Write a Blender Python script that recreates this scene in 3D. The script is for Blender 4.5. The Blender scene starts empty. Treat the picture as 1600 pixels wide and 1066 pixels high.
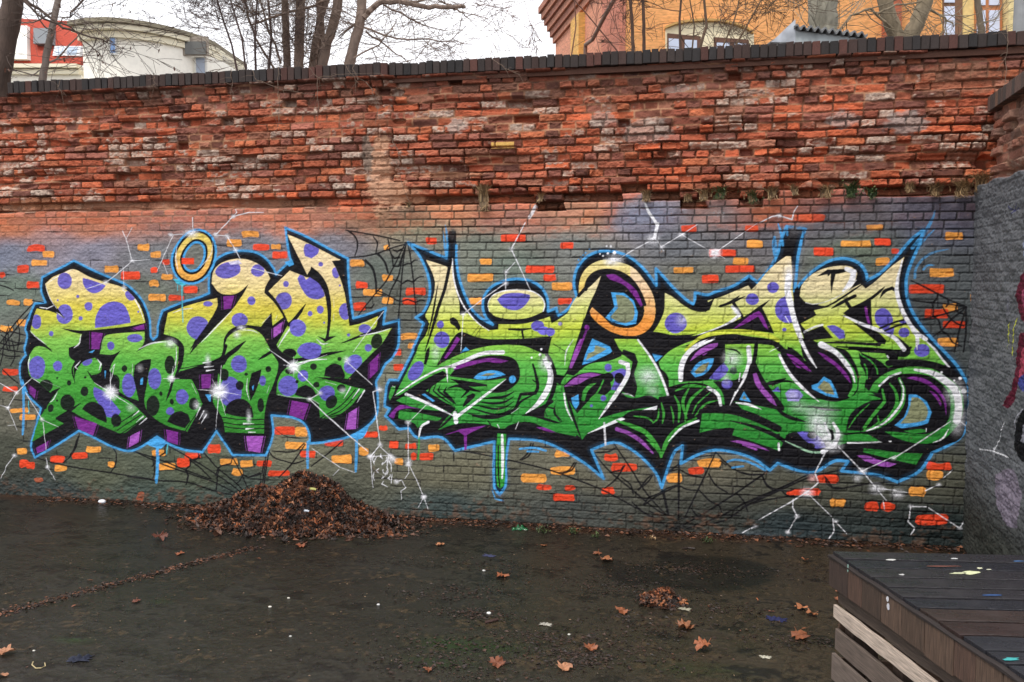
import bpy, bmesh, math, random
import numpy as np
from mathutils import Vector, Matrix
random.seed(7); RNG = np.random.default_rng(11)
D2R = math.radians
# ------------------------------------------------------------------ camera
FPX = 1300.0                      # focal length in photograph pixels (1600 wide)
TH = math.atan(0.1934)            # yaw of the view against the wall's normal
PH = math.atan(93.0/1300.0)       # view tilted slightly down
CAM = np.array([0.0, -7.98, 2.40])
FWD = np.array([-math.sin(TH)*math.cos(PH), math.cos(TH)*math.cos(PH), -math.sin(PH)])
RGT = np.array([math.cos(TH), math.sin(TH), 0.0])
UPV = np.cross(RGT, FWD)
FH = np.array([-math.sin(TH), math.cos(TH), 0.0])
def ray(x, y):
    return FWD + RGT*((x-800.0)/FPX) - UPV*((y-533.0)/FPX)
def on_wall(x, y, Y=0.0):
    d = ray(x, y); t = (Y-CAM[1])/d[1]; p = CAM + d*t
    return float(p[0]), float(p[2])
def on_level(x, y, Z=0.0):
    d = ray(x, y); t = (Z-CAM[2])/d[2]; p = CAM + d*t
    return Vector(p.tolist())
def at(x, y, depth):
    d = ray(x, y); t = depth/float(np.dot(d, FH)); p = CAM + d*t
    return Vector(p.tolist())
S = bpy.context.scene
C = S.collection
cd = bpy.data.cameras.new('camera'); cam = bpy.data.objects.new('camera', cd); C.objects.link(cam)
cd.sensor_width = 36.0; cd.lens = 36.0*FPX/1600.0; cd.clip_end = 2000; cd.clip_start = 0.05
M3 = Matrix((RGT.tolist(), UPV.tolist(), (-FWD).tolist())).transposed()
cam.matrix_world = Matrix.Translation(Vector(CAM.tolist())) @ M3.to_4x4()
S.camera = cam
# ------------------------------------------------------------------ sky and sun (bright overcast)
SUN_EL, SUN_AZ = D2R(60), D2R(212)
w = bpy.data.worlds.new('World'); S.world = w; w.use_nodes = True
nt = w.node_tree; nt.nodes.clear()
sky = nt.nodes.new('ShaderNodeTexSky'); sky.sky_type = 'NISHITA'; sky.sun_disc = False
sky.sun_elevation = SUN_EL; sky.sun_rotation = SUN_AZ; sky.dust_density = 3.0
tc = nt.nodes.new('ShaderNodeTexCoord'); nz = nt.nodes.new('ShaderNodeTexNoise')
nz.inputs['Scale'].default_value = 2.2; nz.inputs['Detail'].default_value = 6
nt.links.new(tc.outputs['Generated'], nz.inputs['Vector'])
cr = nt.nodes.new('ShaderNodeMapRange'); cr.inputs[1].default_value = 0.3; cr.inputs[2].default_value = 0.62
cr.inputs[3].default_value = 0.92; cr.inputs[4].default_value = 0.97
nt.links.new(nz.outputs['Fac'], cr.inputs[0])
mx = nt.nodes.new('ShaderNodeMix'); mx.data_type = 'RGBA'
nt.links.new(cr.outputs[0], mx.inputs[0]); nt.links.new(sky.outputs[0], mx.inputs[6])
mx.inputs[7].default_value = (10.9, 10.9, 11.3, 1)          # cloud layer, same scale as the sky
bg = nt.nodes.new('ShaderNodeBackground'); bg.inputs['Strength'].default_value = 0.11
nt.links.new(mx.outputs[2], bg.inputs[0])
ow = nt.nodes.new('ShaderNodeOutputWorld'); nt.links.new(bg.outputs[0], ow.inputs[0])
sl = bpy.data.lights.new('sun', 'SUN'); sl.energy = 1.9; sl.angle = D2R(12); sl.color = (1, 0.95, 0.88)
so = bpy.data.objects.new('sun', sl); C.objects.link(so)
sd = Vector((math.sin(SUN_AZ)*math.cos(SUN_EL), math.cos(SUN_AZ)*math.cos(SUN_EL), math.sin(SUN_EL)))
so.rotation_euler = sd.to_track_quat('Z', 'Y').to_euler()
S.view_settings.view_transform = 'Standard'; S.view_settings.look = 'None'
S.view_settings.exposure = 0.32; S.view_settings.gamma = 1.0
S.render.engine = 'CYCLES'
# ------------------------------------------------------------------ numeric helpers
def s2l(c):
    c = np.asarray(c, dtype=np.float32)/255.0
    return np.where(c <= 0.04045, c/12.92, ((c+0.055)/1.055)**2.4).astype(np.float32)
def vnoise(xs, zs, sx, sz, rng):
    """smooth value noise on the tensor grid zs x xs, cell size sx, sz (metres), range -1..1"""
    fx = (xs-xs[0])/sx; fz = (zs-zs[0])/sz
    ix = fx.astype(int); iz = fz.astype(int); tx = fx-ix; tz = fz-iz
    tx = tx*tx*(3-2*tx); tz = tz*tz*(3-2*tz)
    g = rng.uniform(-1, 1, (iz.max()+2, ix.max()+2)).astype(np.float32)
    tx = tx.astype(np.float32); tz = tz.astype(np.float32)[:, None]
    a = g[iz]; b = g[iz+1]; r = a*(1-tz)+b*tz
    return r[:, ix]*(1-tx)+r[:, ix+1]*tx
def fbm(xs, zs, sx, sz, octv, rng, gain=0.5):
    r = 0; a = 1.0; t = 0
    for _ in range(octv):
        r = r+a*vnoise(xs, zs, sx, sz, rng); t += a; a *= gain; sx *= .5; sz *= .5
    return r/t
def sstep(a, b, x):
    t = np.clip((x-a)/(b-a), 0, 1); return t*t*(3-2*t)
# ------------------------------------------------------------------ wall grid
DX, DZ = 0.0055, 0.005
WX0, WX1 = on_wall(-380, 440)[0], on_wall(1690, 440)[0]
WZ0, WZ1 = -0.03, on_wall(14, 147)[1]+.012
GX = np.arange(WX0, WX1, DX); GZ = np.arange(WZ0, WZ1, DZ)
NX, NZ = len(GX), len(GZ)
COURSE = 0.077
PHASE = on_wall(830, 340.7)[1] % COURSE
# ------------------------------------------------------------------ spray paint rasteriser, in wall coordinates
PAN = dict(A=(0, 330, 4.845), B=(0, 530, 4.845), C=(300, 330, 4.845), D=(300, 530, 4.845),
           E=(600, 350, 5.33), F=(600, 530, 5.33), G=(840, 350, 5.33), H=(840, 530, 5.33),
           I=(1060, 350, 5.33), J=(1060, 530, 5.33), K=(1270, 350, 5.33), L=(1270, 530, 5.33),
           M=(1050, 700, 2.909), N=(640, 680, 3.478), P=(1100, 290, 3.2), Q=(200, 690, 3.2), R=(0, 700, 4.0), W=(0, 0, 1.0))
def pts_of(pan, pts):
    ox, oy, s = PAN[pan]
    return [on_wall(ox+p[0]/s, oy+p[1]/s) for p in pts]
def smooth_path(P, closed, n=7, corner=48):
    P = [np.array(p, float) for p in P]
    N = len(P)
    if N < 3: return np.array(P)
    def is_corner(i):
        if not closed and (i == 0 or i == N-1): return True
        a = P[i]-P[i-1]; b = P[(i+1) % N]-P[i]
        la, lb = np.hypot(*a), np.hypot(*b)
        if la < 1e-6 or lb < 1e-6: return True
        return np.dot(a, b)/(la*lb) < math.cos(D2R(corner))
    cor = [is_corner(i) for i in range(N)]
    out = []
    rng_ = range(N if closed else N-1)
    for i in rng_:
        p1, p2 = P[i], P[(i+1) % N]
        L = np.hypot(*(p2-p1))
        if cor[i]: m1 = (p2-p1)
        else:
            v = P[(i+1) % N]-P[i-1]; m1 = v/np.hypot(*v)*L
        if cor[(i+1) % N]: m2 = (p2-p1)
        else:
            v = P[(i+2) % N]-P[i]; m2 = v/np.hypot(*v)*L
        for k in range(n):
            t = k/n; t2 = t*t; t3 = t2*t
            out.append((2*t3-3*t2+1)*p1+(t3-2*t2+t)*m1+(-2*t3+3*t2)*p2+(t3-t2)*m2)
    if not closed: out.append(P[-1])
    return np.array(out)
SS = 3
def poly_mask(path):
    """anti-aliased coverage of a closed path (wall metres) -> (slices, alpha)"""
    px = (path[:, 0]-GX[0])/DX; pz = (path[:, 1]-GZ[0])/DZ
    x0 = max(int(px.min())-1, 0); x1 = min(int(px.max())+2, NX)
    z0 = max(int(pz.min())-1, 0); z1 = min(int(pz.max())+2, NZ)
    if x1 <= x0 or z1 <= z0: return None
    w_, h_ = (x1-x0)*SS, (z1-z0)*SS
    X = (px-x0+0.5)*SS; Z = (pz-z0+0.5)*SS
    cr_ = np.zeros((h_, w_+1), np.int32)
    n = len(X)
    for i in range(n):
        xa, za, xb, zb = X[i], Z[i], X[(i+1) % n], Z[(i+1) % n]
        if za == zb: continue
        if za > zb: xa, za, xb, zb = xb, zb, xa, za
        r0 = max(int(math.ceil(za-0.5)), 0); r1 = min(int(math.ceil(zb-0.5)), h_)
        if r1 <= r0: continue
        rows = np.arange(r0, r1)
        xx = xa+(rows+0.5-za)*(xb-xa)/(zb-za)
        np.add.at(cr_, (rows, np.clip(np.ceil(xx-0.5).astype(int), 0, w_)), 1)
    m = (np.cumsum(cr_, axis=1)[:, :w_] & 1).astype(np.float32)
    a = m.reshape(z1-z0, SS, x1-x0, SS).mean(axis=(1, 3))
    return (slice(z0, z1), slice(x0, x1)), a
def blend(sl_, a, col):
    c = col[sl_] if isinstance(col, np.ndarray) and col.ndim == 3 else np.asarray(col, np.float32)
    CV[sl_] = CV[sl_]*(1-a[..., None])+c*a[..., None]
def poly(pan, pts, col, clip=None, smooth=True, alpha=1.0, mask_out=None):
    P = pts_of(pan, pts)
    path = smooth_path(P, True) if smooth else np.array(P)
    r = poly_mask(path)
    if r is None: return
    sl_, a = r
    a = a*alpha
    if clip is not None: a = a*clip[sl_]
    if mask_out is not None: mask_out[sl_] = np.maximum(mask_out[sl_], a)
    if col is not None: blend(sl_, a, col)
def stroke(pan, pts, wpx, col, clip=None, taper=(1, 1), soft=0.8, smooth=True, alpha=1.0, mask_out=None, breakup=0.0):
    """polyline of width wpx (photograph pixels, ~6.2 mm each); taper = width factor at both ends"""
    P = pts_of(pan, pts)
    path = smooth_path(P, False, 5) if smooth else np.array(P)
    seg = np.hypot(*(path[1:]-path[:-1]).T); tot = seg.sum()+1e-9
    s = np.concatenate([[0], np.cumsum(seg)])/tot
    hw = wpx*0.0031
    wd = hw*(taper[0]+(1-taper[0])*np.clip(s/0.35, 0, 1))*(taper[1]+(1-taper[1])*np.clip((1-s)/0.35, 0, 1))
    sf = soft*0.0055
    mg = hw+sf+0.01
    x0 = max(int((path[:, 0].min()-mg-GX[0])/DX), 0); x1 = min(int((path[:, 0].max()+mg-GX[0])/DX)+2, NX)
    z0 = max(int((path[:, 1].min()-mg-GZ[0])/DZ), 0); z1 = min(int((path[:, 1].max()+mg-GZ[0])/DZ)+2, NZ)
    if x1 <= x0 or z1 <= z0: return
    A = np.zeros((z1-z0, x1-x0), np.float32)
    for i in range(len(path)-1):
        a, b = path[i], path[i+1]
        lx0 = max(int((min(a[0], b[0])-mg-GX[0])/DX), x0); lx1 = min(int((max(a[0], b[0])+mg-GX[0])/DX)+2, x1)
        lz0 = max(int((min(a[1], b[1])-mg-GZ[0])/DZ), z0); lz1 = min(int((max(a[1], b[1])+mg-GZ[0])/DZ)+2, z1)
        if lx1 <= lx0 or lz1 <= lz0: continue
        X = GX[lx0:lx1][None, :]; Z = GZ[lz0:lz1][:, None]
        d = b-a; L2 = d[0]**2+d[1]**2+1e-12
        t = np.clip(((X-a[0])*d[0]+(Z-a[1])*d[1])/L2, 0, 1)
        dist = np.hypot(X-a[0]-t*d[0], Z-a[1]-t*d[1])
        w_ = wd[i]+(wd[i+1]-wd[i])*t
        al = np.clip((w_-dist)/sf+0.5, 0, 1).astype(np.float32)
        v = A[lz0-z0:lz1-z0, lx0-x0:lx1-x0]
        np.maximum(v, al, out=v)
    sl_ = (slice(z0, z1), slice(x0, x1))
    A = A*alpha
    if breakup > 0: A = A*np.clip(1-breakup*(GRAIN[sl_]*0.5+0.5)*1.6, 0, 1)
    if clip is not None: A = A*clip[sl_]
    if mask_out is not None: mask_out[sl_] = np.maximum(mask_out[sl_], A)
    if col is not None: blend(sl_, A, col)
def spray(pan, x, y, rx, ry, col, alpha=1.0, clip=None, power=1.6):
    """soft round spray cloud, radii in photograph pixels"""
    (cx, cz), = pts_of(pan, [(x, y)])
    rx *= 0.0062; ry *= 0.0062
    x0 = max(int((cx-rx-GX[0])/DX), 0); x1 = min(int((cx+rx-GX[0])/DX)+1, NX)
    z0 = max(int((cz-ry-GZ[0])/DZ), 0); z1 = min(int((cz+ry-GZ[0])/DZ)+1, NZ)
    if x1 <= x0 or z1 <= z0: return
    r = np.hypot((GX[x0:x1][None, :]-cx)/rx, (GZ[z0:z1][:, None]-cz)/ry)
    sl_ = (slice(z0, z1), slice(x0, x1))
    a = np.clip(1-r, 0, 1)**power*alpha*(1+0.35*GRAIN[sl_]); a = np.clip(a, 0, 1).astype(np.float32)
    if clip is not None: a = a*clip[sl_]
    blend(sl_, a, col)
def ell(pan, x, y, rx, ry, col, rot=0, clip=None, lo=None, alpha=1.0, mask_out=None):
    """ellipse in panel coordinates; lo=(angle range) cuts a half moon"""
    pts = []
    r = D2R(rot)
    for k in range(28):
        a = 2*math.pi*k/28
        px, py = rx*math.cos(a)*(1+.03*math.sin(3*a+x)), ry*math.sin(a)*(1+.03*math.cos(2*a+y))
        pts.append((x+px*math.cos(r)-py*math.sin(r), y+px*math.sin(r)+py*math.cos(r)))
    poly(pan, pts, col, clip, smooth=False, alpha=alpha, mask_out=mask_out)
# ------------------------------------------------------------------ the mural
PAN.update(T=(0, 440, 3.333), U=(540, 340, 4.845), V=(540, 560, 4.1), X=(880, 700, 4.444), Y=(1160, 640, 4.845), Z=(1380, 640, 4.845))
GRAIN = RNG.normal(0, 0.55, (NZ, NX)).astype(np.float32)
GRAIN = (GRAIN+np.roll(GRAIN, 1, 0)+np.roll(GRAIN, 1, 1))/1.7
def grid_px():
    X = GX[None, :]; Z = GZ[:, None]
    vx, vy, vz = X-CAM[0], 0-CAM[1], Z-CAM[2]
    de = vx*FWD[0]+vy*FWD[1]+vz*FWD[2]
    return ((800+FPX*(vx*RGT[0]+vy*RGT[1]+vz*RGT[2])/de).astype(np.float32),
            (533-FPX*(vx*UPV[0]+vy*UPV[1]+vz*UPV[2])/de).astype(np.float32))
PX, PY = grid_px()
BK, PUR, DPU, LPU = s2l((17, 16, 21)), s2l((100, 92, 186)), s2l((122, 44, 138)), s2l((165, 88, 186))
BLU, WHT, ORG, RED = s2l((72, 160, 222)), s2l((236, 236, 242)), s2l((236, 158, 70)), s2l((226, 70, 36))
CRM, DGR, GRN = s2l((230, 212, 172)), s2l((34, 92, 40)), s2l((66, 158, 60))
def grad(stops):
    ys = [s[0] for s in stops]; cs = np.array([s2l(s[1]) for s in stops])
    y = PY+9*NB
    return np.stack([np.interp(y, ys, cs[:, k]) for k in range(3)], -1).astype(np.float32)
NB = fbm(GX, GZ, .22, .16, 4, RNG)
NF = fbm(GX, GZ, .03, .02, 2, RNG)
# --- background spray: control colours spread by inverse distance, evaluated coarsely
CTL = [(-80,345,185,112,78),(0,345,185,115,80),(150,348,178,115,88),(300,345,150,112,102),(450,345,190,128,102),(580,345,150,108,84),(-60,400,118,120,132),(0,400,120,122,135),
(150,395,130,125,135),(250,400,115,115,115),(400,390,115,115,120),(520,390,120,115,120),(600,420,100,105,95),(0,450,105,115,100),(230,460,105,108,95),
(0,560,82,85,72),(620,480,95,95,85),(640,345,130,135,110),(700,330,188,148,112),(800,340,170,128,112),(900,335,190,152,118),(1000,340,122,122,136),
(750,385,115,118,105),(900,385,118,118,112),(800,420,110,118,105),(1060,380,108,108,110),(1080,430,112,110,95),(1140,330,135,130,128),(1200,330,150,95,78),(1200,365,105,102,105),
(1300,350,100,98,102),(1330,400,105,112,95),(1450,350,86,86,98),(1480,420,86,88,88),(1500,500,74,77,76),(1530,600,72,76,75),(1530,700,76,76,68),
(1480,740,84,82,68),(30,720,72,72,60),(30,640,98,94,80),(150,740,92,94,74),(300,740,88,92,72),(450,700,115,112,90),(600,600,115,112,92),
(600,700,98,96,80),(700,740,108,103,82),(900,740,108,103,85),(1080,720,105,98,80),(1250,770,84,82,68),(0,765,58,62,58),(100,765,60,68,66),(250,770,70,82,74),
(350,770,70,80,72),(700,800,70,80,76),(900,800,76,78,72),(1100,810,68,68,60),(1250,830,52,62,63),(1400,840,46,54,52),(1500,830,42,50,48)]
def background():
    st = 12
    px, py = PX[::st, ::st], PY[::st, ::st]
    num = 0; den = 0
    jx = 22*fbm(GX[::st], GZ[::st], .5, .3, 3, RNG); jy = 14*fbm(GX[::st], GZ[::st], .4, .25, 3, RNG)
    for x, y, r, g, b in CTL:
        w_ = 1.0/(((px+jx-x)*0.8)**2+((py+jy-y)*1.7)**2+250)**1.7
        num = num+w_[..., None]*s2l((r, g, b)); den = den+w_
    a = (num/den[..., None]).astype(np.float32)
    zi = np.arange(NZ)/st; xi = np.arange(NX)/st
    z0 = np.minimum(zi.astype(int), a.shape[0]-2); x0 = np.minimum(xi.astype(int), a.shape[1]-2)
    tz = (zi-z0)[:, None, None].astype(np.float32); tx = (xi-x0)[None, :, None].astype(np.float32)
    r = a[z0]*(1-tz)+a[z0+1]*tz
    r = r[:, x0]*(1-tx)+r[:, x0+1]*tx
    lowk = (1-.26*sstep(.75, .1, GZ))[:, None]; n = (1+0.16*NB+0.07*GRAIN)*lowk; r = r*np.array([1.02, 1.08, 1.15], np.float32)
    return (r*n[..., None]).astype(np.float32)
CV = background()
# --- brick courses of the lower wall (also used for the relief)
def courses(rng):
    """per course: sorted brick edges along X"""
    out = []
    k0 = int(math.floor((WZ0-PHASE)/COURSE)); k1 = int(math.ceil((WZ1-PHASE)/COURSE))
    for k in range(k0, k1+1):
        hd = (k % 2 == 0)
        if rng.random() < 0.12: hd = not hd
        x = WX0-0.3-rng.random()*0.25; e = [x]
        while x < WX1+0.3:
            L = 0.131 if hd else 0.256
            if rng.random() < 0.07: L = 0.131 if not hd else 0.256
            x += L*(1+rng.normal(0, 0.025)); e.append(x)
        out.append(np.array(e))
    return k0, out
K0, CRS = courses(RNG)
# painted brick joints, black, loose
LEDGE_Z = on_wall(640, 321)[1]
rj = np.random.default_rng(5)
for ki, e in enumerate(CRS):
    zb = PHASE+(K0+ki)*COURSE
    if zb < 0.25 or zb > LEDGE_Z-0.05: continue
    for i in range(len(e)-1):
        x0, x1 = e[i], e[i+1]
        if x0 < WX0+.05 or x1 > WX1-.1: continue
        if rj.random() < (0.13 if x0 < on_wall(630, 440)[0] else .30):
            m = (x0+x1)/2; n = 0.004
            P_ = [(x0-rj.random()*.08, zb+rj.normal(0, n)), (m, zb+rj.normal(0, n)), (x1+rj.random()*.08, zb+rj.normal(0, n))]
            PAN_keep = pts_of
            def pts_of(pan, pts): return pts
            stroke('W', P_, 1.9+rj.random(), BK, taper=(.3, .3), alpha=.9, breakup=.2)
            if rj.random() < .6:
                xx = x0 if rj.random() < .5 else x1
                s_ = 1 if rj.random() < .5 else -1
                stroke('W', [(xx, zb), (xx+rj.normal(0, .003), zb+s_*COURSE*.8)], 2.0, BK, alpha=.8, breakup=.25)
            pts_of = PAN_keep
# --- single bricks picked out in orange and red
BRK = dict(
A=[('r',205,340,258,308),('o',320,410,305,350),('r',130,218,408,465),('o',235,358,370,412),('r',0,38,460,505),('r',203,300,532,582),('o',50,148,675,710),('o',180,250,665,712),('o',130,195,820,865),('o',0,98,868,912),('o',1043,1132,248,298),('o',1140,1222,305,352),('r',1228,1285,365,405),('r',1140,1190,425,465),('o',790,895,410,465),('r',915,1058,460,515),('o',1222,1305,478,520),('o',1130,1200,525,572),('o',1125,1255,628,680),('r',1275,1395,635,675),('r',1390,1497,568,618)],
B=[('r',20,137,225,270),('r',20,130,358,398),('o',80,215,525,558),('o',148,270,568,612),('o',122,205,830,872),('r',385,495,885,935),('r',540,660,858,905),('r',150,215,912,972),('r',200,262,930,980),('o',415,505,950,1000),('o',650,768,812,855),('o',815,868,925,968),('o',1150,1250,840,885),('r',1398,1520,862,905),('o',1200,1325,940,990),('r',1340,1435,900,965)],
C=[('o',378,508,152,198),('o',262,375,215,265),('r',460,585,248,293),('o',598,672,248,290),('r',608,720,303,360),('o',1450,1490,255,295),('o',1198,1305,368,418),('r',1238,1330,538,585),('o',1440,1525,480,528),('o',1295,1435,590,640),('o',1440,1525,655,700),('r',1228,1310,688,755)],
D=[('r',118,215,797,862),('r',625,782,662,722),('o',782,872,668,735),('o',705,865,782,832),('r',1005,1138,760,812),('r',820,935,845,895),('o',1055,1208,878,942),('o',1265,1335,822,880),('r',1297,1405,702,745),('r',1418,1478,655,695),('r',1490,1560,770,830),('o',1535,1599,905,950),('o',212,345,905,952),('o',365,465,920,968),('r',492,602,918,965),('o',303,380,980,1030),('r',580,735,998,1040)],
E=[('r',350,438,110,170),('r',970,1178,88,148),('r',1470,1580,152,205),('o',800,895,290,342),('r',1180,1415,345,405),('o',695,905,415,480),('r',1330,1437,422,472),('r',180,345,532,590),('r',155,268,615,670),('o',1395,1562,488,552),('r',1450,1565,618,668),('o',710,815,615,672),('o',140,278,915,965),('o',200,258,990,1040)],
F=[('r',85,142,80,140),('r',80,162,205,262),('r',175,270,868,915),('o',365,460,880,935),('r',222,270,950,1005),('r',295,410,950,1005)],
G=[('r',1198,1325,10,68),('o',1130,1298,358,408)],
I=[('r',555,668,12,65),('o',572,698,138,200),('r',255,482,213,272),('o',455,580,283,340),('r',390,632,345,405),('r',192,335,428,490),('r',1128,1288,195,265)],
K=[('o',448,585,5,52),('o',235,485,138,192),('r',515,645,120,178),('r',655,722,205,248),('o',525,635,283,345),('o',1105,1250,65,132),('o',970,1178,368,438),('r',805,1092,505,575),('o',1080,1200,660,730),('r',935,1128,710,785),('r',1083,1268,808,868),('o',1040,1208,950,1018),('o',1315,1418,575,660)],
P=[('r',455,603,143,178)],
M=[('r',1160,1270,68,103),('o',1158,1232,103,143),('r',655,755,125,160),('r',525,675,188,218),('o',720,788,230,270),('r',876,940,248,285),('r',948,1015,250,285),('o',1078,1152,178,218),('r',1113,1253,305,347),('o',115,222,50,85),('r',72,145,88,120)],
N=[('o',790,870,85,120),('o',765,900,170,213),('o',607,742,210,253),('r',692,770,267,300),('r',840,900,275,302),('r',780,900,318,360),('r',1055,1130,103,140),('r',1095,1232,152,192),('o',1400,1480,210,255),('r',1045,1115,283,322)],
R=[('r',215,262,185,215),('o',858,900,275,330)])
rb = np.random.default_rng(3)
for pn, L in BRK.items():
    for c, x0, x1, y0, y1 in L:
        if pn == 'R': c = 'd'
        j = lambda: rb.normal(0, 3.0)
        r_ = 9
        P_ = [(x0+r_, y0+j()), ((x0+x1)/2, y0+j()), (x1-r_, y0+j()), (x1+j(), y0+r_), (x1+j(), y1-r_), (x1-r_, y1+j()), ((x0+x1)/2, y1+j()), (x0+r_, y1+j()), (x0+j(), y1-r_), (x0+j(), y0+r_)]
        sh = 6
        if rb.random() < .75: stroke(pn, [(x0, y1+4), ((x0+x1)/2, y1+4+j()), (x1+8, y1+4), (x1+5, y0+5)], 2.0, BK*1.3, alpha=.75, breakup=.3, smooth=False)
        col = {'o': ORG, 'r': RED, 'd': s2l((150, 80, 55))}[c]*(1+rb.normal(0, .06))
        cc = np.clip(col*(1+0.22*NF[..., None]*0+0), 0, 1)
        poly(pn, P_, cc, alpha=.95)
# upper bare wall: one yellow painted brick is drawn with the relief
# --- webs (black)
def web(pan, segs, w_=2.8, a=1.0):
    for s_ in segs: stroke(pan, s_, w_, BK, taper=(.8, .8), alpha=a, breakup=.08)
web('A', [[(0,560),(60,580),(100,600)], [(250,700),(130,830),(0,1000)], [(235,760),(130,880),(0,1060)], [(60,860),(80,910),(190,940)], [(130,830),(150,930),(130,1050)], [(0,900),(60,930),(75,1060)], [(60,1060),(40,960),(60,890)], [(10,940),(100,990),(200,1000)]])
web('B', [[(0,30),(80,50),(190,30)], [(0,70),(100,90),(180,100)], [(30,0),(20,120),(0,200)], [(90,0),(110,130),(80,200)], [(20,230),(80,290),(140,335)], [(0,110),(70,130),(150,130)],
 [(265,895),(420,940),(560,970),(850,1015),(1150,1060)], [(600,720),(580,800),(540,880),(480,935)], [(590,740),(560,830),(530,880)], [(850,815),(882,880),(870,960),(835,1010)], [(1000,845),(1200,910),(1400,990),(1590,1060)],
 [(1150,900),(1170,980),(1160,1060)], [(1250,800),(1250,860),(1200,890)], [(1500,860),(1510,900),(1440,915)], [(1440,915),(1520,980),(1600,1060)], [(1400,990),(1420,1030),(1415,1066)], [(1540,860),(1600,920)], [(1440,915),(1440,960),(1400,990)]])
web('Q', [[(20,45),(200,125),(420,200),(540,262)], [(190,15),(330,95),(450,170),(560,250)], [(0,175),(150,195),(300,205),(440,250),(560,275)], [(380,55),(440,125),(540,210),(580,250)], [(520,75),(560,150),(600,235)], [(125,75),(135,110),(120,125)], [(292,140),(300,180),(290,215)],
 [(455,130),(445,190),(440,248)], [(360,70),(340,90),(310,92)], [(522,78),(515,110),(455,130),(440,170)], [(540,210),(555,200),(575,165),(600,180),(660,158)], [(690,60),(685,120),(670,220)], [(705,45),(695,110),(680,215)], [(885,15),(820,110),(755,180)], [(680,100),(670,160),(640,170),(600,180)], [(665,200),(650,225),(620,235)],
 [(700,40),(730,80),(790,100)], [(880,10),(830,50),(720,48)], [(1070,0),(1000,60),(915,125)], [(790,100),(830,110),(880,95)]])
web('D', [[(620,670),(680,720),(770,750),(870,750)]], 1.4)
web('U', [[(0,95),(130,118),(280,145),(410,175)], [(20,305),(130,295),(230,275),(340,235),(455,200)], [(455,190),(420,260),(360,380),(300,490),(230,570),(95,740)], [(465,190),(430,290),(400,440),(340,560),(315,660)], [(460,190),(440,300),(425,450),(410,640),(398,765)], [(470,190),(490,300),(510,450),(525,620),(535,745)],
 [(10,95),(75,150),(90,220),(70,290)], [(40,110),(85,170),(88,230)], [(210,145),(240,190),(230,270)], [(320,165),(330,210),(310,240)], [(130,320),(190,370),(220,450),(228,560)], [(150,320),(205,380),(228,470),(235,560)], [(235,275),(290,330),(320,420)], [(250,275),(300,340),(325,420)], [(330,240),(350,290),(360,370),(400,370),(430,290)], [(360,245),(390,260),(440,230)],
 [(340,270),(370,310),(410,300)], [(430,365),(470,350),(495,352)], [(495,350),(520,325),(545,322)], [(360,470),(400,480),(430,500),(470,475),(510,490),(550,455),(590,447)], [(230,550),(280,570),(340,600),(415,635),(470,622),(530,640),(570,625),(600,632)], [(230,575),(300,590)], [(150,685),(195,685),(215,655)]])
web('N', [[(300,90),(420,110),(600,150),(760,190),(900,240),(1050,300),(1200,380),(1330,450)], [(990,85),(1080,190),(1200,290),(1320,390),(1400,440)], [(1110,45),(1200,180),(1290,320),(1400,440)], [(1370,290),(1405,440)], [(1465,140),(1465,300),(1460,440)], [(660,45),(640,100),(600,135)], [(672,45),(650,110),(610,135)], [(905,150),(880,190),(830,210)], [(895,150),(860,195),(810,205)],
 [(1170,165),(1120,240),(1060,290)], [(1160,170),(1150,190),(1100,200)], [(1320,220),(1290,260),(1240,295)], [(1310,220),(1280,250),(1245,300)], [(1270,380),(1300,340),(1350,320),(1400,290),(1460,270)], [(1120,70),(1080,90),(1010,95)], [(1470,150),(1420,190),(1380,200)], [(1150,230),(1200,270),(1215,320)], [(240,100),(240,140)]])
web('X', [[(800,120),(800,500)], [(1060,30),(980,200),(850,470)], [(1440,150),(1130,360),(830,540)], [(1599,240),(1290,370),(1100,470),(860,560)], [(1599,330),(1300,390),(1130,500),(900,550)], [(700,310),(735,470)], [(1060,30),(1160,130),(1260,180),(1380,185)], [(1090,90),(1130,120)], [(810,150),(860,180),(960,205)], [(1010,180),(1060,260),(1140,310)], [(1380,190),(1430,270),(1560,300),(1599,290)],
 [(940,290),(1020,370),(1080,400),(1100,450)], [(1210,320),(1260,380),(1280,440)], [(560,400),(640,340),(720,300),(800,265),(860,290),(930,295)], [(790,150),(720,170),(690,240)], [(820,490),(880,480),(960,490),(1010,470),(1230,470)], [(890,420),(930,470),(970,480)], [(600,440),(680,480),(700,500)], [(480,380),(560,450),(700,530)], [(880,70),(1040,50)]])
web('Y', [[(200,460),(100,530),(0,600)], [(500,490),(320,580),(150,660),(0,720)], [(740,460),(520,510),(310,600),(0,740)], [(150,500),(180,570),(230,610)], [(625,510),(650,570),(720,600),(900,570),(1160,545)], [(635,520),(680,590),(750,595)], [(0,475),(60,495),(150,490)], [(290,610),(340,650),(400,660)]])
web('K', [[(820,472),(970,545),(1130,630),(1280,690)], [(810,635),(930,650),(1100,665),(1280,690)], [(1275,695),(1100,750),(1000,775),(890,800)], [(1280,695),(1150,800),(1070,890),(1000,940)], [(1280,700),(1230,850),(1180,1066)], [(1275,700),(1275,900),(1255,1066)], [(1045,580),(1030,630),(990,660)], [(1120,620),(1130,660),(1110,690)], [(990,655),(1005,710),(1000,770),(1045,800),(1060,850),(1075,890),(1130,930),(1160,980),(1190,1000),(1240,1020)],
 [(1200,670),(1190,720),(1220,740),(1250,750)], [(1080,690),(1110,740),(1150,790),(1200,830),(1260,850)], [(900,800),(960,795),(1010,790)]])
spray('X', 790, 560, 60, 22, BK, .85)
spray('X', 1250, 620, 70, 14, s2l((150, 165, 180)), .35)
spray('Y', 500, 1040, 70, 14, s2l((140, 155, 170)), .3)
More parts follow.
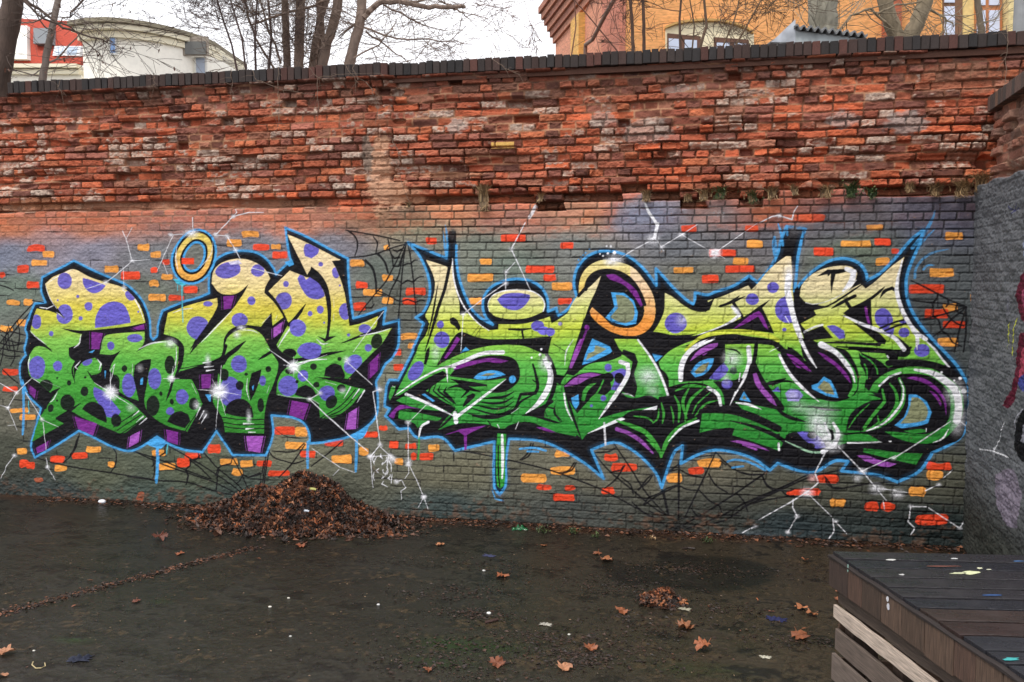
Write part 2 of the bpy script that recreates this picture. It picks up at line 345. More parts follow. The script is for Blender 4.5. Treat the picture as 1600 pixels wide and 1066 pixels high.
# --------------------------------------------------------------- left piece
GL = grad([(415,(232,210,165)),(450,(226,206,140)),(478,(212,196,78)),(500,(196,196,72)),(528,(132,190,80)),(565,(88,170,66)),(615,(60,146,50)),(690,(48,124,42))])
SILL, FILL_L = np.zeros((NZ, NX), np.float32), np.zeros((NZ, NX), np.float32)
def A_(L): return [(x, y-969) for x, y in L]          # panel A points written in panel B
def C2(L): return [(x+1453.4, y) for x, y in L]
def dn(L): return [(x, y+969) for x, y in L]
OUT_L = [(560,375),(700,445),(850,510),(960,560),(1040,630),(1100,720),(1135,830),(1142,950),(1160,972),(1190,940),(1197,860),(1228,755),(1380,690),(1500,655),(1583,620)] \
 + C2([(128,520),(145,430),(185,365),(265,318),(380,300),(480,312),(560,360),(615,430),(635,478),(690,425),(750,375),(735,330),(705,125),(860,190),(1010,270),(1180,360),(1185,500),(1200,650),(1220,812),(1330,780),(1467,732),(1450,858),(1565,825),(1567,930),(1558,1030)]) \
 + C2(dn([(1510,150),(1465,190),(1425,270),(1395,325),(1405,400),(1400,560),(1350,640),(1200,735),(1000,780),(890,790),(888,720),(850,640),(780,600),(700,585),(602,578),(615,720),(560,880),(308,878),(185,698),(80,855)])) \
 + dn([(1530,855),(1400,840),(1290,800),(1190,738),(1000,845),(850,815),(700,740),(598,695),(400,820),(262,898),(235,810),(275,650),(310,525),(190,400),(155,300),(152,185),(195,120)]) \
 + [(185,1050),(205,940),(190,890),(225,790),(262,700),(345,690),(312,600),(320,500)]
poly('A', OUT_L, BK, mask_out=SILL)
stroke('A', OUT_L+[OUT_L[0]], 9, BLU, alpha=.07, soft=7); stroke('A', OUT_L+[OUT_L[0]], 3.9, BLU, breakup=.18, mask_out=SILL)
stroke('A', [(330,692),(260,680),(245,678)], 2, BK)
FL = {}
def fillL(pan, P_): poly(pan, P_, GL, mask_out=FILL_L)
fillL('B', A_([(555,440),(680,500),(800,540),(930,580),(1020,660),(1075,750),(1100,845),(960,873),(720,898),(600,903),(455,885),(540,915),(618,932),(598,1010),(520,1033)])
 + [(520,75),(525,130),(572,172),(560,230),(562,300),(570,260),(590,215),(640,165),(720,142),(770,190),(765,240),(740,262),(690,272),(655,232),(690,300),(740,350),(830,385),(880,420),(990,480),(1110,590),(1010,660),(930,714),(850,690),(640,600),(535,542),(420,605),(480,640),(340,720),(242,778),(290,620),(345,525),(400,440),(458,368),(385,410),(290,325),(225,270),(212,170),(235,100),(270,58),(330,60),(400,92)]
 + A_([(290,965),(228,912),(255,800),(280,738),(400,765),(495,815),(430,730),(370,640),(343,550),(400,500),(480,468)]))
stroke('B', [(390,95),(330,40),(250,-30)], 4, BK, taper=(.3,1))
stroke('B', [(572,170),(548,235),(568,335)], 3.2, BK, taper=(1,.3))
stroke('A', [(300,728),(400,745),(440,775),(495,812)], 1.6, WHT, taper=(.6,.2)); poly('A', [(345,738),(405,715),(440,745),(495,813),(430,768)], BK)
stroke('A', [(350,740),(405,715)], 1.2, WHT)
fillL('B', [(785,-10),(830,-35),(1095,-58),(1090,30),(1030,100),(1150,35),(1290,12),(1352,60),(1345,200),(1310,305),(1450,305),(1490,380),(1532,490),(1420,700),(1250,650),(1130,560),(1095,480),(1110,350),(1140,190),(1145,150),(1080,160),(1020,200),(1012,300),(1052,467),(950,430),(900,395),(905,330),(860,270),(830,240),(850,180),(915,85),(850,117),(755,112)])
fillL('C', [(-183,770),(0,705),(190,658),(188,730),(120,850),(30,980),(-15,1080),(60,1000),(200,850),(300,750),(380,640),(430,550),(340,622),(235,628),(190,600),(150,545),(165,450),(240,385),(370,360),(480,390),(560,450),(592,510),(555,570),(548,620),(620,690),(680,780),(690,805),(610,868),(602,765),(520,875),(390,862),(300,890),(245,960),(232,1060),(205,1110),(-100,1219),(-70,1150),(-60,1030),(-110,965),(-213,930)])
fillL('D', [(252,40),(270,-10),(330,-58),(430,-82),(520,-40),(565,25),(600,100),(652,187),(620,330),(575,440),(550,560),(545,716),(250,705),(230,600),(160,470),(190,360),(200,250),(240,125)])
fillL('C', [(580,605),(740,450),(875,505),(870,480),(720,175),(860,235),(1125,370),(1060,378),(1110,480),(1150,600),(1175,740),(1190,870),(1280,850),(1410,795),(1380,890),(1130,1000),(1370,925),(1512,885),(1440,1000),(1380,1060),(1290,1150),(1180,1270),(1100,1262),(935,1257),(1080,1290),(1200,1325),(1310,1350),(1240,1440),(1080,1560),(970,1567),(960,1460),(900,1420),(750,1410),(640,1390),(650,1290),(690,1210),(800,1130),(700,1080),(650,1035),(640,1010),(735,850),(650,690)])
# black details inside
K_ = lambda pan, P_, w_=4, tp=(.2, 1): stroke(pan, P_, w_, BK, taper=tp)
poly('D', [(450,258),(525,228),(515,300),(480,400),(442,470),(430,360)], BK)
stroke('D', [(405,15),(330,80),(265,130),(235,180)], 8, BK, taper=(.2,1)); stroke('D', [(240,130),(222,190),(208,250)], 7, BK)
stroke('D', [(258,50),(240,110)], 6, BK)
poly('C', [(905,428),(990,500),(1040,620),(1055,760),(1042,860),(1028,950),(1095,945),(1010,992),(945,945),(1010,965),(1030,860),(1022,740),(1000,620),(950,545),(875,500),(870,480)], BK)
stroke('C', [(905,430),(960,480),(1010,560),(1035,680),(1040,800),(1025,960)], 6, BK, taper=(.6,.8))
K_('C', [(860,703),(800,790),(735,862)], 6); K_('C', [(1130,1000),(1250,955),(1370,900)], 4, (.2,.8))
stroke('D', [(500,158),(560,120),(610,90)], 5, BK, taper=(.2,1))
stroke('D', [(790,160),(900,140),(1040,110),(1165,88)], 6, BK, taper=(1,.1))
stroke('D', [(800,185),(900,160),(1020,152)], 2.2, WHT, taper=(1,.3))
K_('A', [(1440,1050),(1500,960),(1590,850)], 5); K_('C', [(-15,1080),(60,980),(160,850),(230,740)], 6, (.2,.8))
K_('B', [(610,485),(530,540),(430,600)], 5); K_('B', [(455,370),(385,415),(345,520)], 5)
stroke('B', [(530,550),(640,600),(820,680),(930,712)], 1.6, s2l((60,150,55)), alpha=.0)
K_('B', [(1310,300),(1290,380),(1255,470)], 5, (1,.1))
for pn, x, y in [('D',545,620),('D',545,660),('D',545,690)]: stroke(pn, [(225,y-30),(360,y-12),(x,y-12)], 1.8, BK)
for d in (0, 25, 52): stroke('B', [(860+d*1.1,665+d),(960+d,600+d),(1045+d*1.1,545+d)], 1.8, BK); stroke('B', [(1400+d,700),(1470+d,590),(1540+d*.5,510+d*.3)], 1.8, BK)
for d in (0, 32, 64): stroke('C', [(-90,1195+d*.6),(60,1165+d*.6),(170,1150+d)], 1.6, BK); stroke('D', [(970+d,600-d*.1),(1130+d*.5,500+d*.8),(1240+d*.7,380+d*.5)], 1.8, BK)
# highlight strokes
H_ = lambda pan, P_, w_=2, a=.95, tp=(.3, .3): stroke(pan, P_, w_, WHT, taper=tp, alpha=a, breakup=.1)
H_('A', [(920,590),(1010,660),(1060,740),(1090,830)], 2.5); H_('A', [(345,555),(420,505),(550,440)], 1.3); H_('A', [(345,560),(375,650),(430,740)], 1.3)
H_('A', [(225,905),(280,960),(350,1010)], 1.6, .8); H_('A', [(612,935),(598,1000),(560,1035)], 2.5, .8); H_('B', [(1050,75),(1150,32),(1270,18)], 2.5, .8); spray('B', 1290, 30, 16, 12, WHT, .9); H_('B', [(1335,60),(1335,160),(1300,290)], 2)
H_('B', [(225,130),(215,200),(245,280)], 3, .85); H_('B', [(590,230),(570,210),(610,165)], 1.8); H_('B', [(735,150),(765,190),(750,235)], 2.5); H_('B', [(835,240),(870,190),(835,320)], 1.4, .8); H_('B', [(435,400),(400,460),(375,480)], 2, .8)
H_('B', [(1005,190),(1000,300)], 3, .6); H_('A', [(1310,770),(1380,745),(1460,735)], 1.8, .8); H_('C', [(70,995),(200,860),(300,755)], 2); H_('C', [(650,1030),(720,920),(810,810)], 2.6, .9); H_('C', [(945,970),(985,1005),(1030,1000)], 2)
H_('C', [(1070,660),(1075,730)], 2, .6); H_('C', [(1075,780),(1070,830)], 2.5, .6); H_('C', [(530,850),(590,790)], 2.2, .7); H_('C', [(630,830),(645,790)], 2, .7); H_('C', [(1280,850),(1365,825)], 1.5, .8); H_('C', [(1270,945),(1400,920),(1500,890)], 1.8)
H_('D', [(420,300),(415,380),(432,460)], 1.8, .8); H_('D', [(500,340),(518,300)], 1.6, .7); H_('D', [(568,410),(585,350)], 1.6, .7); spray('C', 375, 880, 12, 9, WHT, 1); spray('C', 340, 935, 10, 10, WHT, .8); H_('C', [(390,900),(460,905),(500,925)], 2, .7)
H_('B', [(1450,335),(1490,415)], 2, .8); H_('D', [(1010,322),(1090,345)], 2, .8)
stroke('D', [(650,420),(760,440),(900,455),(960,490)], 1.6, s2l((150,175,150)), alpha=.8)
# dots
def dots(pan, L, col, clip=None):
    for d_ in L:
        x, y, rx, ry = d_[:4]; ell(pan, x, y, rx, ry, col*(1+rb.normal(0, .05)), rot=(d_[4] if len(d_) > 4 else 0), clip=FILL_L if clip is None else clip, alpha=.97)
dots('A', [(490,528,55,64),(590,645,12,12),(438,675,8,8),(610,812,16,16),(670,722,30,34),(490,780,62,76),(388,928,18,20),(275,838,40,54),(985,640,42,32,45),(1047,762,8,8),(1020,962,58,32),(838,1020,28,32),(1500,885,86,90)], PUR)
poly('A', [(625,505),(700,525),(800,562),(770,600),(715,622),(660,600),(630,550)], PUR, clip=FILL_L)
poly('A', [(718,885),(725,800),(770,720),(850,685),(930,705),(975,780),(988,845),(850,868)], PUR, clip=FILL_L)
dots('B', [(280,215,62,88),(437,204,35,38),(838,52,27,30),(660,172,40,26,-25),(975,350,52,90),(1170,300,50,80),(1378,437,47,56),(1288,545,30,30)], PUR)
poly('B', [(712,360),(790,400),(850,470),(915,550),(880,590),(810,590),(740,480),(710,420)], PUR, clip=FILL_L)
dots('B', [(350,352,50,46,20),(522,332,16,20),(640,396,30,38),(510,480,55,60),(430,465,9,10),(384,523,22,30),(432,295,7,7),(643,290,9,9),(880,615,38,50),(942,223,22,26),(1286,195,40,72),(1158,505,50,76),(1218,413,13,18),(1300,475,16,22),(870,330,35,60),(1465,490,36,48)], BK)
poly('B', [(620,530),(660,485),(720,478),(780,520),(805,590),(808,635),(740,605)], BK, clip=FILL_L); poly('B', [(1265,625),(1300,570),(1365,545),(1425,570),(1443,620),(1400,675),(1330,655)], BK, clip=FILL_L)
dots('C', [(275,447,98,62,-12),(497,450,52,46),(120,702,36,20),(450,678,30,34),(360,825,62,54),(712,552,22,24),(695,680,62,66),(974,402,18,18),(1088,467,28,42,-15),(970,746,27,30),(893,776,18,20),(800,885,62,66),(1160,760,45,65),(1308,890,48,34),(1120,563,8,8),(1185,938,12,12),(1000,845,8,8),(895,1040,85,45)], PUR)
poly('C', [(798,510),(815,480),(840,480),(862,520),(890,500),(960,550),(1000,620),(1003,645),(950,668),(880,650),(825,580)], PUR, clip=FILL_L)
poly('C', [(845,285),(860,247),(905,252),(962,285),(955,320),(905,358),(855,340)], PUR, clip=FILL_L)
dots('C', [(1397,985,42,58,20),(735,1075,52,35)], BK)
dots('D', [(357,188,60,67),(290,400,85,115),(890,92,92,58),(1334,66,28,28),(1220,190,62,80,35),(535,315,25,40),(728,355,74,76),(840,278,40,44),(1022,410,60,58)], PUR)
dots('D', [(243,270,35,48),(362,352,30,36),(578,227,22,24),(410,266,14,12),(520,500,26,52),(738,108,52,36),(740,245,36,22),(920,208,26,26),(1115,150,16,16),(942,345,24,22),(795,322,12,14),(1055,475,42,52,30),(1130,370,32,30)], BK)
poly('D', [(245,560),(265,500),(330,455),(400,460),(450,510),(467,595),(340,585)], BK, clip=FILL_L); poly('D', [(1000,280),(1010,220),(1070,185),(1130,200),(1158,270),(1155,300),(1080,295)], BK, clip=FILL_L)
poly('D', [(778,425),(800,375),(860,345),(920,380),(945,430),(890,450)], BK, clip=FILL_L)
# purple blocks seen on the black
def block(pan, P_, col=DPU):
    poly(pan, P_, col, smooth=False, alpha=.93)
    P_ = np.array(P_, float); c_ = P_.mean(0); 
    a, b, c, d = P_
    for p, q, s_ in ((a, d, -1), (b, c, 1)):
        v = (b-a)/np.hypot(*(b-a))*14*s_; stroke(pan, [tuple(p+v), tuple(q+v)], .9, col, alpha=.8, breakup=.3)
block('A', [(690,915),(780,925),(750,1045),(692,1045)]); block('A', [(1000,885),(1090,855),(1095,895),(1040,900)])
block('B', [(565,585),(735,640),(705,730),(590,680)]); block('B', [(985,735),(1060,695),(1050,780),(975,820)], LPU); block('B', [(1255,685),(1350,705),(1345,800),(1265,775)]); block('B', [(225,350),(275,385),(265,450),(225,410)]); block('B', [(270,825),(370,770),(350,840),(280,865)])
block('C', [(235,645),(320,640),(295,735),(240,745)]); block('C', [(615,885),(690,835),(670,920),(618,960)], LPU)
block('D', [(70,270),(145,265),(140,370),(75,375)]); block('D', [(755,465),(885,490),(845,610),(735,575)]); block('D', [(410,735),(540,735),(515,860),(425,845)], LPU); block('D', [(1185,560),(1250,520),(1240,680),(1165,685)], LPU); block('D', [(1345,180),(1415,110),(1405,240),(1345,300)])
for pn, P_ in [('B',[(670,100),(720,80),(700,105)]),('B',[(1065,300),(1085,290),(1080,345),(1060,345)]),('B',[(1560,420),(1600,420),(1595,475)]),('D',[(100,420),(140,420),(135,475)]),('D',[(455,360),(470,345),(462,395)]),('B',[(790,240),(803,240),(795,300)])]: poly(pn, P_, BLU, smooth=False)
# blue paint pools and drips
poly('D', [(1180,740),(1340,660),(1300,740),(1250,760),(1215,745)], BLU); poly('B', [(1100,790),(1190,740),(1260,790),(1220,830),(1140,810)], BLU); poly('B', [(170,300),(210,400),(165,420)], BLU); poly('C', [(700,385),(760,370),(770,405),(735,420)], BLU)
poly('A', [(1310,515),(1440,520),(1400,560),(1350,555)], s2l((70,180,205)))
for pn, P_, w_ in [('B',[(178,390),(178,560),(172,720)],5),('B',[(1188,800),(1190,950),(1185,1060)],4.5),('Q',[(148,30),(148,120),(142,205)],6),('D',[(878,780),(875,860),(875,975)],5),('D',[(1245,740),(1245,860),(1240,1000)],5),('B',[(218,470),(218,560)],2),('B',[(1270,800),(1262,870)],2.2),('A',[(1378,540),(1380,660),(1385,840)],2.2),('A',[(1345,560),(1345,600)],1.6)]:
    stroke(pn, P_, w_, BLU if w_ > 2.3 else s2l((80,190,205)), taper=(1,.8), breakup=.2)
# the ring
for rx, ry, col in ((167,222,BLU),(150,206,BK),(133,190,0),(98,142,BK),(82,124,BLU),(66,106,1)):
    if isinstance(col, int):
        if col == 0: gr = grad([(360,(225,205,95)),(395,(228,195,110)),(430,(232,168,78))]); col = gr
        else: col = BG0 if 'BG0' in globals() else s2l((112,114,108))
    ell('A', 1470, 345, rx, ry, col, rot=22)
poly('A', [(1375,355),(1468,355),(1468,402),(1375,402)], RED); stroke('A', [(1310,230),(1330,330),(1325,420),(1370,510),(1450,520)], 1.5, CRM, alpha=.0)
H_('A', [(1340,270),(1330,350),(1345,440)], 2.4, .7); H_('C', [(160,230),(140,330),(60,430)], 2, .5)
# --------------------------------------------------------------- right piece
GR = grad([(395,(234,214,172)),(450,(226,212,166)),(480,(206,212,124)),(512,(192,206,72)),(540,(136,192,70)),(572,(92,178,74)),(622,(56,148,58)),(690,(42,130,48))])
SILR, FILL_R = np.zeros((NZ, NX), np.float32), np.zeros((NZ, NX), np.float32)
def sh(L, dx, dy=0): return [(x+dx, y+dy) for x, y in L]
E_G, E_I, E_K = 1279.2, 2451.8, 3571.1; UP = 959.4
OUT_R = [(200,155),(370,225),(520,285),(527,180),(538,60),(600,60),(603,180),(605,330),(640,500),(720,690),(800,780),(905,838),(850,780),(822,690),(835,600),(900,520),(1000,475),(1100,458),(1220,475),(1310,530),(1360,620),(1368,728),(1435,700),(1450,762),(1520,720)] \
 + sh([(325,610),(302,500),(320,390),(370,310),(430,260),(520,228),(640,232),(760,272),(860,350),(930,430),(988,512),(985,372),(1050,440),(1130,530),(1250,640),(1308,672),(1312,572),(1420,590)], E_G) \
 + sh([(300,568),(450,520),(590,432),(658,487),(760,370),(830,240),(850,150),(900,20),(1050,40),(1000,250),(985,400),(968,560),(1040,470),(1150,370),(1280,300),(1400,290),(1500,325),(1560,400)], E_I) \
 + sh([(455,468),(560,410),(700,270),(820,130),(920,50),(890,170),(830,300),(785,430),(780,560),(805,680),(870,800),(960,920)], E_K) \
 + sh([(1100,110),(1200,220),(1285,360),(1302,420),(1305,600),(1280,730),(1220,830),(1100,900),(990,950)], E_K, UP) + [(x*5.33/2.909+450*5.33, y*5.33/2.909+350*5.33) for x, y in [(1180,30),(1120,110),(1025,155),(940,125),(860,115),(770,105),(800,62),(740,60),(650,110),(580,105),(480,70),(445,102),(380,55),(300,25),(200,10),(120,30),(40,72),(48,-10),(10,20)]] \
 + [(x*5.33/3.478+40*5.33, y*5.33/3.478+330*5.33) for x, y in [(1370,285),(1340,210),(1270,130),(1190,70),(1110,40),(988,80),(1055,238),(960,160),(830,80),(700,30),(540,20),(522,150),(522,270),(490,325),(460,280),(460,35)]] \
 + sh([(590,930),(480,820),(310,825),(258,810),(205,740),(125,752),(12,640),(48,580),(5,560),(20,400),(45,340),(118,342),(180,220),(240,100)], 0, UP) + [(240,1040),(285,940),(330,830),(265,780),(330,730),(375,620),(380,500),(350,380),(290,260)]
poly('E', OUT_R, BK, mask_out=SILR)
i0 = 4
stroke('E', OUT_R[6:]+OUT_R[:4], 10, BLU, alpha=.07, soft=7); stroke('E', OUT_R[6:]+OUT_R[:4], 4.2, BLU, breakup=.18, mask_out=SILR)
for P_ in ([(520,285),(505,180),(490,60)], [(527,180),(520,60),(510,10)]): stroke('E', P_, 3.4, BLU, taper=(1,.3), breakup=.35)
spray('E', 570, 60, 12, 22, s2l((60,60,62)), .9)
spray('I', 975, 30, 22, 22, s2l((100,98,102)), .95)
for P_, w_ in (([(870,170),(850,60),(830,0)],3.5), ([(910,90),(905,20)],3.5), ([(810,260),(800,180),(800,110)],7), ([(1000,260),(1030,120),(1065,40)],4.5), ([(870,180),(868,140)],3)): stroke('I', P_, w_, BLU, taper=(1,.5), breakup=.3)
for P_, w_ in (([(830,200),(940,60),(1000,-50),(1020,-110)],5), ([(880,190),(960,100),(1020,40)],3), ([(850,450),(860,370),(920,290),(1000,240),(1130,210)],3.5), ([(920,380),(960,345),(1010,345)],3)): stroke('K', P_, w_, BLU, taper=(1,.3), breakup=.4, alpha=.8)
def fillR(pan, P_): poly(pan, P_, GR, mask_out=FILL_R)
fillR('E', [(350,300),(505,350),(540,370),(565,290),(580,480),(600,560),(628,650),(632,745),(690,745),(760,800),(860,880),(950,880),(955,835),(1160,832),(1330,790),(1380,772),(1395,830),(1500,765),(1600,680),(1700,590),(1808,432),(1760,560),(1720,650),(1660,800),(1620,950),(1560,1150),(1500,1265),(1430,1250),(1370,1120),(1385,1000),(1400,940),(1200,975),(1000,988),(870,1000),(740,965),(650,895),(600,940),(530,1060),(420,1200),(340,1250),(100,1440),(105,1400),(150,1310),(250,1110),(300,990),(345,930),(380,830),(340,765),(400,640),(425,500),(400,400)])
poly('E', [(880,740),(865,670),(900,600),(990,560),(1100,545),(1220,560),(1310,610),(1338,680),(1310,740),(1200,785),(1060,795),(940,775)], GR, mask_out=FILL_R)
stroke('E', [(880,740),(865,670),(900,600),(990,560),(1100,548),(1220,558),(1305,605),(1338,670),(1325,730)], 1.6, WHT, taper=(.3,1))
stroke('E', [(1340,740),(1200,795),(1060,805),(930,785),(875,745)], 5, BK)
# arch and the body below
fillR('F', [(100,478),(340,290),(420,235),(600,140),(800,72),(1000,48),(1160,58),(1290,108),(1360,140),(1415,240),(1430,350),(1500,400),(1520,560),(1600,740),(1599,810),(1400,765),(1250,700),(1150,690),(1040,718),(1000,745),(940,735),(860,710),(620,702),(450,757),(500,680),(600,580),(400,500),(180,455),(120,470)])
fillR('F', [(100,512),(180,468),(350,535),(530,600),(400,592),(230,562)]); fillR('F', [(125,596),(200,587),(330,620),(485,652),(450,680),(370,672),(345,700),(280,740),(250,700),(118,660)])
fillR('F', [(60,400),(95,390),(85,440),(50,510),(40,480)])
fillR('G', [(345,583),(350,480),(390,390),(460,330),(560,300),(700,325),(800,370),(880,460),(950,570),(978,680),(970,800),(920,880),(840,925),(740,932),(620,900),(520,840),(450,770),(435,730),(455,695),(560,790),(620,845),(740,868),(830,845),(885,760),(880,650),(840,560),(770,460),(680,400),(580,385),(480,410),(420,470),(405,540)])
ringc = np.where((PX[..., None] > 985) | (PY[..., None] > 480), grad([(400,(232,214,170)),(440,(236,206,170)),(470,(238,190,130)),(500,(232,150,66)),(530,(225,140,62))]), grad([(405,(226,214,150)),(440,(232,208,120)),(470,(230,170,80)),(530,(225,140,62))]))
poly('G', [(345,583),(350,480),(390,390),(460,330),(560,300),(700,325),(800,370),(880,460),(950,570),(978,680),(970,800),(920,880),(840,925),(740,932),(620,900),(520,840),(450,770),(435,730),(455,695),(560,790),(620,845),(740,868),(830,845),(885,760),(880,650),(840,560),(770,460),(680,400),(580,385),(480,410),(420,470),(405,540)], ringc)
poly('G', [(225,790),(330,600),(440,520),(528,432),(490,540),(440,650),(390,790),(300,800)], GR, mask_out=FILL_R)
poly('G', [(570,425),(640,420),(720,470),(800,530),(860,600),(880,670),(860,690),(800,600),(720,510),(600,460)], DPU)
poly('G', [(612,570),(720,575),(800,640),(835,740),(820,830),(740,848),(620,820),(565,780),(630,700)], BLU, smooth=False); poly('G', [(650,590),(720,600),(790,660),(808,740),(795,800),(730,825),(640,800),(600,775),(655,700)], s2l((128,134,106)))
# middle body
fillR('G', [(1060,575),(1110,600),(1180,650),(1290,720),(1400,735),(1440,700),(1415,640),(1520,610),(1620,570),(1740,520),(1755,515),(1780,550),(1830,500),(1930,380),(2070,270),(2110,270),(2120,420),(2130,620),(2170,800),(2220,950),(2260,1066),(2330,1210),(2250,1180),(2180,1080),(2060,1000),(1900,960),(1700,925),(1560,905),(1400,935),(1300,990),(1130,1040),(1100,1066),(1160,980),(1260,930),(1330,915),(1200,930),(1060,920),(960,905),(1010,830),(1055,720)])
fillR('G', [(2190,835),(2250,900),(2340,850),(2400,890),(2460,960),(2290,965),(2700,970),(2690,900),(2560,860),(2400,790),(2600,700),(2620,620),(2700,630),(2470,490),(2530,560),(2290,700),(2310,780)])
fillR('K', [(30,715),(160,640),(280,560),(400,500),(440,540),(520,480),(650,360),(762,275),(725,400),(700,520),(720,660),(790,800),(900,920),(1000,1030),(1130,1180),(900,1130),(700,1140),(780,1050),(700,960),(600,985),(520,990),(300,980),(60,970),(40,930),(-10,870),(-60,845),(-120,860),(-190,890),(-205,830),(-60,760)])
# letter with the hook (G/H)
fillR('H', [(215,330),(300,240),(430,175),(560,135),(700,130),(790,190),(760,320),(690,440),(560,600),(510,665),(720,600),(880,560),(990,540),(990,580),(720,670),(420,785),(370,840),(330,800),(200,780),(80,720),(150,600),(215,480),(190,400)])
fillR('H', [(630,-10),(830,-5),(900,90),(980,220),(1040,340),(1090,490),(1030,520),(980,470),(900,470),(820,490),(740,480),(700,440),(800,470),(815,430),(790,330),(800,240),(840,190),(800,120),(700,100)])
fillR('H', [(1090,400),(1060,320),(1020,230),(1010,190),(1100,90),(1220,60),(1320,70),(1230,170),(1175,340),(1200,355),(1300,350),(1450,340),(1540,450),(1560,580),(1540,560),(1500,450),(1380,370),(1200,370)])
fillR('H', [(1360,610),(1450,600),(1600,610),(1700,650),(1850,700),(2010,780),(1990,745),(1900,680),(1760,625),(1640,600),(1760,560),(1830,560),(2000,640),(2200,700),(2300,740),(2160,760),(1990,790),(2020,880),(1900,840),(1750,780),(1620,740),(1480,750),(1350,780)])
# big right part: everything green between J and L
fillR('J', [(390,45),(640,40),(650,180),(700,280),(780,390),(900,520),(1050,660),(1300,640),(1330,740),(1340,800),(1240,830),(900,800),(840,930),(640,860),(450,800),(470,740),(680,760),(850,830),(840,740),(600,640),(470,520),(440,540),(480,470),(560,330),(380,350),(240,350),(380,200)])
fillR('J', [(660,40),(850,60),(850,120),(910,280),(1000,380),(900,340),(750,380),(700,280),(650,180)])
fillR('J', [(1000,-20),(1100,160),(1150,240),(1060,130),(850,70),(840,20)])
fillR('J', [(760,400),(880,360),(990,380),(1070,440),(1180,520),(1300,560),(1400,620),(1420,860),(1300,880),(1000,680),(880,600),(820,520)])
fillR('L', [(-180,60),(-100,20),(20,30),(270,90),(330,60),(700,110),(720,190),(900,180),(1060,210),(1210,290),(1130,250),(1000,100),(900,-20),(870,-80),(780,-120),(720,-60),(560,-40),(600,-10),(560,60),(300,40),(20,0)])
fillR('L', [(265,90),(380,100),(420,150),(390,200),(440,300),(450,420),(570,500),(480,520),(340,600),(280,760),(420,760),(440,780),(650,860),(280,860),(200,700),(0,720),(0,560),(-60,470),(60,500),(200,520),(320,480),(370,400),(350,280)])
fillR('L', [(400,110),(600,120),(670,220),(620,250),(570,190)])
fillR('L', [(465,440),(520,350),(620,280),(740,240),(850,230),(1000,250),(1120,320),(1190,370),(1240,440),(1255,560),(1230,680),(1170,760),(1090,830),(960,870),(820,860),(680,810),(600,770),(700,775),(850,790),(950,790),(1000,770),(1080,740),(1140,640),(1145,500),(1100,400),(1000,320),(880,290),(750,290),(650,320),(580,380),(540,450)])
fillR('L', [(425,910),(560,925),(700,945),(915,955),(860,1045),(700,1010),(420,940)])
fillR('L', [(755,765),(850,750),(960,740),(940,775),(840,785)])
# drip column
poly('N', [(478,-10),(525,-5),(520,150),(515,270),(492,290),(475,270),(470,100)], s2l((52,150,56))); stroke('N', [(503,0),(506,120),(503,235)], 5, WHT, taper=(.7,.4)); stroke('N', [(482,60),(482,200),(490,280)], 2.5, BK)
# ---- black overlays, right piece
def B_(pan, P_, smooth=True): poly(pan, P_, BK, smooth=smooth)
def Kr(pan, P_, w_=4, tp=(.4, .4)): stroke(pan, P_, w_, BK, taper=tp)
B_('E', [(600,560),(625,650),(630,760),(690,735),(640,640),(585,520)])
stroke('E', [(567,290),(575,420),(600,540),(650,660),(720,760),(800,840),(875,888)], 2.2, WHT, taper=(1,.4))
Kr('E', [(555,300),(530,430),(500,560),(450,700),(400,880),(340,1060)], 5.5, (1,.3)); Kr('E', [(445,520),(425,640),(400,780),(365,930)], 3.4); B_('E', [(545,790),(575,775),(610,800),(640,870),(620,890),(585,850),(555,830)])
Kr('E', [(815,850),(745,960)], 2); Kr('E', [(790,850),(720,940)], 1.6); Kr('E', [(1040,878),(1150,880),(1230,870)], 4, (.8,.3)); Kr('E', [(1150,880),(1165,990)], 3, (1,1)); Kr('E', [(1140,880),(1160,985)], 2)
B_('F', [(330,0),(620,-100),(640,60),(600,150),(440,215),(350,270),(300,250)]) if False else None
B_('F', [(440,215),(500,110),(600,-40),(655,-60),(760,-20),(900,0),(1250,-10),(1385,-25),(1370,50),(1330,130),(1290,105),(1160,55),(1000,45),(800,68),(600,138)])
poly('F', [(500,155),(560,60),(605,-20),(635,0),(560,110),(515,165)], DPU); poly('F', [(635,115),(680,65),(712,92)], BLU, smooth=False)
B_('F', [(330,210),(350,100),(380,60),(375,140),(350,212)])
B_('F', [(125,470),(350,330),(490,262),(540,300),(350,430),(600,582),(560,600),(380,530),(190,455)])
B_('F', [(540,310),(590,255),(690,180),(850,140),(1000,138),(1090,170),(1130,250),(1125,340),(1060,410),(980,445),(885,450),(1018,325),(860,345),(700,330)])
poly('F', [(575,260),(600,215),(750,180),(900,158),(1040,180),(960,200),(850,190),(720,220)], DPU)
poly('F', [(745,325),(790,285),(880,262),(960,270),(1015,298),(900,325),(800,338)], BLU); poly('F', [(800,308),(860,285),(935,285),(880,305)], s2l((140,140,105))); ell('F', 1070, 335, 28, 32, BLU)
Kr('F', [(480,320),(390,400),(370,450),(420,490),(590,570)], 2.6); Kr('F', [(560,335),(690,370),(850,385)], 8, (.2,.4)); Kr('F', [(600,360),(720,415),(800,440)], 6, (.2,.3))
for P_, w_ in (([(430,380),(410,430),(470,480),(560,540)],3), ([(470,380),(450,430),(500,470),(590,540)],3.4), ([(520,400),(500,440),(560,500),(595,540)],5), ([(530,410),(620,390),(700,430),(640,490)],5), ([(690,480),(740,470),(690,520),(660,560)],8)): Kr('F', P_, w_, (.3,.3))
for y0 in (0, 45, 90, 135): Kr('F', [(820-y0,500+y0*.45),(900,490+y0),(1000,480+y0),(1080,440+y0*.9)], 4.5-y0*.01, (.2,.3))
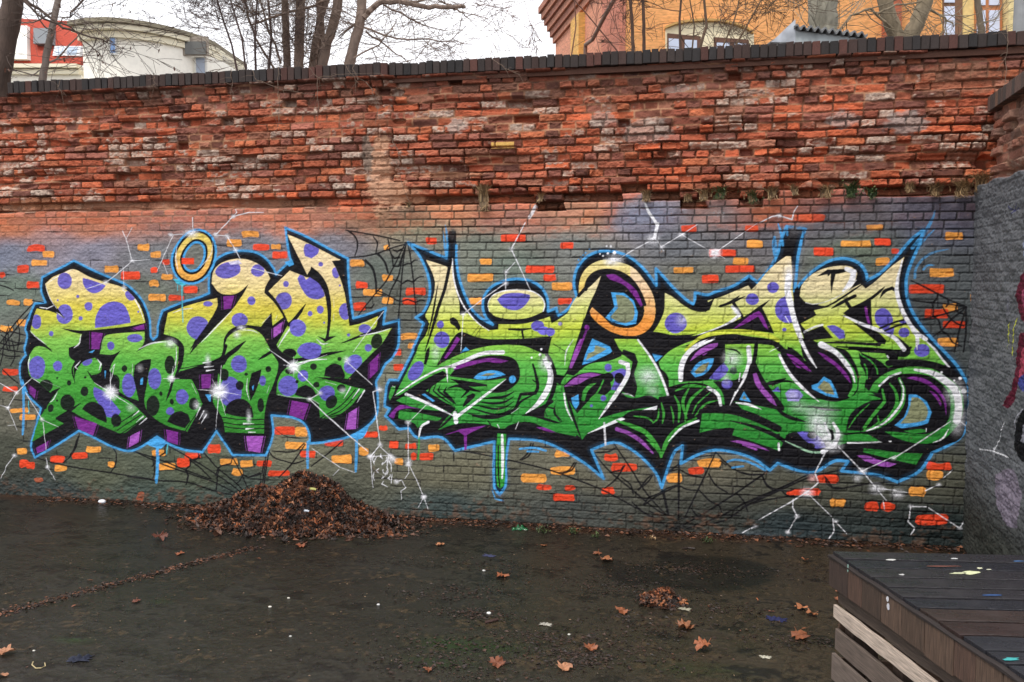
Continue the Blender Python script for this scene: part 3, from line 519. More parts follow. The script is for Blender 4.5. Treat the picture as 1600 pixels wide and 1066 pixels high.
Kr('F', [(700,620),(800,640),(950,635),(1080,590),(1140,520),(1250,460)], 5); Kr('F', [(740,640),(900,650),(1050,620)], 7); Kr('F', [(1240,210),(1260,280),(1280,400),(1260,450),(1140,460),(1080,600)], 5.5, (.6,.3)); Kr('F', [(1240,340),(1290,380)], 5); Kr('F', [(1150,640),(1300,580),(1400,520)], 6, (.2,.8))
B_('F', [(1160,640),(1340,570),(1335,650),(1480,700),(1420,700),(1250,650)]); Kr('F', [(1345,110),(1400,210),(1425,330),(1395,470),(1330,590)], 7, (.8,.7))
Kr('F', [(1420,560),(1420,620),(1470,670),(1480,690)], 3); Kr('F', [(1340,600),(1360,650)], 3); Kr('F', [(865,680),(890,720)], 5); Kr('F', [(450,750),(520,690),(610,590)], 4); Kr('F', [(120,590),(300,610),(480,655)], 3)
stroke('F', [(90,470),(300,330),(510,232),(590,235)], 2.6, WHT, taper=(.3,1.2)); stroke('F', [(510,240),(650,190),(820,120),(990,110)], 6, WHT, taper=(.5,1.1)); stroke('F', [(520,240),(530,360)], 3.5, WHT, taper=(1,.2))
stroke('F', [(185,460),(330,520),(580,640)], 4.2, WHT, taper=(1.2,.3)); stroke('F', [(1015,335),(800,500),(600,650)], 3.8, WHT, taper=(.1,1.4)); stroke('F', [(590,620),(600,690)], 7, WHT)
stroke('F', [(1340,180),(1385,280),(1370,400),(1290,530),(1180,620)], 9, WHT, taper=(.8,.1), clip=None); spray('F', 1340, 200, 14, 18, WHT, .9); H_('F', [(1130,570),(1060,620)], 1.6)
poly('F', [(315,460),(340,455),(425,515),(405,522)], BLU, smooth=False)
poly('F', [(90,580),(140,550),(300,582),(200,575),(110,600),(80,665),(40,640)], DPU); poly('F', [(500,800),(640,750),(850,720),(720,780),(690,800),(688,920),(670,925),(665,800),(620,770)], DPU, smooth=False); poly('F', [(1265,735),(1330,735),(1430,775),(1380,775)], DPU)
stroke('F', [(370,690),(310,730),(290,820)], 3.4, WHT, taper=(1.2,.6)); stroke('F', [(292,820),(290,900),(285,1000)], 3, s2l((60,150,60)), breakup=.3); H_('F', [(1120,690),(1095,750)], 3.5); H_('F', [(945,710),(960,740)], 3.5); H_('F', [(70,390),(90,400)], 2)
ell('F', 265, 265, 52, 92, PUR, rot=32, clip=FILL_R)
ell('E', 482, 965, 66, 68, PUR, clip=FILL_R); ell('E', 470, 838, 30, 32, PUR, clip=FILL_R); poly('E', [(940,630),(1000,585),(1120,575),(1215,590),(1210,630),(1150,700),(1080,720),(990,690)], PUR)
ell('E', 1280, 850, 55, 45, PUR); ell('E', 1330, 890, 50, 35, PUR*1.5); ell('E', 1385, 900, 38, 35, PUR*1.2); ell('G', 188, 832, 18, 16, s2l((150,140,190)))
spray('F', 430, 110, 12, 22, WHT, .5)
# G/H details
B_('G', [(390,790),(440,650),(470,600),(500,560),(530,430),(580,400),(700,440),(780,540),(850,660),(860,780),(800,850),(700,860),(600,820),(540,760),(440,690),(430,730),(470,800),(560,890),(700,940),(840,935),(940,900),(1000,900),(1130,925),(1330,915),(1100,1000),(1050,1066),(1000,1140),(900,1066),(840,960),(700,960),(640,960),(680,1040),(700,1100),(600,1140),(430,1170),(300,1266),(240,1250),(330,960)])
poly('G', [(345,583),(350,480),(390,390),(460,330),(560,300),(700,325),(800,370),(880,460),(950,570),(978,680),(970,800),(920,880),(840,925),(740,932),(620,900),(520,840),(450,770),(435,730),(455,695),(560,790),(620,845),(740,868),(830,845),(885,760),(880,650),(840,560),(770,460),(680,400),(580,385),(480,410),(420,470),(405,540)], ringc)
poly('G', [(570,425),(640,420),(720,470),(800,530),(860,600),(880,670),(860,690),(800,600),(720,510),(600,460)], DPU)
poly('G', [(612,570),(720,575),(800,640),(835,740),(820,830),(740,848),(620,820),(565,780),(640,690)], BLU, smooth=False); poly('G', [(650,590),(720,600),(790,660),(808,740),(795,800),(730,825),(640,800),(605,775),(668,700)], s2l((128,134,106)))
Kr('G', [(400,545),(420,470),(480,410),(580,388),(690,410),(780,470),(850,570),(890,670)], 6, (1,1)); Kr('G', [(430,500),(340,600)], 6, (1,.8))
fillR('G', [(640,958),(840,960),(900,1050),(960,1160),(1030,1290),(1090,1450),(1030,1470),(940,1430),(820,1440),(790,1290),(800,1200),(840,1150),(790,1080),(700,1060)])
stroke('G', [(835,965),(900,1050),(960,1140)], 2.4, WHT); poly('G', [(455,955),(600,1020),(620,1060),(600,1080),(450,1150),(370,1175),(400,1080)], BLU, smooth=False); poly('G', [(480,1010),(575,1040),(540,1065),(430,1120),(400,1140),(420,1080),(470,1060)], s2l((140,145,110)), smooth=False)
poly('H', [(355,0),(385,0),(350,100),(285,245),(262,240),(310,90)], LPU*.8); ell('G', 410, 865, 20, 24, DPU); stroke('G', [(410,870),(380,960),(340,1050)], 3, DPU)
stroke('H', [(220,450),(240,570),(290,680)], 2.4, WHT, taper=(1,.3)); H_('H', [(300,0),(240,100),(225,220)], 2, .8)
B_('H', [(215,390),(300,310),(430,275),(540,285),(600,290),(615,420),(560,470),(490,450),(400,540),(330,620),(290,560),(230,450)])
fillR('H', [(365,510),(380,430),(430,380),(490,365),(420,430),(390,520)]); Kr('H', [(560,300),(500,440),(400,530)], 0.1)
stroke('H', [(555,330),(500,440),(440,500)], 2.2, GRN); poly('H', [(220,395),(330,310),(440,280),(530,295),(420,330),(340,375),(270,390)], LPU*.75)
poly('H', [(280,490),(340,460),(345,540),(318,588),(290,540)], BLU, smooth=False)
ell('H', 588, 238, 30, 34, PUR); poly('H', [(610,280),(700,245),(740,260),(720,350),(660,430),(610,420),(640,340)], PUR); ell('H', 680, 325, 42, 45, BK); ell('H', 590, 320, 45, 42, BK); ell('H', 548, 492, 24, 24, PUR); ell('H', 448, 555, 12, 12, PUR)
stroke('H', [(690,190),(750,210),(750,300),(640,480),(510,665)], 6.5, WHT, taper=(1,.15)); B_('H', [(575,600),(640,510),(700,490),(760,540),(990,490),(1010,520),(990,560),(790,590),(560,640)])
Kr('H', [(720,100),(800,130),(815,200),(790,290),(815,400),(800,470)], 6, (.8,.8)); stroke('H', [(420,785),(640,690),(820,620),(995,570)], 4.6, WHT, taper=(.2,1.2)); stroke('H', [(555,700),(565,880)], 3, WHT, breakup=.3); spray('H', 920, 310, 26, 22, WHT, .75); spray('H', 960, 430, 16, 12, WHT, .4)
H_('H', [(700,455),(760,460),(800,480)], 2.2, .8)
B_('H', [(840,-10),(1180,-30),(1260,20),(1100,100),(1010,190),(960,160),(900,80)]) ; poly('H', [(955,122),(1040,140),(985,192)], BLU, smooth=False)
stroke('H', [(835,10),(920,120),(1000,250),(1060,390),(1095,500)], 3.4, WHT, taper=(.5,1))
Kr('H', [(1010,240),(1070,310),(1090,400)], 5); B_('H', [(1200,350),(1190,300),(1230,200),(1290,110),(1400,40),(1560,-5),(1540,150),(1450,290),(1370,350),(1280,350)])
stroke('H', [(1190,340),(1190,240),(1230,140),(1330,50),(1480,-10)], 6, WHT, taper=(1,.4)); poly('H', [(1270,180),(1320,110),(1420,60),(1500,35),(1490,65),(1400,110),(1330,140)], LPU*.85); poly('H', [(1275,280),(1330,210),(1400,165),(1465,158),(1450,220),(1390,290),(1320,315)], BLU); poly('H', [(1310,275),(1350,225),(1430,180),(1430,210),(1380,270),(1330,290)], s2l((140,140,100)))
B_('H', [(1110,470),(1150,400),(1260,375),(1400,400),(1490,450),(1540,540),(1590,560),(1590,600),(1440,600),(1370,620),(1360,700),(1340,800),(1200,740),(1100,790),(1030,850),(900,780),(700,650),(780,600),(990,590),(1010,480)])
for P_, w_ in (([(1140,470),(1180,560),(1175,690)],4), ([(1260,410),(1210,520),(1240,660)],4.5), ([(1390,400),(1280,500),(1240,600),(1230,680)],4.5), ([(1030,530),(1050,620),(1040,700)],3.5), ([(1500,510),(1400,540),(1310,640)],3), ([(1110,560),(1130,640),(1130,700)],2.5), ([(1010,580),(1000,660),(960,700)],2.5), ([(1150,430),(1260,390),(1400,400)],5), ([(660,680),(800,730),(900,780),(1000,900),(1030,980)],7), ([(1320,660),(1180,740),(1080,850),(1030,970)],7.5), ([(800,640),(920,660),(960,690)],3), ([(760,700),(900,760)],3), ([(1440,440),(1330,540),(1290,620)],2)):
    stroke('H', P_, w_, GRN*.9, taper=(.4,.5))
poly('H', [(900,830),(980,870),(1020,980),(1090,860),(1060,930),(1030,990),(1000,940)], GRN)
stroke('H', [(1420,405),(1500,460),(1525,550)], 5, WHT, taper=(1,.8)); stroke('H', [(1340,680),(1200,740),(1090,850)], 3.2, WHT, taper=(1,.3)); stroke('H', [(660,750),(760,785),(860,850),(960,950)], 6, LPU*.8, taper=(1,.4), breakup=.15); Kr('H', [(220,400),(280,600),(370,850)], 4.5, (.3,.2))
Kr('H', [(60,560),(140,580),(150,630),(190,690)], 3); Kr('G', [(130,1000),(230,1060)], 3); Kr('G', [(1510,690),(1600,655),(1680,600)], 4); Kr('G', [(1580,650),(1720,780)], 0.1)
ell('G', 1150, 825, 92, 85, PUR, clip=FILL_R); spray('G', 1200, 800, 14, 14, WHT, .5)
# I/J details
B_('I', [(250,650),(300,620),(260,720),(180,735),(80,700),(0,650),(130,680),(160,600)])
stroke('I', [(350,685),(450,650),(555,602)], 4, BK, taper=(1,.3)); Kr('I', [(460,660),(530,770)], 5, (1,1)); stroke('I', [(450,690),(510,760),(400,840),(200,920),(60,960)], 4.5, WHT, taper=(1,.4)); spray('I', 480, 730, 8, 9, WHT, .8)
B_('I', [(770,625),(700,700),(750,800),(800,915),(680,895),(560,890),(420,900),(250,930),(130,970),(0,1010),(0,940),(160,925),(330,870),(550,770),(680,680)])
poly('I', [(450,880),(600,760),(670,725),(700,760),(750,880),(720,860),(665,770),(560,830)], DPU); stroke('I', [(60,1050),(180,950),(330,905),(560,900),(760,935),(830,970)], 7, GR if False else s2l((196,206,70)), taper=(.5,.8))
B_('I', [(110,1066),(250,960),(400,935),(600,940),(760,960),(860,1010),(900,1066),(840,1066),(780,1010),(660,985),(620,985),(400,990),(330,1066)])
ell('I', 788, 530, 50, 46, PUR); ell('I', 616, 627, 55, 50, PUR); poly('I', [(890,600),(830,640),(805,700),(820,770),(880,820),(950,825),(930,740),(905,660)], PUR); ell('I', 882, 880, 18, 16, PUR)
spray('I', 920, 420, 12, 24, WHT, .9); stroke('I', [(920,440),(910,560),(950,720),(1000,900),(1070,1066)], 9, WHT, taper=(1,.3)); Kr('I', [(890,480),(880,350),(905,270)], 0.1)
poly('I', [(905,265),(860,380),(640,560),(560,520),(620,550),(760,440),(850,330)], GR)
B_('I', [(965,560),(990,520),(1060,620),(1150,670),(1270,690),(1130,720),(1150,760),(1020,830),(1060,905),(1200,845),(1290,950),(1110,970),(1170,1066),(1080,1066),(1040,940),(990,800),(960,680)])
stroke('I', [(1150,700),(1250,680),(1400,590),(1590,460)], 3, BK, taper=(.5,.3))
poly('I', [(1010,600),(1030,510),(1100,430),(1220,370),(1350,350),(1440,360),(1490,410),(1460,500),(1370,590),(1250,640),(1130,670),(1060,650)], GR, mask_out=FILL_R)
stroke('I', [(1060,655),(1130,668),(1250,640),(1400,560),(1480,470)], 1.2, WHT, alpha=.7); stroke('I', [(1400,375),(1460,400),(1440,480),(1370,560)], 8, WHT, taper=(.8,.3)); poly('I', [(1150,440),(1240,380),(1380,375),(1400,400),(1310,420),(1290,500),(1275,590),(1265,480),(1270,415),(1245,440),(1240,420)], BK, smooth=False)
stroke('I', [(1275,705),(1370,650),(1470,600)], 5, BK, taper=(.2,1)); Kr('I', [(1400,650),(1440,710)], 5, (1,1)); stroke('I', [(1050,900),(1130,860),(1200,840)], 3, WHT, alpha=.8)
poly('I', [(1235,850),(1300,845),(1380,890),(1390,950),(1340,960),(1280,900)], PUR); stroke('I', [(890,770),(925,830)], 1, WHT)
B_('K', [(485,630),(255,745),(330,800),(480,850),(560,880),(620,900),(720,950),(810,1030),(815,1080),(770,1110),(600,1090),(780,1050),(700,960),(560,890),(500,860),(490,760)])
B_('K', [(250,745),(310,700),(430,640),(600,525),(485,630),(490,800),(500,860),(330,790)]); B_('K', [(325,815),(420,850),(540,900),(615,970),(600,1005),(540,985),(430,900)]); stroke('K', [(10,990),(300,990),(520,1000),(600,985)], 3.4, BK, taper=(.5,1)); stroke('K', [(200,1022),(500,1040),(760,1060),(815,1030)], 3.8, BK, taper=(.5,1))
poly('K', [(430,690),(450,685),(465,770),(480,835),(460,830),(440,760)], DPU); stroke('K', [(260,765),(400,830),(560,890),(680,950),(760,1045)], 5, WHT, taper=(.4,1.2)); 
ell('K', 590, 785, 72, 88, PUR, rot=-25); poly('K', [(560,860),(680,860),(670,925),(620,910)], PUR); ell('K', 760, 905, 46, 42, PUR); ell('K', 755, 815, 35, 16, PUR, clip=FILL_R)
stroke('K', [(560,870),(680,820),(790,790)], 3, BK); stroke('K', [(600,890),(700,850),(800,825)], 3, BK); stroke('K', [(560,615),(600,560),(660,535),(685,550)], 5, BK, taper=(.2,1)); stroke('K', [(490,620),(550,570),(600,522)], 4, BK, taper=(1,.2))
stroke('K', [(745,300),(710,450),(700,560),(730,680),(780,790),(860,900),(940,960)], 5.5, WHT, taper=(.3,1)); stroke('K', [(830,880),(870,940),(865,1060)], 5, WHT, taper=(1,.4)); H_('K', [(940,970),(1000,1030),(1040,1060)], 2.6)
stroke('L', [(1010,80),(1080,170),(1135,235)], 2.6, WHT); ell('L', 910, 95, 65, 55, PUR); stroke('L', [(865,0),(868,90)], 3, WHT, taper=(1,.2)); stroke('L', [(620,140),(660,200)], 2, WHT)
B_('L', [(270,90),(600,120),(640,190),(720,200),(900,180),(1060,230),(1180,270),(1240,340),(1260,420),(1180,340),(1050,260),(900,225),(750,235),(640,270),(540,340),(480,440),(440,400),(430,300),(400,200),(380,110),(450,130),(560,190),(640,240),(670,215),(620,130)]) if False else None
stroke('L', [(630,200),(720,195),(880,195),(1040,225),(1180,290),(1250,370)], 9, BK, taper=(1,.8)); B_('L', [(380,110),(440,160),(560,190),(640,250),(540,320),(470,430),(430,400),(440,300),(400,200)]); B_('L', [(640,120),(720,130),(700,190),(680,230),(630,190)])
stroke('L', [(400,130),(480,180),(530,240),(540,290)], 1.8, GRN); stroke('L', [(430,210),(450,260),(450,330)], 2.2, GRN)
stroke('L', [(480,300),(400,400)], 0.1, BK)
B_('L', [(20,30),(130,60),(270,90),(330,160),(380,280),(370,400),(320,470),(210,520),(60,500),(-60,430),(-140,340),(-200,200),(-210,60),(-150,90),(-60,180),(-40,250),(-90,120),(-100,20)])
stroke('L', [(-10,240),(-80,130),(-100,30)], 0.1, BK)
stroke('L', [(60,50),(190,110),(280,200),(340,300),(350,400)], 6.5, GRN, taper=(1,1)); stroke('L', [(80,55),(180,110),(280,200),(335,290),(352,370)], 6, WHT, taper=(1.3,.2)); stroke('L', [(350,370),(340,430),(300,470)], 4, GRN)
poly('L', [(40,110),(110,140),(220,220),(300,310),(320,375),(290,340),(200,230),(120,170)], DPU); poly('L', [(-50,400),(10,385),(90,312),(150,335),(190,400),(215,490),(130,480),(10,410)], BLU, smooth=False); poly('L', [(40,405),(95,345),(140,360),(170,420),(180,465),(120,450)], s2l((140,140,102)), smooth=False)
B_('L', [(580,370),(700,300),(800,290),(940,300),(1060,370),(1130,480),(1140,600),(1100,720),(1000,770),(900,750),(760,760),(640,740),(560,780),(440,770),(480,780),(620,690),(700,600),(740,500),(730,400),(700,340),(640,370),(700,450),(700,540),(600,480),(540,440)])
B_('L', [(440,455),(560,470),(600,430),(650,370),(700,450),(690,560),(600,690),(460,760),(280,760),(300,650),(360,580),(470,520),(590,500)]) 
for P_, w_ in (([(720,330),(755,420),(740,540),(660,650),(560,720),(430,765)],7), ([(640,370),(690,440),(700,540),(640,640),(560,700)],4.5), ([(580,420),(600,520),(500,640),(430,750)],4.5), ([(560,580),(480,660),(420,740)],3), ([(470,540),(360,650),(300,740)],2), ([(540,640),(550,690),(500,730)],2.2)): stroke('L', P_, w_, GRN*.9, taper=(.5,.5))
stroke('L', [(725,340),(755,420),(740,530),(650,650),(560,720),(450,765)], 3, WHT, taper=(.4,.6)); poly('L', [(780,325),(850,312),(960,345),(1060,430),(1110,520),(1112,640),(1080,500),(1000,410),(900,355)], DPU); poly('L', [(970,430),(1020,450),(1070,530),(1065,560),(1030,500)], DPU)
poly('L', [(800,462),(870,465),(950,520),(990,610),(960,700),(880,725),(740,742),(680,718),(760,650),(795,560)], BLU, smooth=False); poly('L', [(825,485),(880,490),(940,550),(960,610),(940,675),(860,695),(730,705),(790,620)], s2l((138,142,108)))
stroke('L', [(555,390),(640,315),(730,280)], 2.8, WHT); stroke('L', [(850,255),(1000,285),(1120,360),(1190,430),(1215,560),(1200,680)], 10, WHT, taper=(.3,1)); spray('L', 1190, 450, 20, 26, WHT, .9); spray('L', 1210, 640, 14, 20, WHT, .8)
Kr('L', [(0,560),(120,585),(240,595)], 2.4); B_('L', [(620,770),(700,820),(850,870),(980,875),(1100,840),(1230,720),(1270,740),(1230,830),(1100,890),(980,940),(900,1000),(600,920),(400,900),(430,880),(640,870),(600,820)])
fillR('L', [(600,770),(700,790),(860,805),(960,800),(1060,760),(1150,690),(1130,750),(1080,830),(960,868),(820,858),(690,820)]); stroke('L', [(1130,750),(1080,830),(1000,862)], 2.2, WHT, taper=(.3,.3)); H_('L', [(945,745),(945,770)], 2.5); H_('L', [(900,965),(860,1020)], 3); stroke('L', [(290,865),(450,862),(650,852)], 2, WHT)
B_('L', [(230,790),(430,770),(560,760),(640,860),(600,870),(440,790),(280,800)]); fillR('L', [(425,910),(560,925),(700,945),(915,955),(860,1045),(700,1010),(420,940)])
poly('L', [(365,970),(450,970),(560,1010),(700,1040),(620,1066),(480,1030)], LPU*.8)
# J overlays
B_('J', [(40,340),(30,250),(80,130),(200,50),(330,0),(380,40),(370,150),(290,260),(200,330),(120,355)]); stroke('J', [(20,340),(30,230),(80,120),(160,60),(300,0)], 6, WHT, taper=(1,.3)); poly('J', [(95,185),(150,110),(240,50),(330,32),(320,62),(220,110),(150,150)], LPU*.85); poly('J', [(195,130),(245,112),(210,140)], LPU*.85)
poly('J', [(100,275),(160,200),(240,165),(295,160),(280,220),(220,290),(140,318)], BLU); poly('J', [(130,275),(180,225),(255,190),(245,225),(200,280),(150,290)], s2l((142,140,100)))
poly('J', [(380,195),(330,240),(255,330),(330,345),(390,300),(420,250)], PUR); ell('J', 405, 375, 45, 42, PUR); ell('J', 458, 262, 32, 32, s2l((70,95,80))); spray('J', 450, 160, 20, 20, WHT, .8); spray('J', 400, 330, 10, 14, WHT, .5)
stroke('J', [(585,70),(590,200),(540,340),(480,450),(430,550)], 6.5, WHT, taper=(1,.15)); B_('J', [(600,210),(640,180),(690,290),(760,400),(880,560),(880,600),(680,560),(470,520),(430,550),(480,460),(560,330)]); Kr('J', [(650,30),(640,130),(625,200)], 6, (1,1)); B_('J', [(455,350),(510,320),(540,330),(480,440),(455,400)])
stroke('J', [(515,285),(505,350)], 1.8, WHT); poly('J', [(620,290),(650,280),(700,390),(780,480),(820,560),(760,520),(680,430),(640,370)], LPU*.8); poly('J', [(545,435),(605,525),(508,505)], BLU, smooth=False); poly('J', [(548,465),(570,505),(532,498)], s2l((140,140,104)), smooth=False)
Kr('J', [(700,380),(800,360),(890,330)], 6); Kr('J', [(850,380),(855,540)], 3.2); Kr('J', [(390,80),(480,95),(520,130)], 3); Kr('J', [(730,335),(740,335)], 4)
B_('J', [(850,90),(860,60),(900,90),(1020,160),(1090,200),(1150,240),(1100,190),(1040,60),(1000,-10),(1100,0),(1180,40),(1350,80),(1440,150),(1490,280),(1500,400),(1460,470),(1340,510),(1220,495),(1100,420),(1000,350),(900,220)])
stroke('J', [(1180,40),(1300,100),(1400,200),(1460,300),(1470,400),(1430,470)], 7, GRN, taper=(1,.8)); stroke('J', [(1190,45),(1310,110),(1400,210),(1450,290),(1470,360)], 6.5, WHT, taper=(1.4,.2)); stroke('J', [(1020,10),(1080,130),(1150,240)], 4, WHT, taper=(1.3,.2)); stroke('J', [(840,130),(890,230),(960,330),(1070,440),(1170,520)], 4.4, WHT, taper=(.8,.2)); H_('J', [(760,105),(830,70)], 2.4)
poly('J', [(900,120),(960,140),(1050,210),(1110,270),(1080,265),(1000,210),(930,160)], DPU); poly('J', [(940,180),(980,205),(1025,245),(990,235)], DPU); poly('J', [(1160,108),(1220,130),(1330,210),(1410,300),(1440,375),(1400,330),(1310,230),(1220,165)], DPU)
poly('J', [(1110,385),(1160,370),(1212,312),(1270,345),(1310,420),(1332,490),(1240,475),(1115,415)], BLU, smooth=False); poly('J', [(1160,405),(1212,345),(1260,370),(1290,430),(1300,465),(1230,450)], s2l((140,140,102)), smooth=False)
poly('J', [(780,435),(830,395),(850,440)], PUR); poly('J', [(890,450),(930,415),(1000,425),(1040,470),(1000,520),(910,515)], s2l((140,132,205))); spray('J', 950, 470, 14, 12, WHT, .4)
stroke('J', [(190,600),(400,590),(600,640),(830,745)], 12, BK, taper=(.6,.9)); stroke('J', [(430,680),(600,720),(800,800),(1000,920),(1150,950)], 6.5, BK, taper=(.2,1)); stroke('J', [(800,560),(900,640),(1060,690)], 6, BK, taper=(.5,.3)); Kr('J', [(1080,555),(1200,585),(1360,590)], 2.6)
stroke('J', [(480,530),(580,545),(690,585)], 3.6, WHT, taper=(.4,.2)); stroke('J', [(835,870),(838,925)], 3, WHT)
B_('J', [(890,800),(960,775),(1050,790),(1150,800),(1240,860),(1260,900),(1180,930),(1080,915),(950,860)]); poly('J', [(990,775),(1060,770),(1150,800),(1210,860),(1230,900),(1150,915),(1090,870),(1040,830)], PUR); ell('J', 1112, 800, 40, 30, BK); ell('J', 1100, 890, 38, 25, BK); stroke('J', [(890,850),(1000,900),(1100,940),(1220,935),(1290,880)], 3, s2l((150,190,160)), taper=(.3,1))
for x, y, r_, a in ((1230,820,26,1),(1180,740,26,.9),(1280,880,20,1),(1150,680,20,.6),(1200,620,30,.45),(1320,800,12,.8),(1100,600,20,.3),(1000,560,20,.35)): spray('J', x, y, r_, r_*.8, WHT, a)
stroke('J', [(1290,700),(1330,780),(1310,860),(1270,900),(1200,940)], 6, WHT, taper=(.6,1)); stroke('J', [(1220,700),(1240,760),(1270,820)], 3.5, WHT, breakup=.2); poly('J', [(1240,740),(1290,760),(1300,830),(1270,850),(1270,790)], BK); poly('J', [(430,850),(500,845),(620,870),(720,910),(760,935),(680,910),(560,880)], LPU*.8); stroke('J', [(540,880),(650,920)], 3, LPU*.8)
poly('J', [(1490,970),(1600,985),(1650,1000),(1560,1020)], LPU*.8)
for P_, w_ in (([(410,1020),(480,1005),(600,1030),(720,1090)],3.5), ([(450,1070),(540,1060)],3)): stroke('J', P_, w_, BLU, breakup=.2)
stroke('N', [(600,75),(680,70),(740,85)], 3.5, BLU, breakup=.2); stroke('N', [(640,88),(700,90)], 3, BLU, breakup=.2); stroke('N', [(450,300),(465,345),(510,358)], 2.4, BLU, breakup=.4)
for x, y, r_ in ((575,185,5),(610,185,6),(585,245,6),(640,240,9),(545,268,5),(520,250,4)): ell('G', x, y, r_*1.6, r_*1.6, WHT)
for x, y in ((340,300),(360,280),(380,260),(330,340),(430,210),(400,240),(350,330)): ell('G', x, y, 7, 7, BLU)
for x, y, r_ in ((1072,278,10),(1228,328,14),(1178,345,8),(1258,435,22)): ell('L', x, y, r_, r_, WHT)
for x, y, r_ in ((1310,85,9),(1350,155,10),(1385,205,12),(1230,155,8),(1300,130,12)): ell('F', x, y, r_, r_, WHT)
spray('G', 640, 300, 20, 13, WHT, 1); spray('G', 600, 320, 14, 9, WHT, .7)
for P_, w_ in (([(1200,120),(1170,240)], 4),): pass
# ---- cracks of light and stars
def crack(pan, P_, w_=1.5, nodes=(), a=.9, nr=9):
    nr = nr*(.62 if pan in 'YZ' else .8)
    stroke(pan, P_, w_, WHT, taper=(.8,.6), smooth=False, alpha=a, breakup=.15)
    for n_ in nodes: spray(pan, P_[n_][0], P_[n_][1], nr, nr*.8, WHT, .85)
crack('A', [(925,150),(955,210),(1000,375),(880,480),(800,540),(650,590)], 1.4, (2,4), nr=10); crack('A', [(1000,125),(955,210)], 1.1); crack('A', [(1000,375),(1130,368)], 1.3); crack('A', [(930,420),(940,580)], 1.1, (1,)); crack('A', [(1310,180),(1225,375),(1190,450)], 1.2); crack('A', [(1235,390),(1270,480)], 1.1); crack('A', [(1290,180),(1400,175)], 1.4, (0,)); crack('A', [(1455,50),(1462,150)], 1.8)
spray('A', 1450, 170, 20, 12, WHT, 1); crack('C', [(180,180),(310,40),(430,10),(540,10)], 1.6, (0,1)); crack('C', [(310,40),(340,10),(320,-30)], 1.2); crack('C', [(180,180),(265,190),(330,295),(370,370)], 1.5, (0,1,2)); crack('C', [(450,430),(560,460),(680,490)], 1.2); poly('C', [(275,385),(355,370),(380,400),(290,405)], s2l((205,200,225)))
crack('B', [(460,365),(250,290)], 0.1); crack('B', [(0,335),(125,405),(240,295),(300,330)], 1.5, (1,)); crack('B', [(125,405),(60,520),(0,500)], 1.3, (1,)); crack('B', [(190,400),(320,610),(440,665)], 1.3, (1,)); crack('B', [(325,630),(350,840)], 1.4); crack('B', [(60,520),(110,640),(130,690)], 1.1); crack('B', [(60,655),(110,650)], 1.1, a=.6); crack('B', [(110,880),(50,960),(5,1060)], 1.6, (0,), a=.7); crack('B', [(350,900),(360,970),(420,1066)], 1.6, (1,), a=.7)
def star(pan, x, y, L, rr):
    for a_, l_, w_ in L: stroke(pan, [(x, y), (x+l_*math.cos(D2R(a_)), y-l_*math.sin(D2R(a_)))], w_, WHT, taper=(1,.1), smooth=False)
    spray(pan, x, y, rr, rr*.9, WHT, 1, power=1.0); spray(pan, x, y, rr*.6, rr*.6, WHT, 1, power=.6)
star('B', 835, 405, [(90,180,1.8),(148,145,1.8),(-32,190,2),(-90,100,1.2),(20,90,1),(60,70,1),(200,70,1),(-60,70,1),(120,60,1),(0,60,1)], 18)
star('B', 1295, 298, [(80,100,1.4),(-100,60,1),(180,60,1.2),(0,60,1)], 9)
star('D', 205, 395, [(85,200,2.2),(175,170,1.6),(-95,290,1.6),(-75,190,1.8),(-10,170,1.4),(40,100,1.2),(120,110,1.2),(210,80,1),(-45,110,1)], 20)
star('D', 770, 210, [(145,250,2),(20,270,1.8),(-45,290,1.8),(90,80,1.2),(-90,100,1),(170,80,1),(60,60,1),(240,60,1)], 14)
crack('D', [(970,410),(890,455),(1000,560),(1190,730),(1330,850)], 1.8, (0,1)); spray('D', 1170, 160, 10, 10, WHT, .8); crack('D', [(1180,180),(1365,345)], 1.6); crack('D', [(1420,380),(1370,400),(1400,620),(1425,800)], 1.6, (0,), nr=12); crack('D', [(1425,800),(1350,890),(1500,880)], 1.3, (0,1,2))
crack('C', [(1450,760),(1320,930),(1220,1066)], 1.3, a=.8); crack('Q', [(920,35),(1060,130),(1135,155)], 1.2, a=.7); crack('Q', [(1055,140),(1025,170)], 1.4, a=.8)
for P_ in ([(215,560),(160,630),(175,830)], [(225,570),(300,640),(320,660)]): crack('V', P_, 1.4, (1,), nr=11)
for _ in range(26):
    x, y = rb.uniform(180,300), rb.uniform(610,790); l_ = rb.uniform(15,70)
    if rb.random() < .75: stroke('V', [(x,y),(x+rb.normal(0,8),y+l_*.5),(x+rb.normal(0,12),y+l_)], 1.5, WHT, taper=(.5,.5), alpha=.85)
for P_ in ([(325,790),(360,780),(385,830),(355,850),(358,905)], [(400,410),(402,660),(405,735),(380,770)], [(525,290),(405,410)], [(405,680),(450,770),(500,890),(530,970)], [(500,890),(465,955)]): crack('V', P_, 1.3, (0,), a=.85)
spray('V', 400, 665, 10, 10, WHT, .7); spray('V', 500, 885, 6, 6, WHT, .8); spray('V', 295, 650, 14, 10, WHT, .6)
crack('E', [(1175,-10),(1060,210),(1220,555)], 1.7, (1,)); crack('E', [(1090,320),(1015,400),(1012,555)], 1.5, (1,)); crack('E', [(1010,495),(830,620),(660,750),(640,1066)], 1.5, (0,2)); crack('P', [(0,0),(0,0)], 0.1)
stroke('W', [(838,318),(832,332),(827,340)], 5, WHT, taper=(.3,1), alpha=.7)
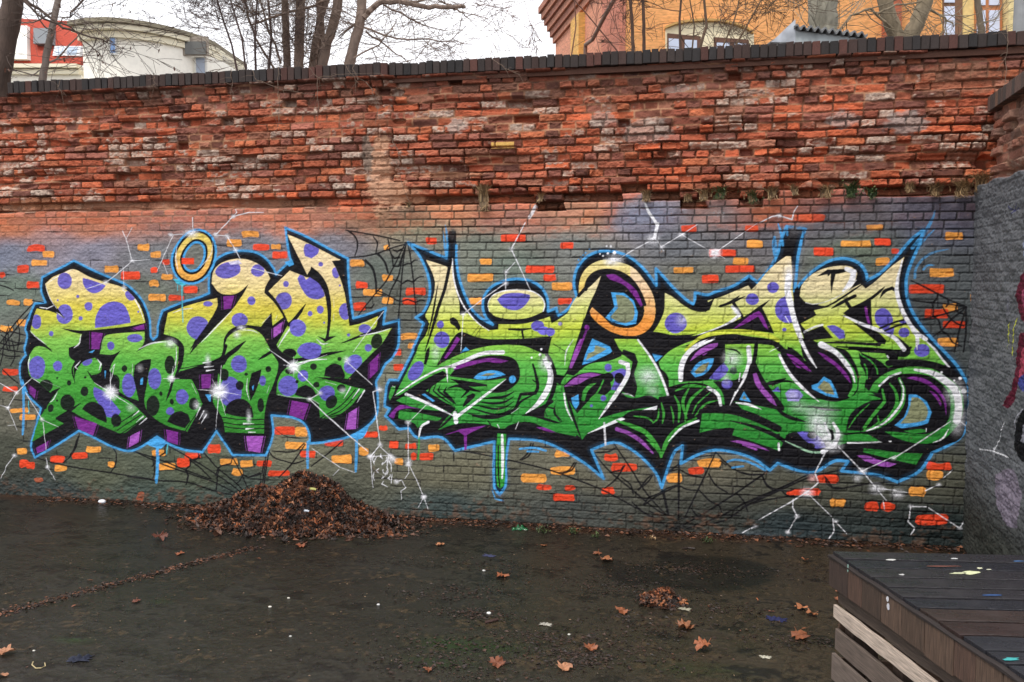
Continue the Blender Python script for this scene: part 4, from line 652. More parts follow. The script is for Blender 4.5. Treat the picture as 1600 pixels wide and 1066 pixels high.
stroke('G', [(1000,0),(975,110)], 5, WHT, taper=(1,1)); stroke('W', [(1008,318),(1014,332),(1023,345),(1027,352)], 4, WHT, taper=(.6,1)); spray('G', 960, 130, 16, 11, WHT, .9); crack('G', [(960,130),(800,215),(680,290)], 1.6); crack('G', [(990,130),(1050,225)], 1.4); crack('G', [(1030,190),(1200,90),(1330,5)], 1.5, (0,1)); crack('G', [(1200,90),(1410,210)], 1.5)
star('I', 305, 240, [(35,440,1.6),(210,60,1),(-30,100,1.4),(150,60,1)], 12); crack('P', [(280,185),(340,155),(375,150),(440,170),(450,130),(470,100)], 1.8, (2,))
crack('Y', [(640,300),(550,480),(575,555),(490,625),(350,710),(125,835)], 2, (0,3)); crack('Y', [(385,680),(380,740),(415,810),(345,930)], 1.8, (2,3)); crack('Y', [(510,650),(680,815)], 1.6); crack('Y', [(685,830),(695,925),(640,1000),(585,1060)], 1.7); crack('Y', [(705,850),(790,940)], 1.7, (0,)); crack('Y', [(840,980),(960,1060)], 1.6, a=.8); crack('Y', [(100,885),(0,935)], 2.2, (0,)); spray('Y', 490, 630, 14, 12, WHT, .9); spray('Y', 530, 520, 10, 10, s2l((250,190,190)), .7)
crack('Y', [(715,270),(910,470),(1090,690)], 1.8, (1,), nr=16); crack('Y', [(900,470),(1160,350)], 1.8); spray('Y', 1010, 600, 14, 12, WHT, .8); spray('Y', 870, 520, 10, 10, WHT, .5); crack('Y', [(1020,600),(1160,610)], 1.4)
crack('Z', [(80,370),(300,230),(510,90)], 1.8, (0,)); crack('Z', [(590,95),(640,135)], 1.8, a=.8); crack('Z', [(0,600),(190,630)], 1.3, (0,)); crack('Z', [(320,615),(420,570)], 1.8, (1,)); crack('Z', [(325,735),(210,735),(190,850),(240,900),(210,950)], 1.8, (1,)); crack('Z', [(345,745),(580,900),(630,810)], 1.7, (1,2)); crack('Z', [(455,520),(525,460)], 1.8); crack('Z', [(0,690),(10,760)], 1.6); spray('Z', 110, 640, 14, 12, WHT, .7); spray('Z', 560, 130, 14, 20, WHT, .5); crack('Z', [(680,160),(695,180)], 2.5)
crack('Z', [(700,300),(810,300)], 1.2, a=.6)
for P_ in ([(1560,350),(1600,400)],): pass
# three short pale lines on cut ends of the left letters
for pn, L in (('B', [[(1050,545),(1000,590)],[(1085,585),(1030,630)],[(1110,600),(1050,650)]]), ('D', [[(60,520),(30,590)],[(90,545),(55,610)],[(110,570),(70,640)]]), ('D', [[(390,640),(470,640)],[(410,680),(470,675)],[(430,705),(480,705)]]), ('D', [[(85,180),(150,170)],[(95,212),(165,205)],[(110,240),(170,232)]]), ('D', [[(1200,365),(1150,450)],[(1265,380),(1215,450)],[(1305,390),(1250,480)]])):
    for P_ in L: stroke(pn, P_, 2.4, WHT, taper=(1,.2), alpha=.85)
spray('D', 430, 590, 7, 18, WHT, .7); spray('D', 120, 160, 8, 16, WHT, .7); spray('B', 1490, 500, 10, 12, WHT, .7); spray('D', 1140, 390, 10, 8, WHT, .6); spray('B', 990, 520, 14, 10, WHT, .45); spray('B', 1060, 220, 10, 10, WHT, .4); spray('D', 100, 570, 10, 10, WHT, .3)
CV = np.clip(CV*(1+0.07*GRAIN[..., None]+0.09*NB[..., None]+.06*NF[..., None]), 0.004, 0.9)
# ------------------------------------------------------------------ object helpers
def tag(o, label=None, cat=None, group=None, kind=None):
    if label: o['label'] = label
    if cat: o['category'] = cat
    if group: o['group'] = group
    if kind: o['kind'] = kind
    return o
def empty(name, loc=(0, 0, 0), label=None, cat=None, group=None):
    o = bpy.data.objects.new(name, None); C.objects.link(o); o.location = loc; o.empty_display_size = .2
    return tag(o, label, cat, group)
def link(name, me, mat, parent=None):
    o = bpy.data.objects.new(name, me); C.objects.link(o)
    if mat is not None and len(me.materials) == 0: me.materials.append(mat)
    if parent is not None:
        o.parent = parent; o.location = -Vector(parent.location) if not getattr(parent, '_loc', None) else (0, 0, 0)
    return o
def mesh_np(name, V, F, col=None, smooth=False):
    """V (n,3), F (m,4 or 3) arrays, col (n,3) linear"""
    me = bpy.data.meshes.new(name); k = F.shape[1]
    me.vertices.add(len(V)); me.vertices.foreach_set('co', np.ascontiguousarray(V, np.float32).ravel())
    me.loops.add(F.size); me.loops.foreach_set('vertex_index', np.ascontiguousarray(F, np.int32).ravel())
    me.polygons.add(len(F)); me.polygons.foreach_set('loop_start', np.arange(0, F.size, k, dtype=np.int32))
    me.polygons.foreach_set('loop_total', np.full(len(F), k, np.int32))
    me.polygons.foreach_set('use_smooth', np.full(len(F), smooth))
    if col is not None:
        a = me.color_attributes.new('Col', 'FLOAT_COLOR', 'POINT')
        c4 = np.ones((len(V), 4), np.float32); c4[:, :3] = col; a.data.foreach_set('color', c4.ravel())
    me.update(); me.validate()
    return me
class MB:
    """collects shapes into one mesh, with a colour per shape"""
    def __init__(s): s.v = []; s.f = []; s.c = []
    def add(s, V, F, col=(1, 1, 1)):
        b = len(s.v); s.v += [tuple(p) for p in V]; s.f += [tuple(i+b for i in f) for f in F]; s.c += [tuple(col)]*len(V)
    def box(s, cx, cy, cz, sx, sy, sz, col=(1, 1, 1), M=None, jit=0, rnd=None):
        V = []
        for z in (-1, 1):
            for y in (-1, 1):
                for x in (-1, 1):
                    p = Vector((cx+x*sx/2, cy+y*sy/2, cz+z*sz/2))
                    if jit: p += Vector((rnd.uniform(-jit, jit), rnd.uniform(-jit, jit), rnd.uniform(-jit, jit)))
                    V.append(M @ p if M is not None else p)
        s.add(V, [(0, 2, 3, 1), (4, 5, 7, 6), (0, 1, 5, 4), (2, 6, 7, 3), (0, 4, 6, 2), (1, 3, 7, 5)], col)
    def tube(s, P, R, n=6, col=(1, 1, 1), cap=True):
        P = [Vector(p) for p in P]; m = len(P); V = []
        mean = (P[-1]-P[0]).normalized(); ref = min((Vector((1, .07, .03)), Vector((.05, 1, .04)), Vector((.03, .06, 1))), key=lambda q: abs(q.normalized().dot(mean)))
        for i, p in enumerate(P):
            d = (P[min(i+1, m-1)]-P[max(i-1, 0)]).normalized()
            a = d.cross(ref).normalized(); c = d.cross(a)
            for k in range(n):
                t = 2*math.pi*k/n; V.append(p+(a*math.cos(t)+c*math.sin(t))*R[i])
        F = [(i*n+k, i*n+(k+1) % n, (i+1)*n+(k+1) % n, (i+1)*n+k) for i in range(m-1) for k in range(n)]
        if cap: F.append(tuple(range(n-1, -1, -1))); F.append(tuple((m-1)*n+k for k in range(n)))
        s.add(V, F, col)
    def quad(s, a, b, c, d, col=(1, 1, 1)): s.add([a, b, c, d], [(0, 1, 2, 3)], col)
    def slab(s, pts, thick, col=(1, 1, 1)):
        """planar outline given thickness vector"""
        n = len(pts); t = Vector(thick); P = [Vector(p) for p in pts]
        s.add(P+[p+t for p in P], [tuple(range(n)), tuple(range(2*n-1, n-1, -1))]+[((i+1) % n, i, i+n, (i+1) % n+n) for i in range(n)], col)
    def build(s, name, mat, parent=None, smooth=False, bevel=0):
        me = bpy.data.meshes.new(name); me.from_pydata(s.v, [], s.f)
        a = me.color_attributes.new('Col', 'FLOAT_COLOR', 'POINT')
        c4 = np.ones((len(s.v), 4), np.float32); c4[:, :3] = np.array(s.c)[:, :3]; a.data.foreach_set('color', c4.ravel())
        bm = bmesh.new(); bm.from_mesh(me); bmesh.ops.recalc_face_normals(bm, faces=bm.faces); bm.to_mesh(me); bm.free()
        if smooth: me.polygons.foreach_set('use_smooth', np.full(len(me.polygons), True))
        o = link(name, me, mat, parent)
        if bevel:
            md = o.modifiers.new('bevel', 'BEVEL'); md.width = bevel; md.segments = 2; md.limit_method = 'ANGLE'
        return o
def material(name, rough=.85, bump=.2, bscale=120, cvar=.15, cscale=40, stretch=None, base=None, spec=.5, detail=5, vs=1.0, wetmap=None, coat=0):
    m = bpy.data.materials.new(name); m.use_nodes = True; n = m.node_tree; b = n.nodes['Principled BSDF']
    tc = n.nodes.new('ShaderNodeTexCoord'); mp = n.nodes.new('ShaderNodeMapping')
    n.links.new(tc.outputs['Object'], mp.inputs[0])
    if stretch: mp.inputs['Scale'].default_value = stretch
    if base is None:
        at_ = n.nodes.new('ShaderNodeAttribute'); at_.attribute_name = 'Col'; csrc = at_.outputs['Color']
    else:
        rg = n.nodes.new('ShaderNodeRGB'); rg.outputs[0].default_value = (*base, 1); csrc = rg.outputs[0]
    nz = n.nodes.new('ShaderNodeTexNoise'); nz.inputs['Scale'].default_value = cscale; nz.inputs['Detail'].default_value = detail
    n.links.new(mp.outputs[0], nz.inputs['Vector'])
    mr = n.nodes.new('ShaderNodeMapRange'); mr.inputs[1].default_value = .3; mr.inputs[2].default_value = .7
    mr.inputs[3].default_value = 1-cvar; mr.inputs[4].default_value = 1+cvar
    n.links.new(nz.outputs['Fac'], mr.inputs[0])
    vm = n.nodes.new('ShaderNodeVectorMath'); vm.operation = 'SCALE'
    n.links.new(csrc, vm.inputs[0]); n.links.new(mr.outputs[0], vm.inputs['Scale'])
    n.links.new(vm.outputs[0], b.inputs['Base Color'])
    b.inputs['Roughness'].default_value = rough; b.inputs['Specular IOR Level'].default_value = spec
    if bump:
        n2 = n.nodes.new('ShaderNodeTexNoise'); n2.inputs['Scale'].default_value = bscale; n2.inputs['Detail'].default_value = 4
        n.links.new(mp.outputs[0], n2.inputs['Vector'])
        bp = n.nodes.new('ShaderNodeBump'); bp.inputs['Strength'].default_value = bump; bp.inputs['Distance'].default_value = .006*vs
        n.links.new(n2.outputs['Fac'], bp.inputs['Height']); n.links.new(bp.outputs[0], b.inputs['Normal'])
    if wetmap:
        n3 = n.nodes.new('ShaderNodeTexNoise'); n3.inputs['Scale'].default_value = wetmap[0]; n3.inputs['Detail'].default_value = 6
        n.links.new(tc.outputs['Object'], n3.inputs['Vector'])
        m3 = n.nodes.new('ShaderNodeMapRange'); m3.inputs[1].default_value = .38; m3.inputs[2].default_value = .62; m3.inputs[3].default_value = wetmap[1]; m3.inputs[4].default_value = wetmap[2]
        n.links.new(n3.outputs['Fac'], m3.inputs[0]); n.links.new(m3.outputs[0], b.inputs['Roughness'])
    return m
M_BRICK = material('weathered_brick', .9, .5, 160, .16, 90)
M_PAINT = material('spray_painted_brick', .7, .35, 170, .09, 120, spec=.18)
# ------------------------------------------------------------------ relief of the walls
LIME, SOOT = s2l((186, 166, 150)), s2l((62, 50, 44))
PALE = [s2l(c) for c in ((176, 92, 60), (160, 80, 52), (184, 102, 66), (144, 76, 56), (170, 94, 68), (122, 70, 56), (152, 92, 76), (178, 88, 54), (112, 66, 54), (168, 84, 54), (156, 102, 80))]
def brick_relief(gx, gz, crs, k0, upper, jdepth, rng, rough_u=1.0):
    """returns height (outward) and colour of bare brick on a tensor grid; upper = 0..1 field of how ruined the brickwork is"""
    nz_, nx_ = len(gz), len(gx)
    wob = .006*fbm(gx, gz, .9, .9, 2, rng)+.0035*fbm(gx, gz, .12, .12, 2, rng)*upper
    jx = .006*fbm(gx, gz, .09, .05, 2, rng)
    K = np.floor((gz[:, None]+wob-PHASE)/COURSE).astype(int)
    fz = (gz[:, None]+wob-PHASE)/COURSE-K
    off = np.zeros((nz_, nx_), np.float32); dx_ = np.zeros_like(off); cid = np.zeros((nz_, nx_), np.int32); lime = np.zeros_like(off); tone = np.zeros_like(off)
    for k in range(K.min(), K.max()+1):
        rr = np.where((K == k).any(1))[0]
        if len(rr) == 0: continue
        r0, r1 = rr[0], rr[-1]+1
        e = crs[min(max(k-k0, 0), len(crs)-1)]
        nb = len(e)
        row = np.cumsum(rng.normal(0, .35, nb)); row -= np.convolve(row, np.ones(9)/9, 'same')
        rowo = rng.normal(0, .45)
        o_ = np.clip(row*.6+rowo+rng.normal(0, .7, nb), -2.0, 1.9).astype(np.float32)
        miss = rng.random(nb) < .022; o_[miss] = -4.2
        c_ = rng.integers(0, len(PALE), nb); l_ = np.clip(rng.normal(0, .55, nb)+rng.normal(0, .25), -1, 1.5).astype(np.float32); t_ = rng.normal(0, .19, nb).astype(np.float32)
        sub = (slice(r0, r1), slice(0, nx_)); m = K[sub] == k
        X = gx[None, :]+jx[sub]
        idx = np.clip(np.searchsorted(e, X.ravel())-1, 0, nb-2).reshape(X.shape)
        d = np.minimum(X-e[idx], e[idx+1]-X).astype(np.float32)
        for A, B in ((off, o_[idx]), (dx_, d), (cid, c_[idx]), (lime, l_[idx]), (tone, t_[idx])):
            v = A[sub]; v[m] = B[m]
    dz_ = (np.minimum(fz, 1-fz)*COURSE).astype(np.float32)
    r = .012+.006*upper.mean()
    d = np.minimum(dx_, dz_)
    corner = np.clip(r-dx_, 0, r)**2+np.clip(r-dz_, 0, r)**2
    d = np.where((dx_ < r) & (dz_ < r), r-np.sqrt(corner), d)
    n1 = fbm(gx, gz, .05, .03, 3, rng); n2 = fbm(gx, gz, .022, .014, 2, rng); big = fbm(gx, gz, .9, .35, 3, rng); mid = fbm(gx, gz, .3, .13, 3, rng)
    dj = d+upper*(.004*n1+.003*n2)-.0036+.0022*upper
    face = sstep(0, .0075+.005*upper, dj)
    ero = np.clip(.25+.9*big+.5*mid, 0, 1)*upper
    hb = upper*(off*.0185*rough_u-ero*.042*rough_u)+n1*(.0014+.011*upper*(.5+ero))+n2*(.0012+.0042*upper)
    hm = upper*(-.042-.022*ero+.045*np.clip(mid+.25, 0, 1))+(1-upper)*(-jdepth)+n1*(.001+.005*upper)
    H = np.where(off < -3, hm+(-.075)*upper*face, hm*(1-face)+np.maximum(hb, hm)*face)
    P_ = np.array(PALE)
    col = P_[cid]*(1+tone[..., None]+.22*n1[..., None]+.14*n2[..., None])
    br = np.clip(ero*1.1-.35+.5*n1, 0, 1)*.55
    col = col*(1-br[..., None])+s2l((128, 74, 48))*br[..., None]
    lm = sstep(.44, .70, lime*.62+.6*fbm(gx, gz, .5, .3, 3, rng)+.45*n1+.10)*(.72+.5*n2)
    lm = np.clip(lm, 0, 1)*upper
    col = col*(1-lm[..., None])+LIME*(1+.25*n2[..., None])*lm[..., None]
    so = (sstep(.0, .55, .8*fbm(gx, gz, 1.1, .4, 4, rng)+.5*n1+.25*mid)*.42*upper)[..., None]; col = col*(1-so)+s2l((86, 52, 40))*so
    mort = s2l((118, 74, 52))*(1+.35*n1[..., None])
    mo2 = sstep(.1, .5, mid+.3*big)[..., None]; mort = mort*(1-mo2)+s2l((168, 122, 92))*mo2
    col = col*face[..., None]+mort*(1-face[..., None])
    return H.astype(np.float32), np.clip(col, .01, .8).astype(np.float32), face, n1, n2, mid
# ------------------------------------------------------------------ main wall
LEFT_L = on_wall(150, 331)[1]; topz_ = on_wall(14, 147)[1]
xs = GX[None, :]; zs = GZ[:, None]
X605 = on_wall(607, 330)[0]
led = np.where(GX > X605, LEDGE_Z, LEFT_L)[None, :]+COURSE*np.round(1.15*vnoise(GX, GZ, .27, .9, np.random.default_rng(8))*sstep(X605, X605+.4, GX)[None, :])*(GX[None, :] < on_wall(1440, 300)[0])+.006*fbm(GX, GZ, .07, .07, 2, RNG)
UPR = sstep(-.012, .012, zs-led).astype(np.float32)
side_r = sstep(X605-.03, X605+.06, xs).astype(np.float32)
base_rough = sstep(.5, .12, zs)*.5
jd = (.0010+.0058*side_r)*(.45+.7*(fbm(GX, GZ, .4, .3, 3, RNG)>0))+.002*base_rough
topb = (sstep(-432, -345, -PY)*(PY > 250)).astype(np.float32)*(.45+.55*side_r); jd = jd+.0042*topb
HB, CB, FACE, N1, N2, MID = brick_relief(GX, GZ, CRS, K0, UPR, jd, np.random.default_rng(21))
# lower wall: rough render-like surface under the paint
n4 = fbm(GX, GZ, .13, .10, 4, RNG, .6); n5 = fbm(GX, GZ, .03, .02, 2, RNG)
HB += (1-UPR)*(n4*(.008-.003*side_r)+n5*.0026+N1*.0022)+(1-UPR)*base_rough*(.022*n4+.006*n5)
back = (.022+.045*side_r)*UPR                             # the bare upper part stands back
HB -= back
# sloping mortar and earth on the ledge
lp = np.clip(1-np.abs(zs-led-.03)/.05, 0, 1)*UPR
HB += lp*(.02+.02*side_r)
uc = sstep(.0, .02, zs-led)*sstep(.105, .095, zs-led)*UPR*sstep(-.5, .1, fbm(GX, GZ, .5, .3, 2, np.random.default_rng(6))); HB -= (.035+.045*side_r)*uc; uc3 = (uc*.8)[..., None]; CB[:] = CB*(1-uc3)+(s2l((142, 104, 80))*(1-side_r[..., None])+s2l((104, 66, 44))*side_r[..., None])*(1+.3*N2[..., None])*uc3
eb = sstep(.22, .42, fbm(GX, GZ, 1.3, .13, 3, np.random.default_rng(61)))*UPR; HB -= .038*eb
# jutting courses just above the ledge
jr = vnoise(GX, GZ, .42, 9., np.random.default_rng(4)); jr2 = vnoise(GX, GZ, .5, 9., np.random.default_rng(44))
jut = (sstep(.100, .112, zs-led)*sstep(.262, .250, zs-led)*sstep(-.25, -.2, jr)+sstep(.405, .415, zs-led)*sstep(.575, .565, zs-led)*sstep(.1, .16, jr2)*.7)*UPR
HB += jut*(.03+.022*side_r)*FACE; HB += sstep(.07, .0, topz_-zs)*.045*UPR
def hole(x, y, rx, ry, depth):
    global HB
    cx, cz = on_wall(x, y); r = np.hypot((xs-cx)/(rx*.0062), (zs-cz)/(ry*.0062))+.25*N1
    a = sstep(1.12, .9, r)*UPR; HB = HB*(1-a)+np.minimum(HB, -depth)*a
for h_ in [(617,142,11,5,.12),(584,166,12,5,.1),(620,187,11,4,.12),(1042,238,14,5,.14),(1121,236,8,5,.16),(1285,220,12,6,.13),(1430,221,30,4,.12),(1545,252,9,11,.2),(1225,243,14,5,.13),(1400,262,12,3,.1),(1130,215,22,4,.09),(700,307,34,4,.11),(820,302,30,4,.11),(560,268,10,4,.09),(130,210,25,3,.07),(250,218,22,3,.08),(60,262,26,3,.07),(430,190,30,3,.08),(950,250,20,3,.08),(1340,250,18,3,.1),(1480,290,30,4,.1),(660,126,40,3,.07),(1400,232,25,3,.08),(330,240,25,3,.07),(480,240,18,3,.07)]: hole(*h_)
tb = (sstep(.34, .05, topz_-zs+.08*N1)*.5*UPR)[..., None]; CB[:] = CB*(1-tb)+s2l((58, 44, 38))*tb  # top courses darkened: mostly shade below the coping put into the colour, some dirt
# pale mortar seam and cement patches
def patch(x, y, rx, ry, col, k=.9, flat=0):
    global HB
    cx, cz = on_wall(x, y); r = np.hypot((xs-cx)/(rx*.0062), (zs-cz)/(ry*.0062))+.5*N1+.35*MID
    a = (sstep(1.15, .75, r)*k)[..., None].astype(np.float32)
    CB[:] = CB*(1-a)+(s2l(col)*(1+.2*N2[..., None]))*a
    if flat: HB = HB*(1-a[..., 0]*flat)+(-.035+.006*N1)*a[..., 0]*flat
for p_ in [(592,270,20,62,(186,142,114),.95,.5),(612,300,26,26,(180,136,108),.9,.5),(572,240,9,34,(120,104,92),.85,.6),(632,305,30,16,(182,136,106),.7,.5),(700,272,60,5,(180,130,100),.6,.3),(600,345,14,20,(110,92,70),.6,0),(1140,290,70,10,(150,88,60),.6,.3),(1420,190,26,16,(150,140,134),.7,.2),(1320,185,20,12,(155,146,140),.6,.2),(1010,200,34,22,(160,146,136),.55,.2),(940,185,20,14,(160,146,136),.5,.2),(710,195,16,14,(168,156,146),.7,.3),(1500,120,60,24,(128,88,66),.6,.2),(1060,135,24,5,(150,140,132),.5,0),(60,318,80,9,(150,96,62),.6,.3),(320,316,90,9,(158,104,76),.6,.3),(1240,285,50,12,(160,84,52),.6,.3)]: patch(*p_)
# the yellow painted brick high on the wall
yx, yz = on_wall(784, 226); ya = ((np.abs(xs-yx) < .112) & (np.abs(zs-yz) < .030))[..., None]*FACE[..., None]
CB[:] = CB*(1-ya)+s2l((214, 170, 92))*ya
HB = np.where((np.abs(xs-yx) < .12) & (np.abs(zs-yz) < .033), np.maximum(HB, -.03*FACE-.07*(1-FACE)), HB)
# base: soil-stained brown brick showing through at the foot
wear = sstep(.42, .8, .5*n4+.5*N1+.45*sstep(.42, .04, zs)+.0*zs)*(1-UPR)*.75
CVc = CV*(1-wear[..., None])+(s2l((92, 70, 56))*(1+.3*N2[..., None]))*wear[..., None]*1.0
# thin smear of paint washing up onto the lowest bare courses, chips in the paint
chip = sstep(.72, .8, N1*.6+N2*.6+.25*n4)*(1-UPR)*.6
CVc = CVc*(1-chip[..., None])+s2l((150, 120, 98))*chip[..., None]
warmk = (sstep(-372, -338, -(PY+14*N1+10*MID))*.55*(1-UPR)*(PY > 250)*np.clip(.4+1.6*(CV[..., 0]-CV[..., 2])/.1, .15, 1)*(CV[..., 2] < .28))[..., None]
CVc = CVc*(1-warmk)+np.clip(CB*1.35, 0, .8)*warmk
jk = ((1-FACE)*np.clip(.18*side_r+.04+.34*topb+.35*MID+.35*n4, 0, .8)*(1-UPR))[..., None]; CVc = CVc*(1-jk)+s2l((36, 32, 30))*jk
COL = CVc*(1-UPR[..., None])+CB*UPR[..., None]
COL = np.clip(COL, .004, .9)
H = HB
SIDE_PX = 1532
keep_top = on_wall(1532, 440)[0]
faceix = None
def grid_faces(mask):
    iz, ix = np.nonzero(mask)
    a = iz*NX+ix
    return np.stack([a, a+1, a+NX+1, a+NX], 1)
VV = np.empty((NZ, NX, 3), np.float32); VV[..., 0] = GX[None, :]; VV[..., 1] = -H; VV[..., 2] = GZ[:, None]
VV = VV.reshape(-1, 3); CC = COL.reshape(-1, 3)
fm = np.ones((NZ-1, NX-1), bool)
TOPZ = np.interp(GX, [WX0, on_wall(10, 130)[0], on_wall(14, 130)[0], WX1], [on_wall(-60, 151)[1], on_wall(10, 150)[1], on_wall(12, 147)[1], on_wall(14, 147)[1]])
z_side = on_wall(1560, 200)[1]
fm &= (GZ[1:, None] < TOPZ[None, 1:]+.0)
fm &= ~((GX[None, 1:] > keep_top+.12) & (GZ[1:, None] < z_side-.5))
fz_ = lambda m: m[:-1, :-1]
ml = fz_(SILL) > .5; mr_ = (fz_(SILR) > .5) & ~ml; mu = fz_(UPR) > .5
wall = empty('graffiti_wall', (0, 0, 0), 'long tall weathered brick wall with spray painted lettering below and bare red brick above', 'wall')
def sub(mask, name, mat, label=None):
    F = grid_faces(mask & fm)
    u, inv = np.unique(F, return_inverse=True)
    o = link(name, mesh_np(name, VV[u], inv.reshape(F.shape), CC[u], True), mat, wall)
    if label: o['label'] = label
    return o
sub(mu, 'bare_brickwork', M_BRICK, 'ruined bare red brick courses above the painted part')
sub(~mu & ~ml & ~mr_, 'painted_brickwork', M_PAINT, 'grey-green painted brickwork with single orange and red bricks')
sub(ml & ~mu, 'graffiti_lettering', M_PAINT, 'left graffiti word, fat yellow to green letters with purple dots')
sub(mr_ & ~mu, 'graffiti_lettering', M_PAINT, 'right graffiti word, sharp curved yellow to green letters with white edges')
del VV, CC
# body of the wall behind the relief
mb = MB()
topz = on_wall(14, 147)[1]
bx0, bx1 = WX0, WX1
mb.box((bx0+bx1)/2, .30, topz/2-.03, bx1-bx0, .16, topz-.06, s2l((120, 70, 50)))
mb.box((bx0+bx1)/2, .24, topz-.035, bx1-bx0, .36, .05, s2l((90, 60, 48)))
mb.build('wall_core', M_BRICK, wall)
# coping: a row of bricks laid on edge
rc = random.Random(4)
cp = MB(); cx = on_wall(13, 130)[0]
M_COP = material('sooty_brick', .85, .5, 140, .2, 60)
cz0 = topz
while cx < WX1+.3:
    w_ = .068+rc.uniform(-.004, .003); h_ = .122+rc.uniform(-.006, .006)
    t = rc.random()
    col = s2l((104, 58, 48)) if t < .10 else (s2l((76, 50, 44)) if t < .34 else (s2l((58, 46, 44)) if t < .75 else s2l((40, 37, 40))))
    col = (col*.55+s2l((46, 41, 38))*.45)*rc.uniform(.7, 1.1)
    y = (-.012 if cx < X605 else .018)+rc.uniform(-.006, .006)
    cp.box(cx+w_/2, y+.15, cz0+h_/2+rc.uniform(-.003, .003), w_, .30, h_, col, jit=.003, rnd=rc)
    cx += w_+rc.uniform(.006, .010)
cp.build('coping', M_COP, wall, bevel=.004)
cm = MB(); x0_ = on_wall(13, 130)[0]; cm.box((x0_+WX1)/2, .165, cz0+.052, WX1-x0_, .27, .10, s2l((44, 36, 32)))  # mortar slab coloured extra dark to paint in the shade line under the coping
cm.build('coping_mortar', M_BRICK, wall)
# ------------------------------------------------------------------ return wall on the right
def side_frame():
    d = ray(1163, 440); dh = np.array([d[0], d[1]]); dh /= np.hypot(*dh)       # direction away from the camera
    return dh
dS = side_frame(); tS = -dS; nS = np.array([-dS[1], dS[0]])                       # runs towards the camera; nS faces left
if nS[0] > 0: nS = -nS
CX0 = on_wall(1546, 250)[0]
main_vars = (GX, GZ, NX, NZ, CV, GRAIN, on_wall)
SX = np.arange(-.02, 2.7, .006); SZ = np.arange(-.03, 3.96, .006)
O_S = np.array([CX0, 0.0])
def on_side(x, y):
    d = ray(x, y)
    # plane through O_S with normal nS, standing 10 cm proud for the painted lower part
    o = O_S+nS*.10
    t = ((o[0]-CAM[0])*nS[0]+(o[1]-CAM[1])*nS[1])/(d[0]*nS[0]+d[1]*nS[1]); p = CAM+d*t
    return float((p[0]-O_S[0])*tS[0]+(p[1]-O_S[1])*tS[1]), float(p[2])
GX, GZ = SX, SZ; NX, NZ = len(SX), len(SZ); on_wall = on_side
rs = np.random.default_rng(9)
GRAIN = rs.normal(0, .5, (NZ, NX)).astype(np.float32)
nb_ = fbm(GX, GZ, .3, .2, 4, rs); DX_, DZ_ = DX, DZ; DX = DZ = .006
CV = (np.ones((NZ, NX, 3), np.float32)*s2l((94, 96, 100)))*(1+.22*nb_[..., None]+.08*GRAIN[..., None])
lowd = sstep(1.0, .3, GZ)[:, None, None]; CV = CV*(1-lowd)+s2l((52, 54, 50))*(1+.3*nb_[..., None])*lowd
MAR = s2l((86, 26, 44))
poly('W', [(1556,742),(1568,735),(1585,735),(1593,760),(1594,790),(1588,826),(1572,820),(1558,790),(1553,765)], s2l((122, 114, 128)))
spray('W', 1576, 480, 9, 18, s2l((120,120,135)), .8)
for P_ in ([(1588,497),(1583,520),(1580,555)], [(1576,504),(1574,530),(1573,545)]): stroke('W', P_, 3.4, s2l((178,182,52)), taper=(.8,.5))
poly('W', [(1605,420),(1592,440),(1588,465),(1592,490),(1603,505),(1660,520),(1700,430)], MAR); poly('W', [(1610,440),(1598,455),(1596,475),(1605,490),(1640,490)], s2l((146,70,96)))
poly('W', [(1594,520),(1586,560),(1583,600),(1570,628),(1568,634),(1576,638),(1584,625),(1590,600),(1600,610),(1640,600),(1640,520)], MAR); poly('W', [(1598,540),(1592,570),(1592,590),(1612,590)], s2l((156,64,84))); ell('W', 1601, 598, 10, 14, s2l((60,66,130)))
poly('W', [(1600,640),(1590,660),(1584,690),(1590,712),(1598,722),(1640,715),(1640,640)], BK); poly('W', [(1606,650),(1598,665),(1596,690),(1620,700)], s2l((120,120,130))); stroke('W', [(1598,640),(1588,655),(1586,670)], 2, s2l((150,150,160)))
for P_ in ([(1575,322),(1584,330),(1590,325)], [(1588,318),(1580,335)]): stroke('W', P_, 1.6, s2l((50,52,90)))
stroke('W', [(1604,355),(1598,380),(1600,400)], 4, s2l((130,140,170)), alpha=.6)
for P_ in ([(1570,660),(1560,688),(1552,705)], [(1552,705),(1575,715)], [(1552,705),(1530,702)]): stroke('W', P_, 1.5, WHT, alpha=.8)
spray('W', 1553, 704, 9, 8, WHT, .6)
kS, crS = None, []
for k in range(60):
    hd = k % 2 == 0; x = -.4-rs.random()*.25; e = [x]
    while x < 3.1: x += (.131 if hd else .256)*(1+rs.normal(0, .03)); e.append(x)
    crS.append(np.array(e))
ledS = 2.4+(440-292)/1300*7.25+.03*fbm(GX, GZ, .3, .3, 2, rs)
up = sstep(-.015, .015, GZ[:, None]-ledS).astype(np.float32)
Hs, Cs, Fs, n1s, n2s, mids = brick_relief(GX, GZ, crS, int(math.floor((SZ[0]-PHASE)/COURSE)), up, .004, rs, 1.5)
n4s = fbm(GX, GZ, .16, .09, 4, rs, .6)
Hs += (1-up)*(.10+.018*n4s+.005*n2s)-up*.02
cav = np.exp(-((GZ[:, None]-(3.27-.0*GX[None, :]))/.09)**2)*sstep(.12, .3, GX[None, :])*up; Hs -= .10*cav
Cs = Cs*(1-.45*up[..., None])+s2l((128,112,100))*(.45*up[..., None])
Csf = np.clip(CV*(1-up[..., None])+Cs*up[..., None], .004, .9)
U = GX[None, :]
P3 = np.empty((NZ, NX, 3), np.float32)
P3[..., 0] = O_S[0]+tS[0]*U+nS[0]*Hs; P3[..., 1] = O_S[1]+tS[1]*U+nS[1]*Hs; P3[..., 2] = GZ[:, None]
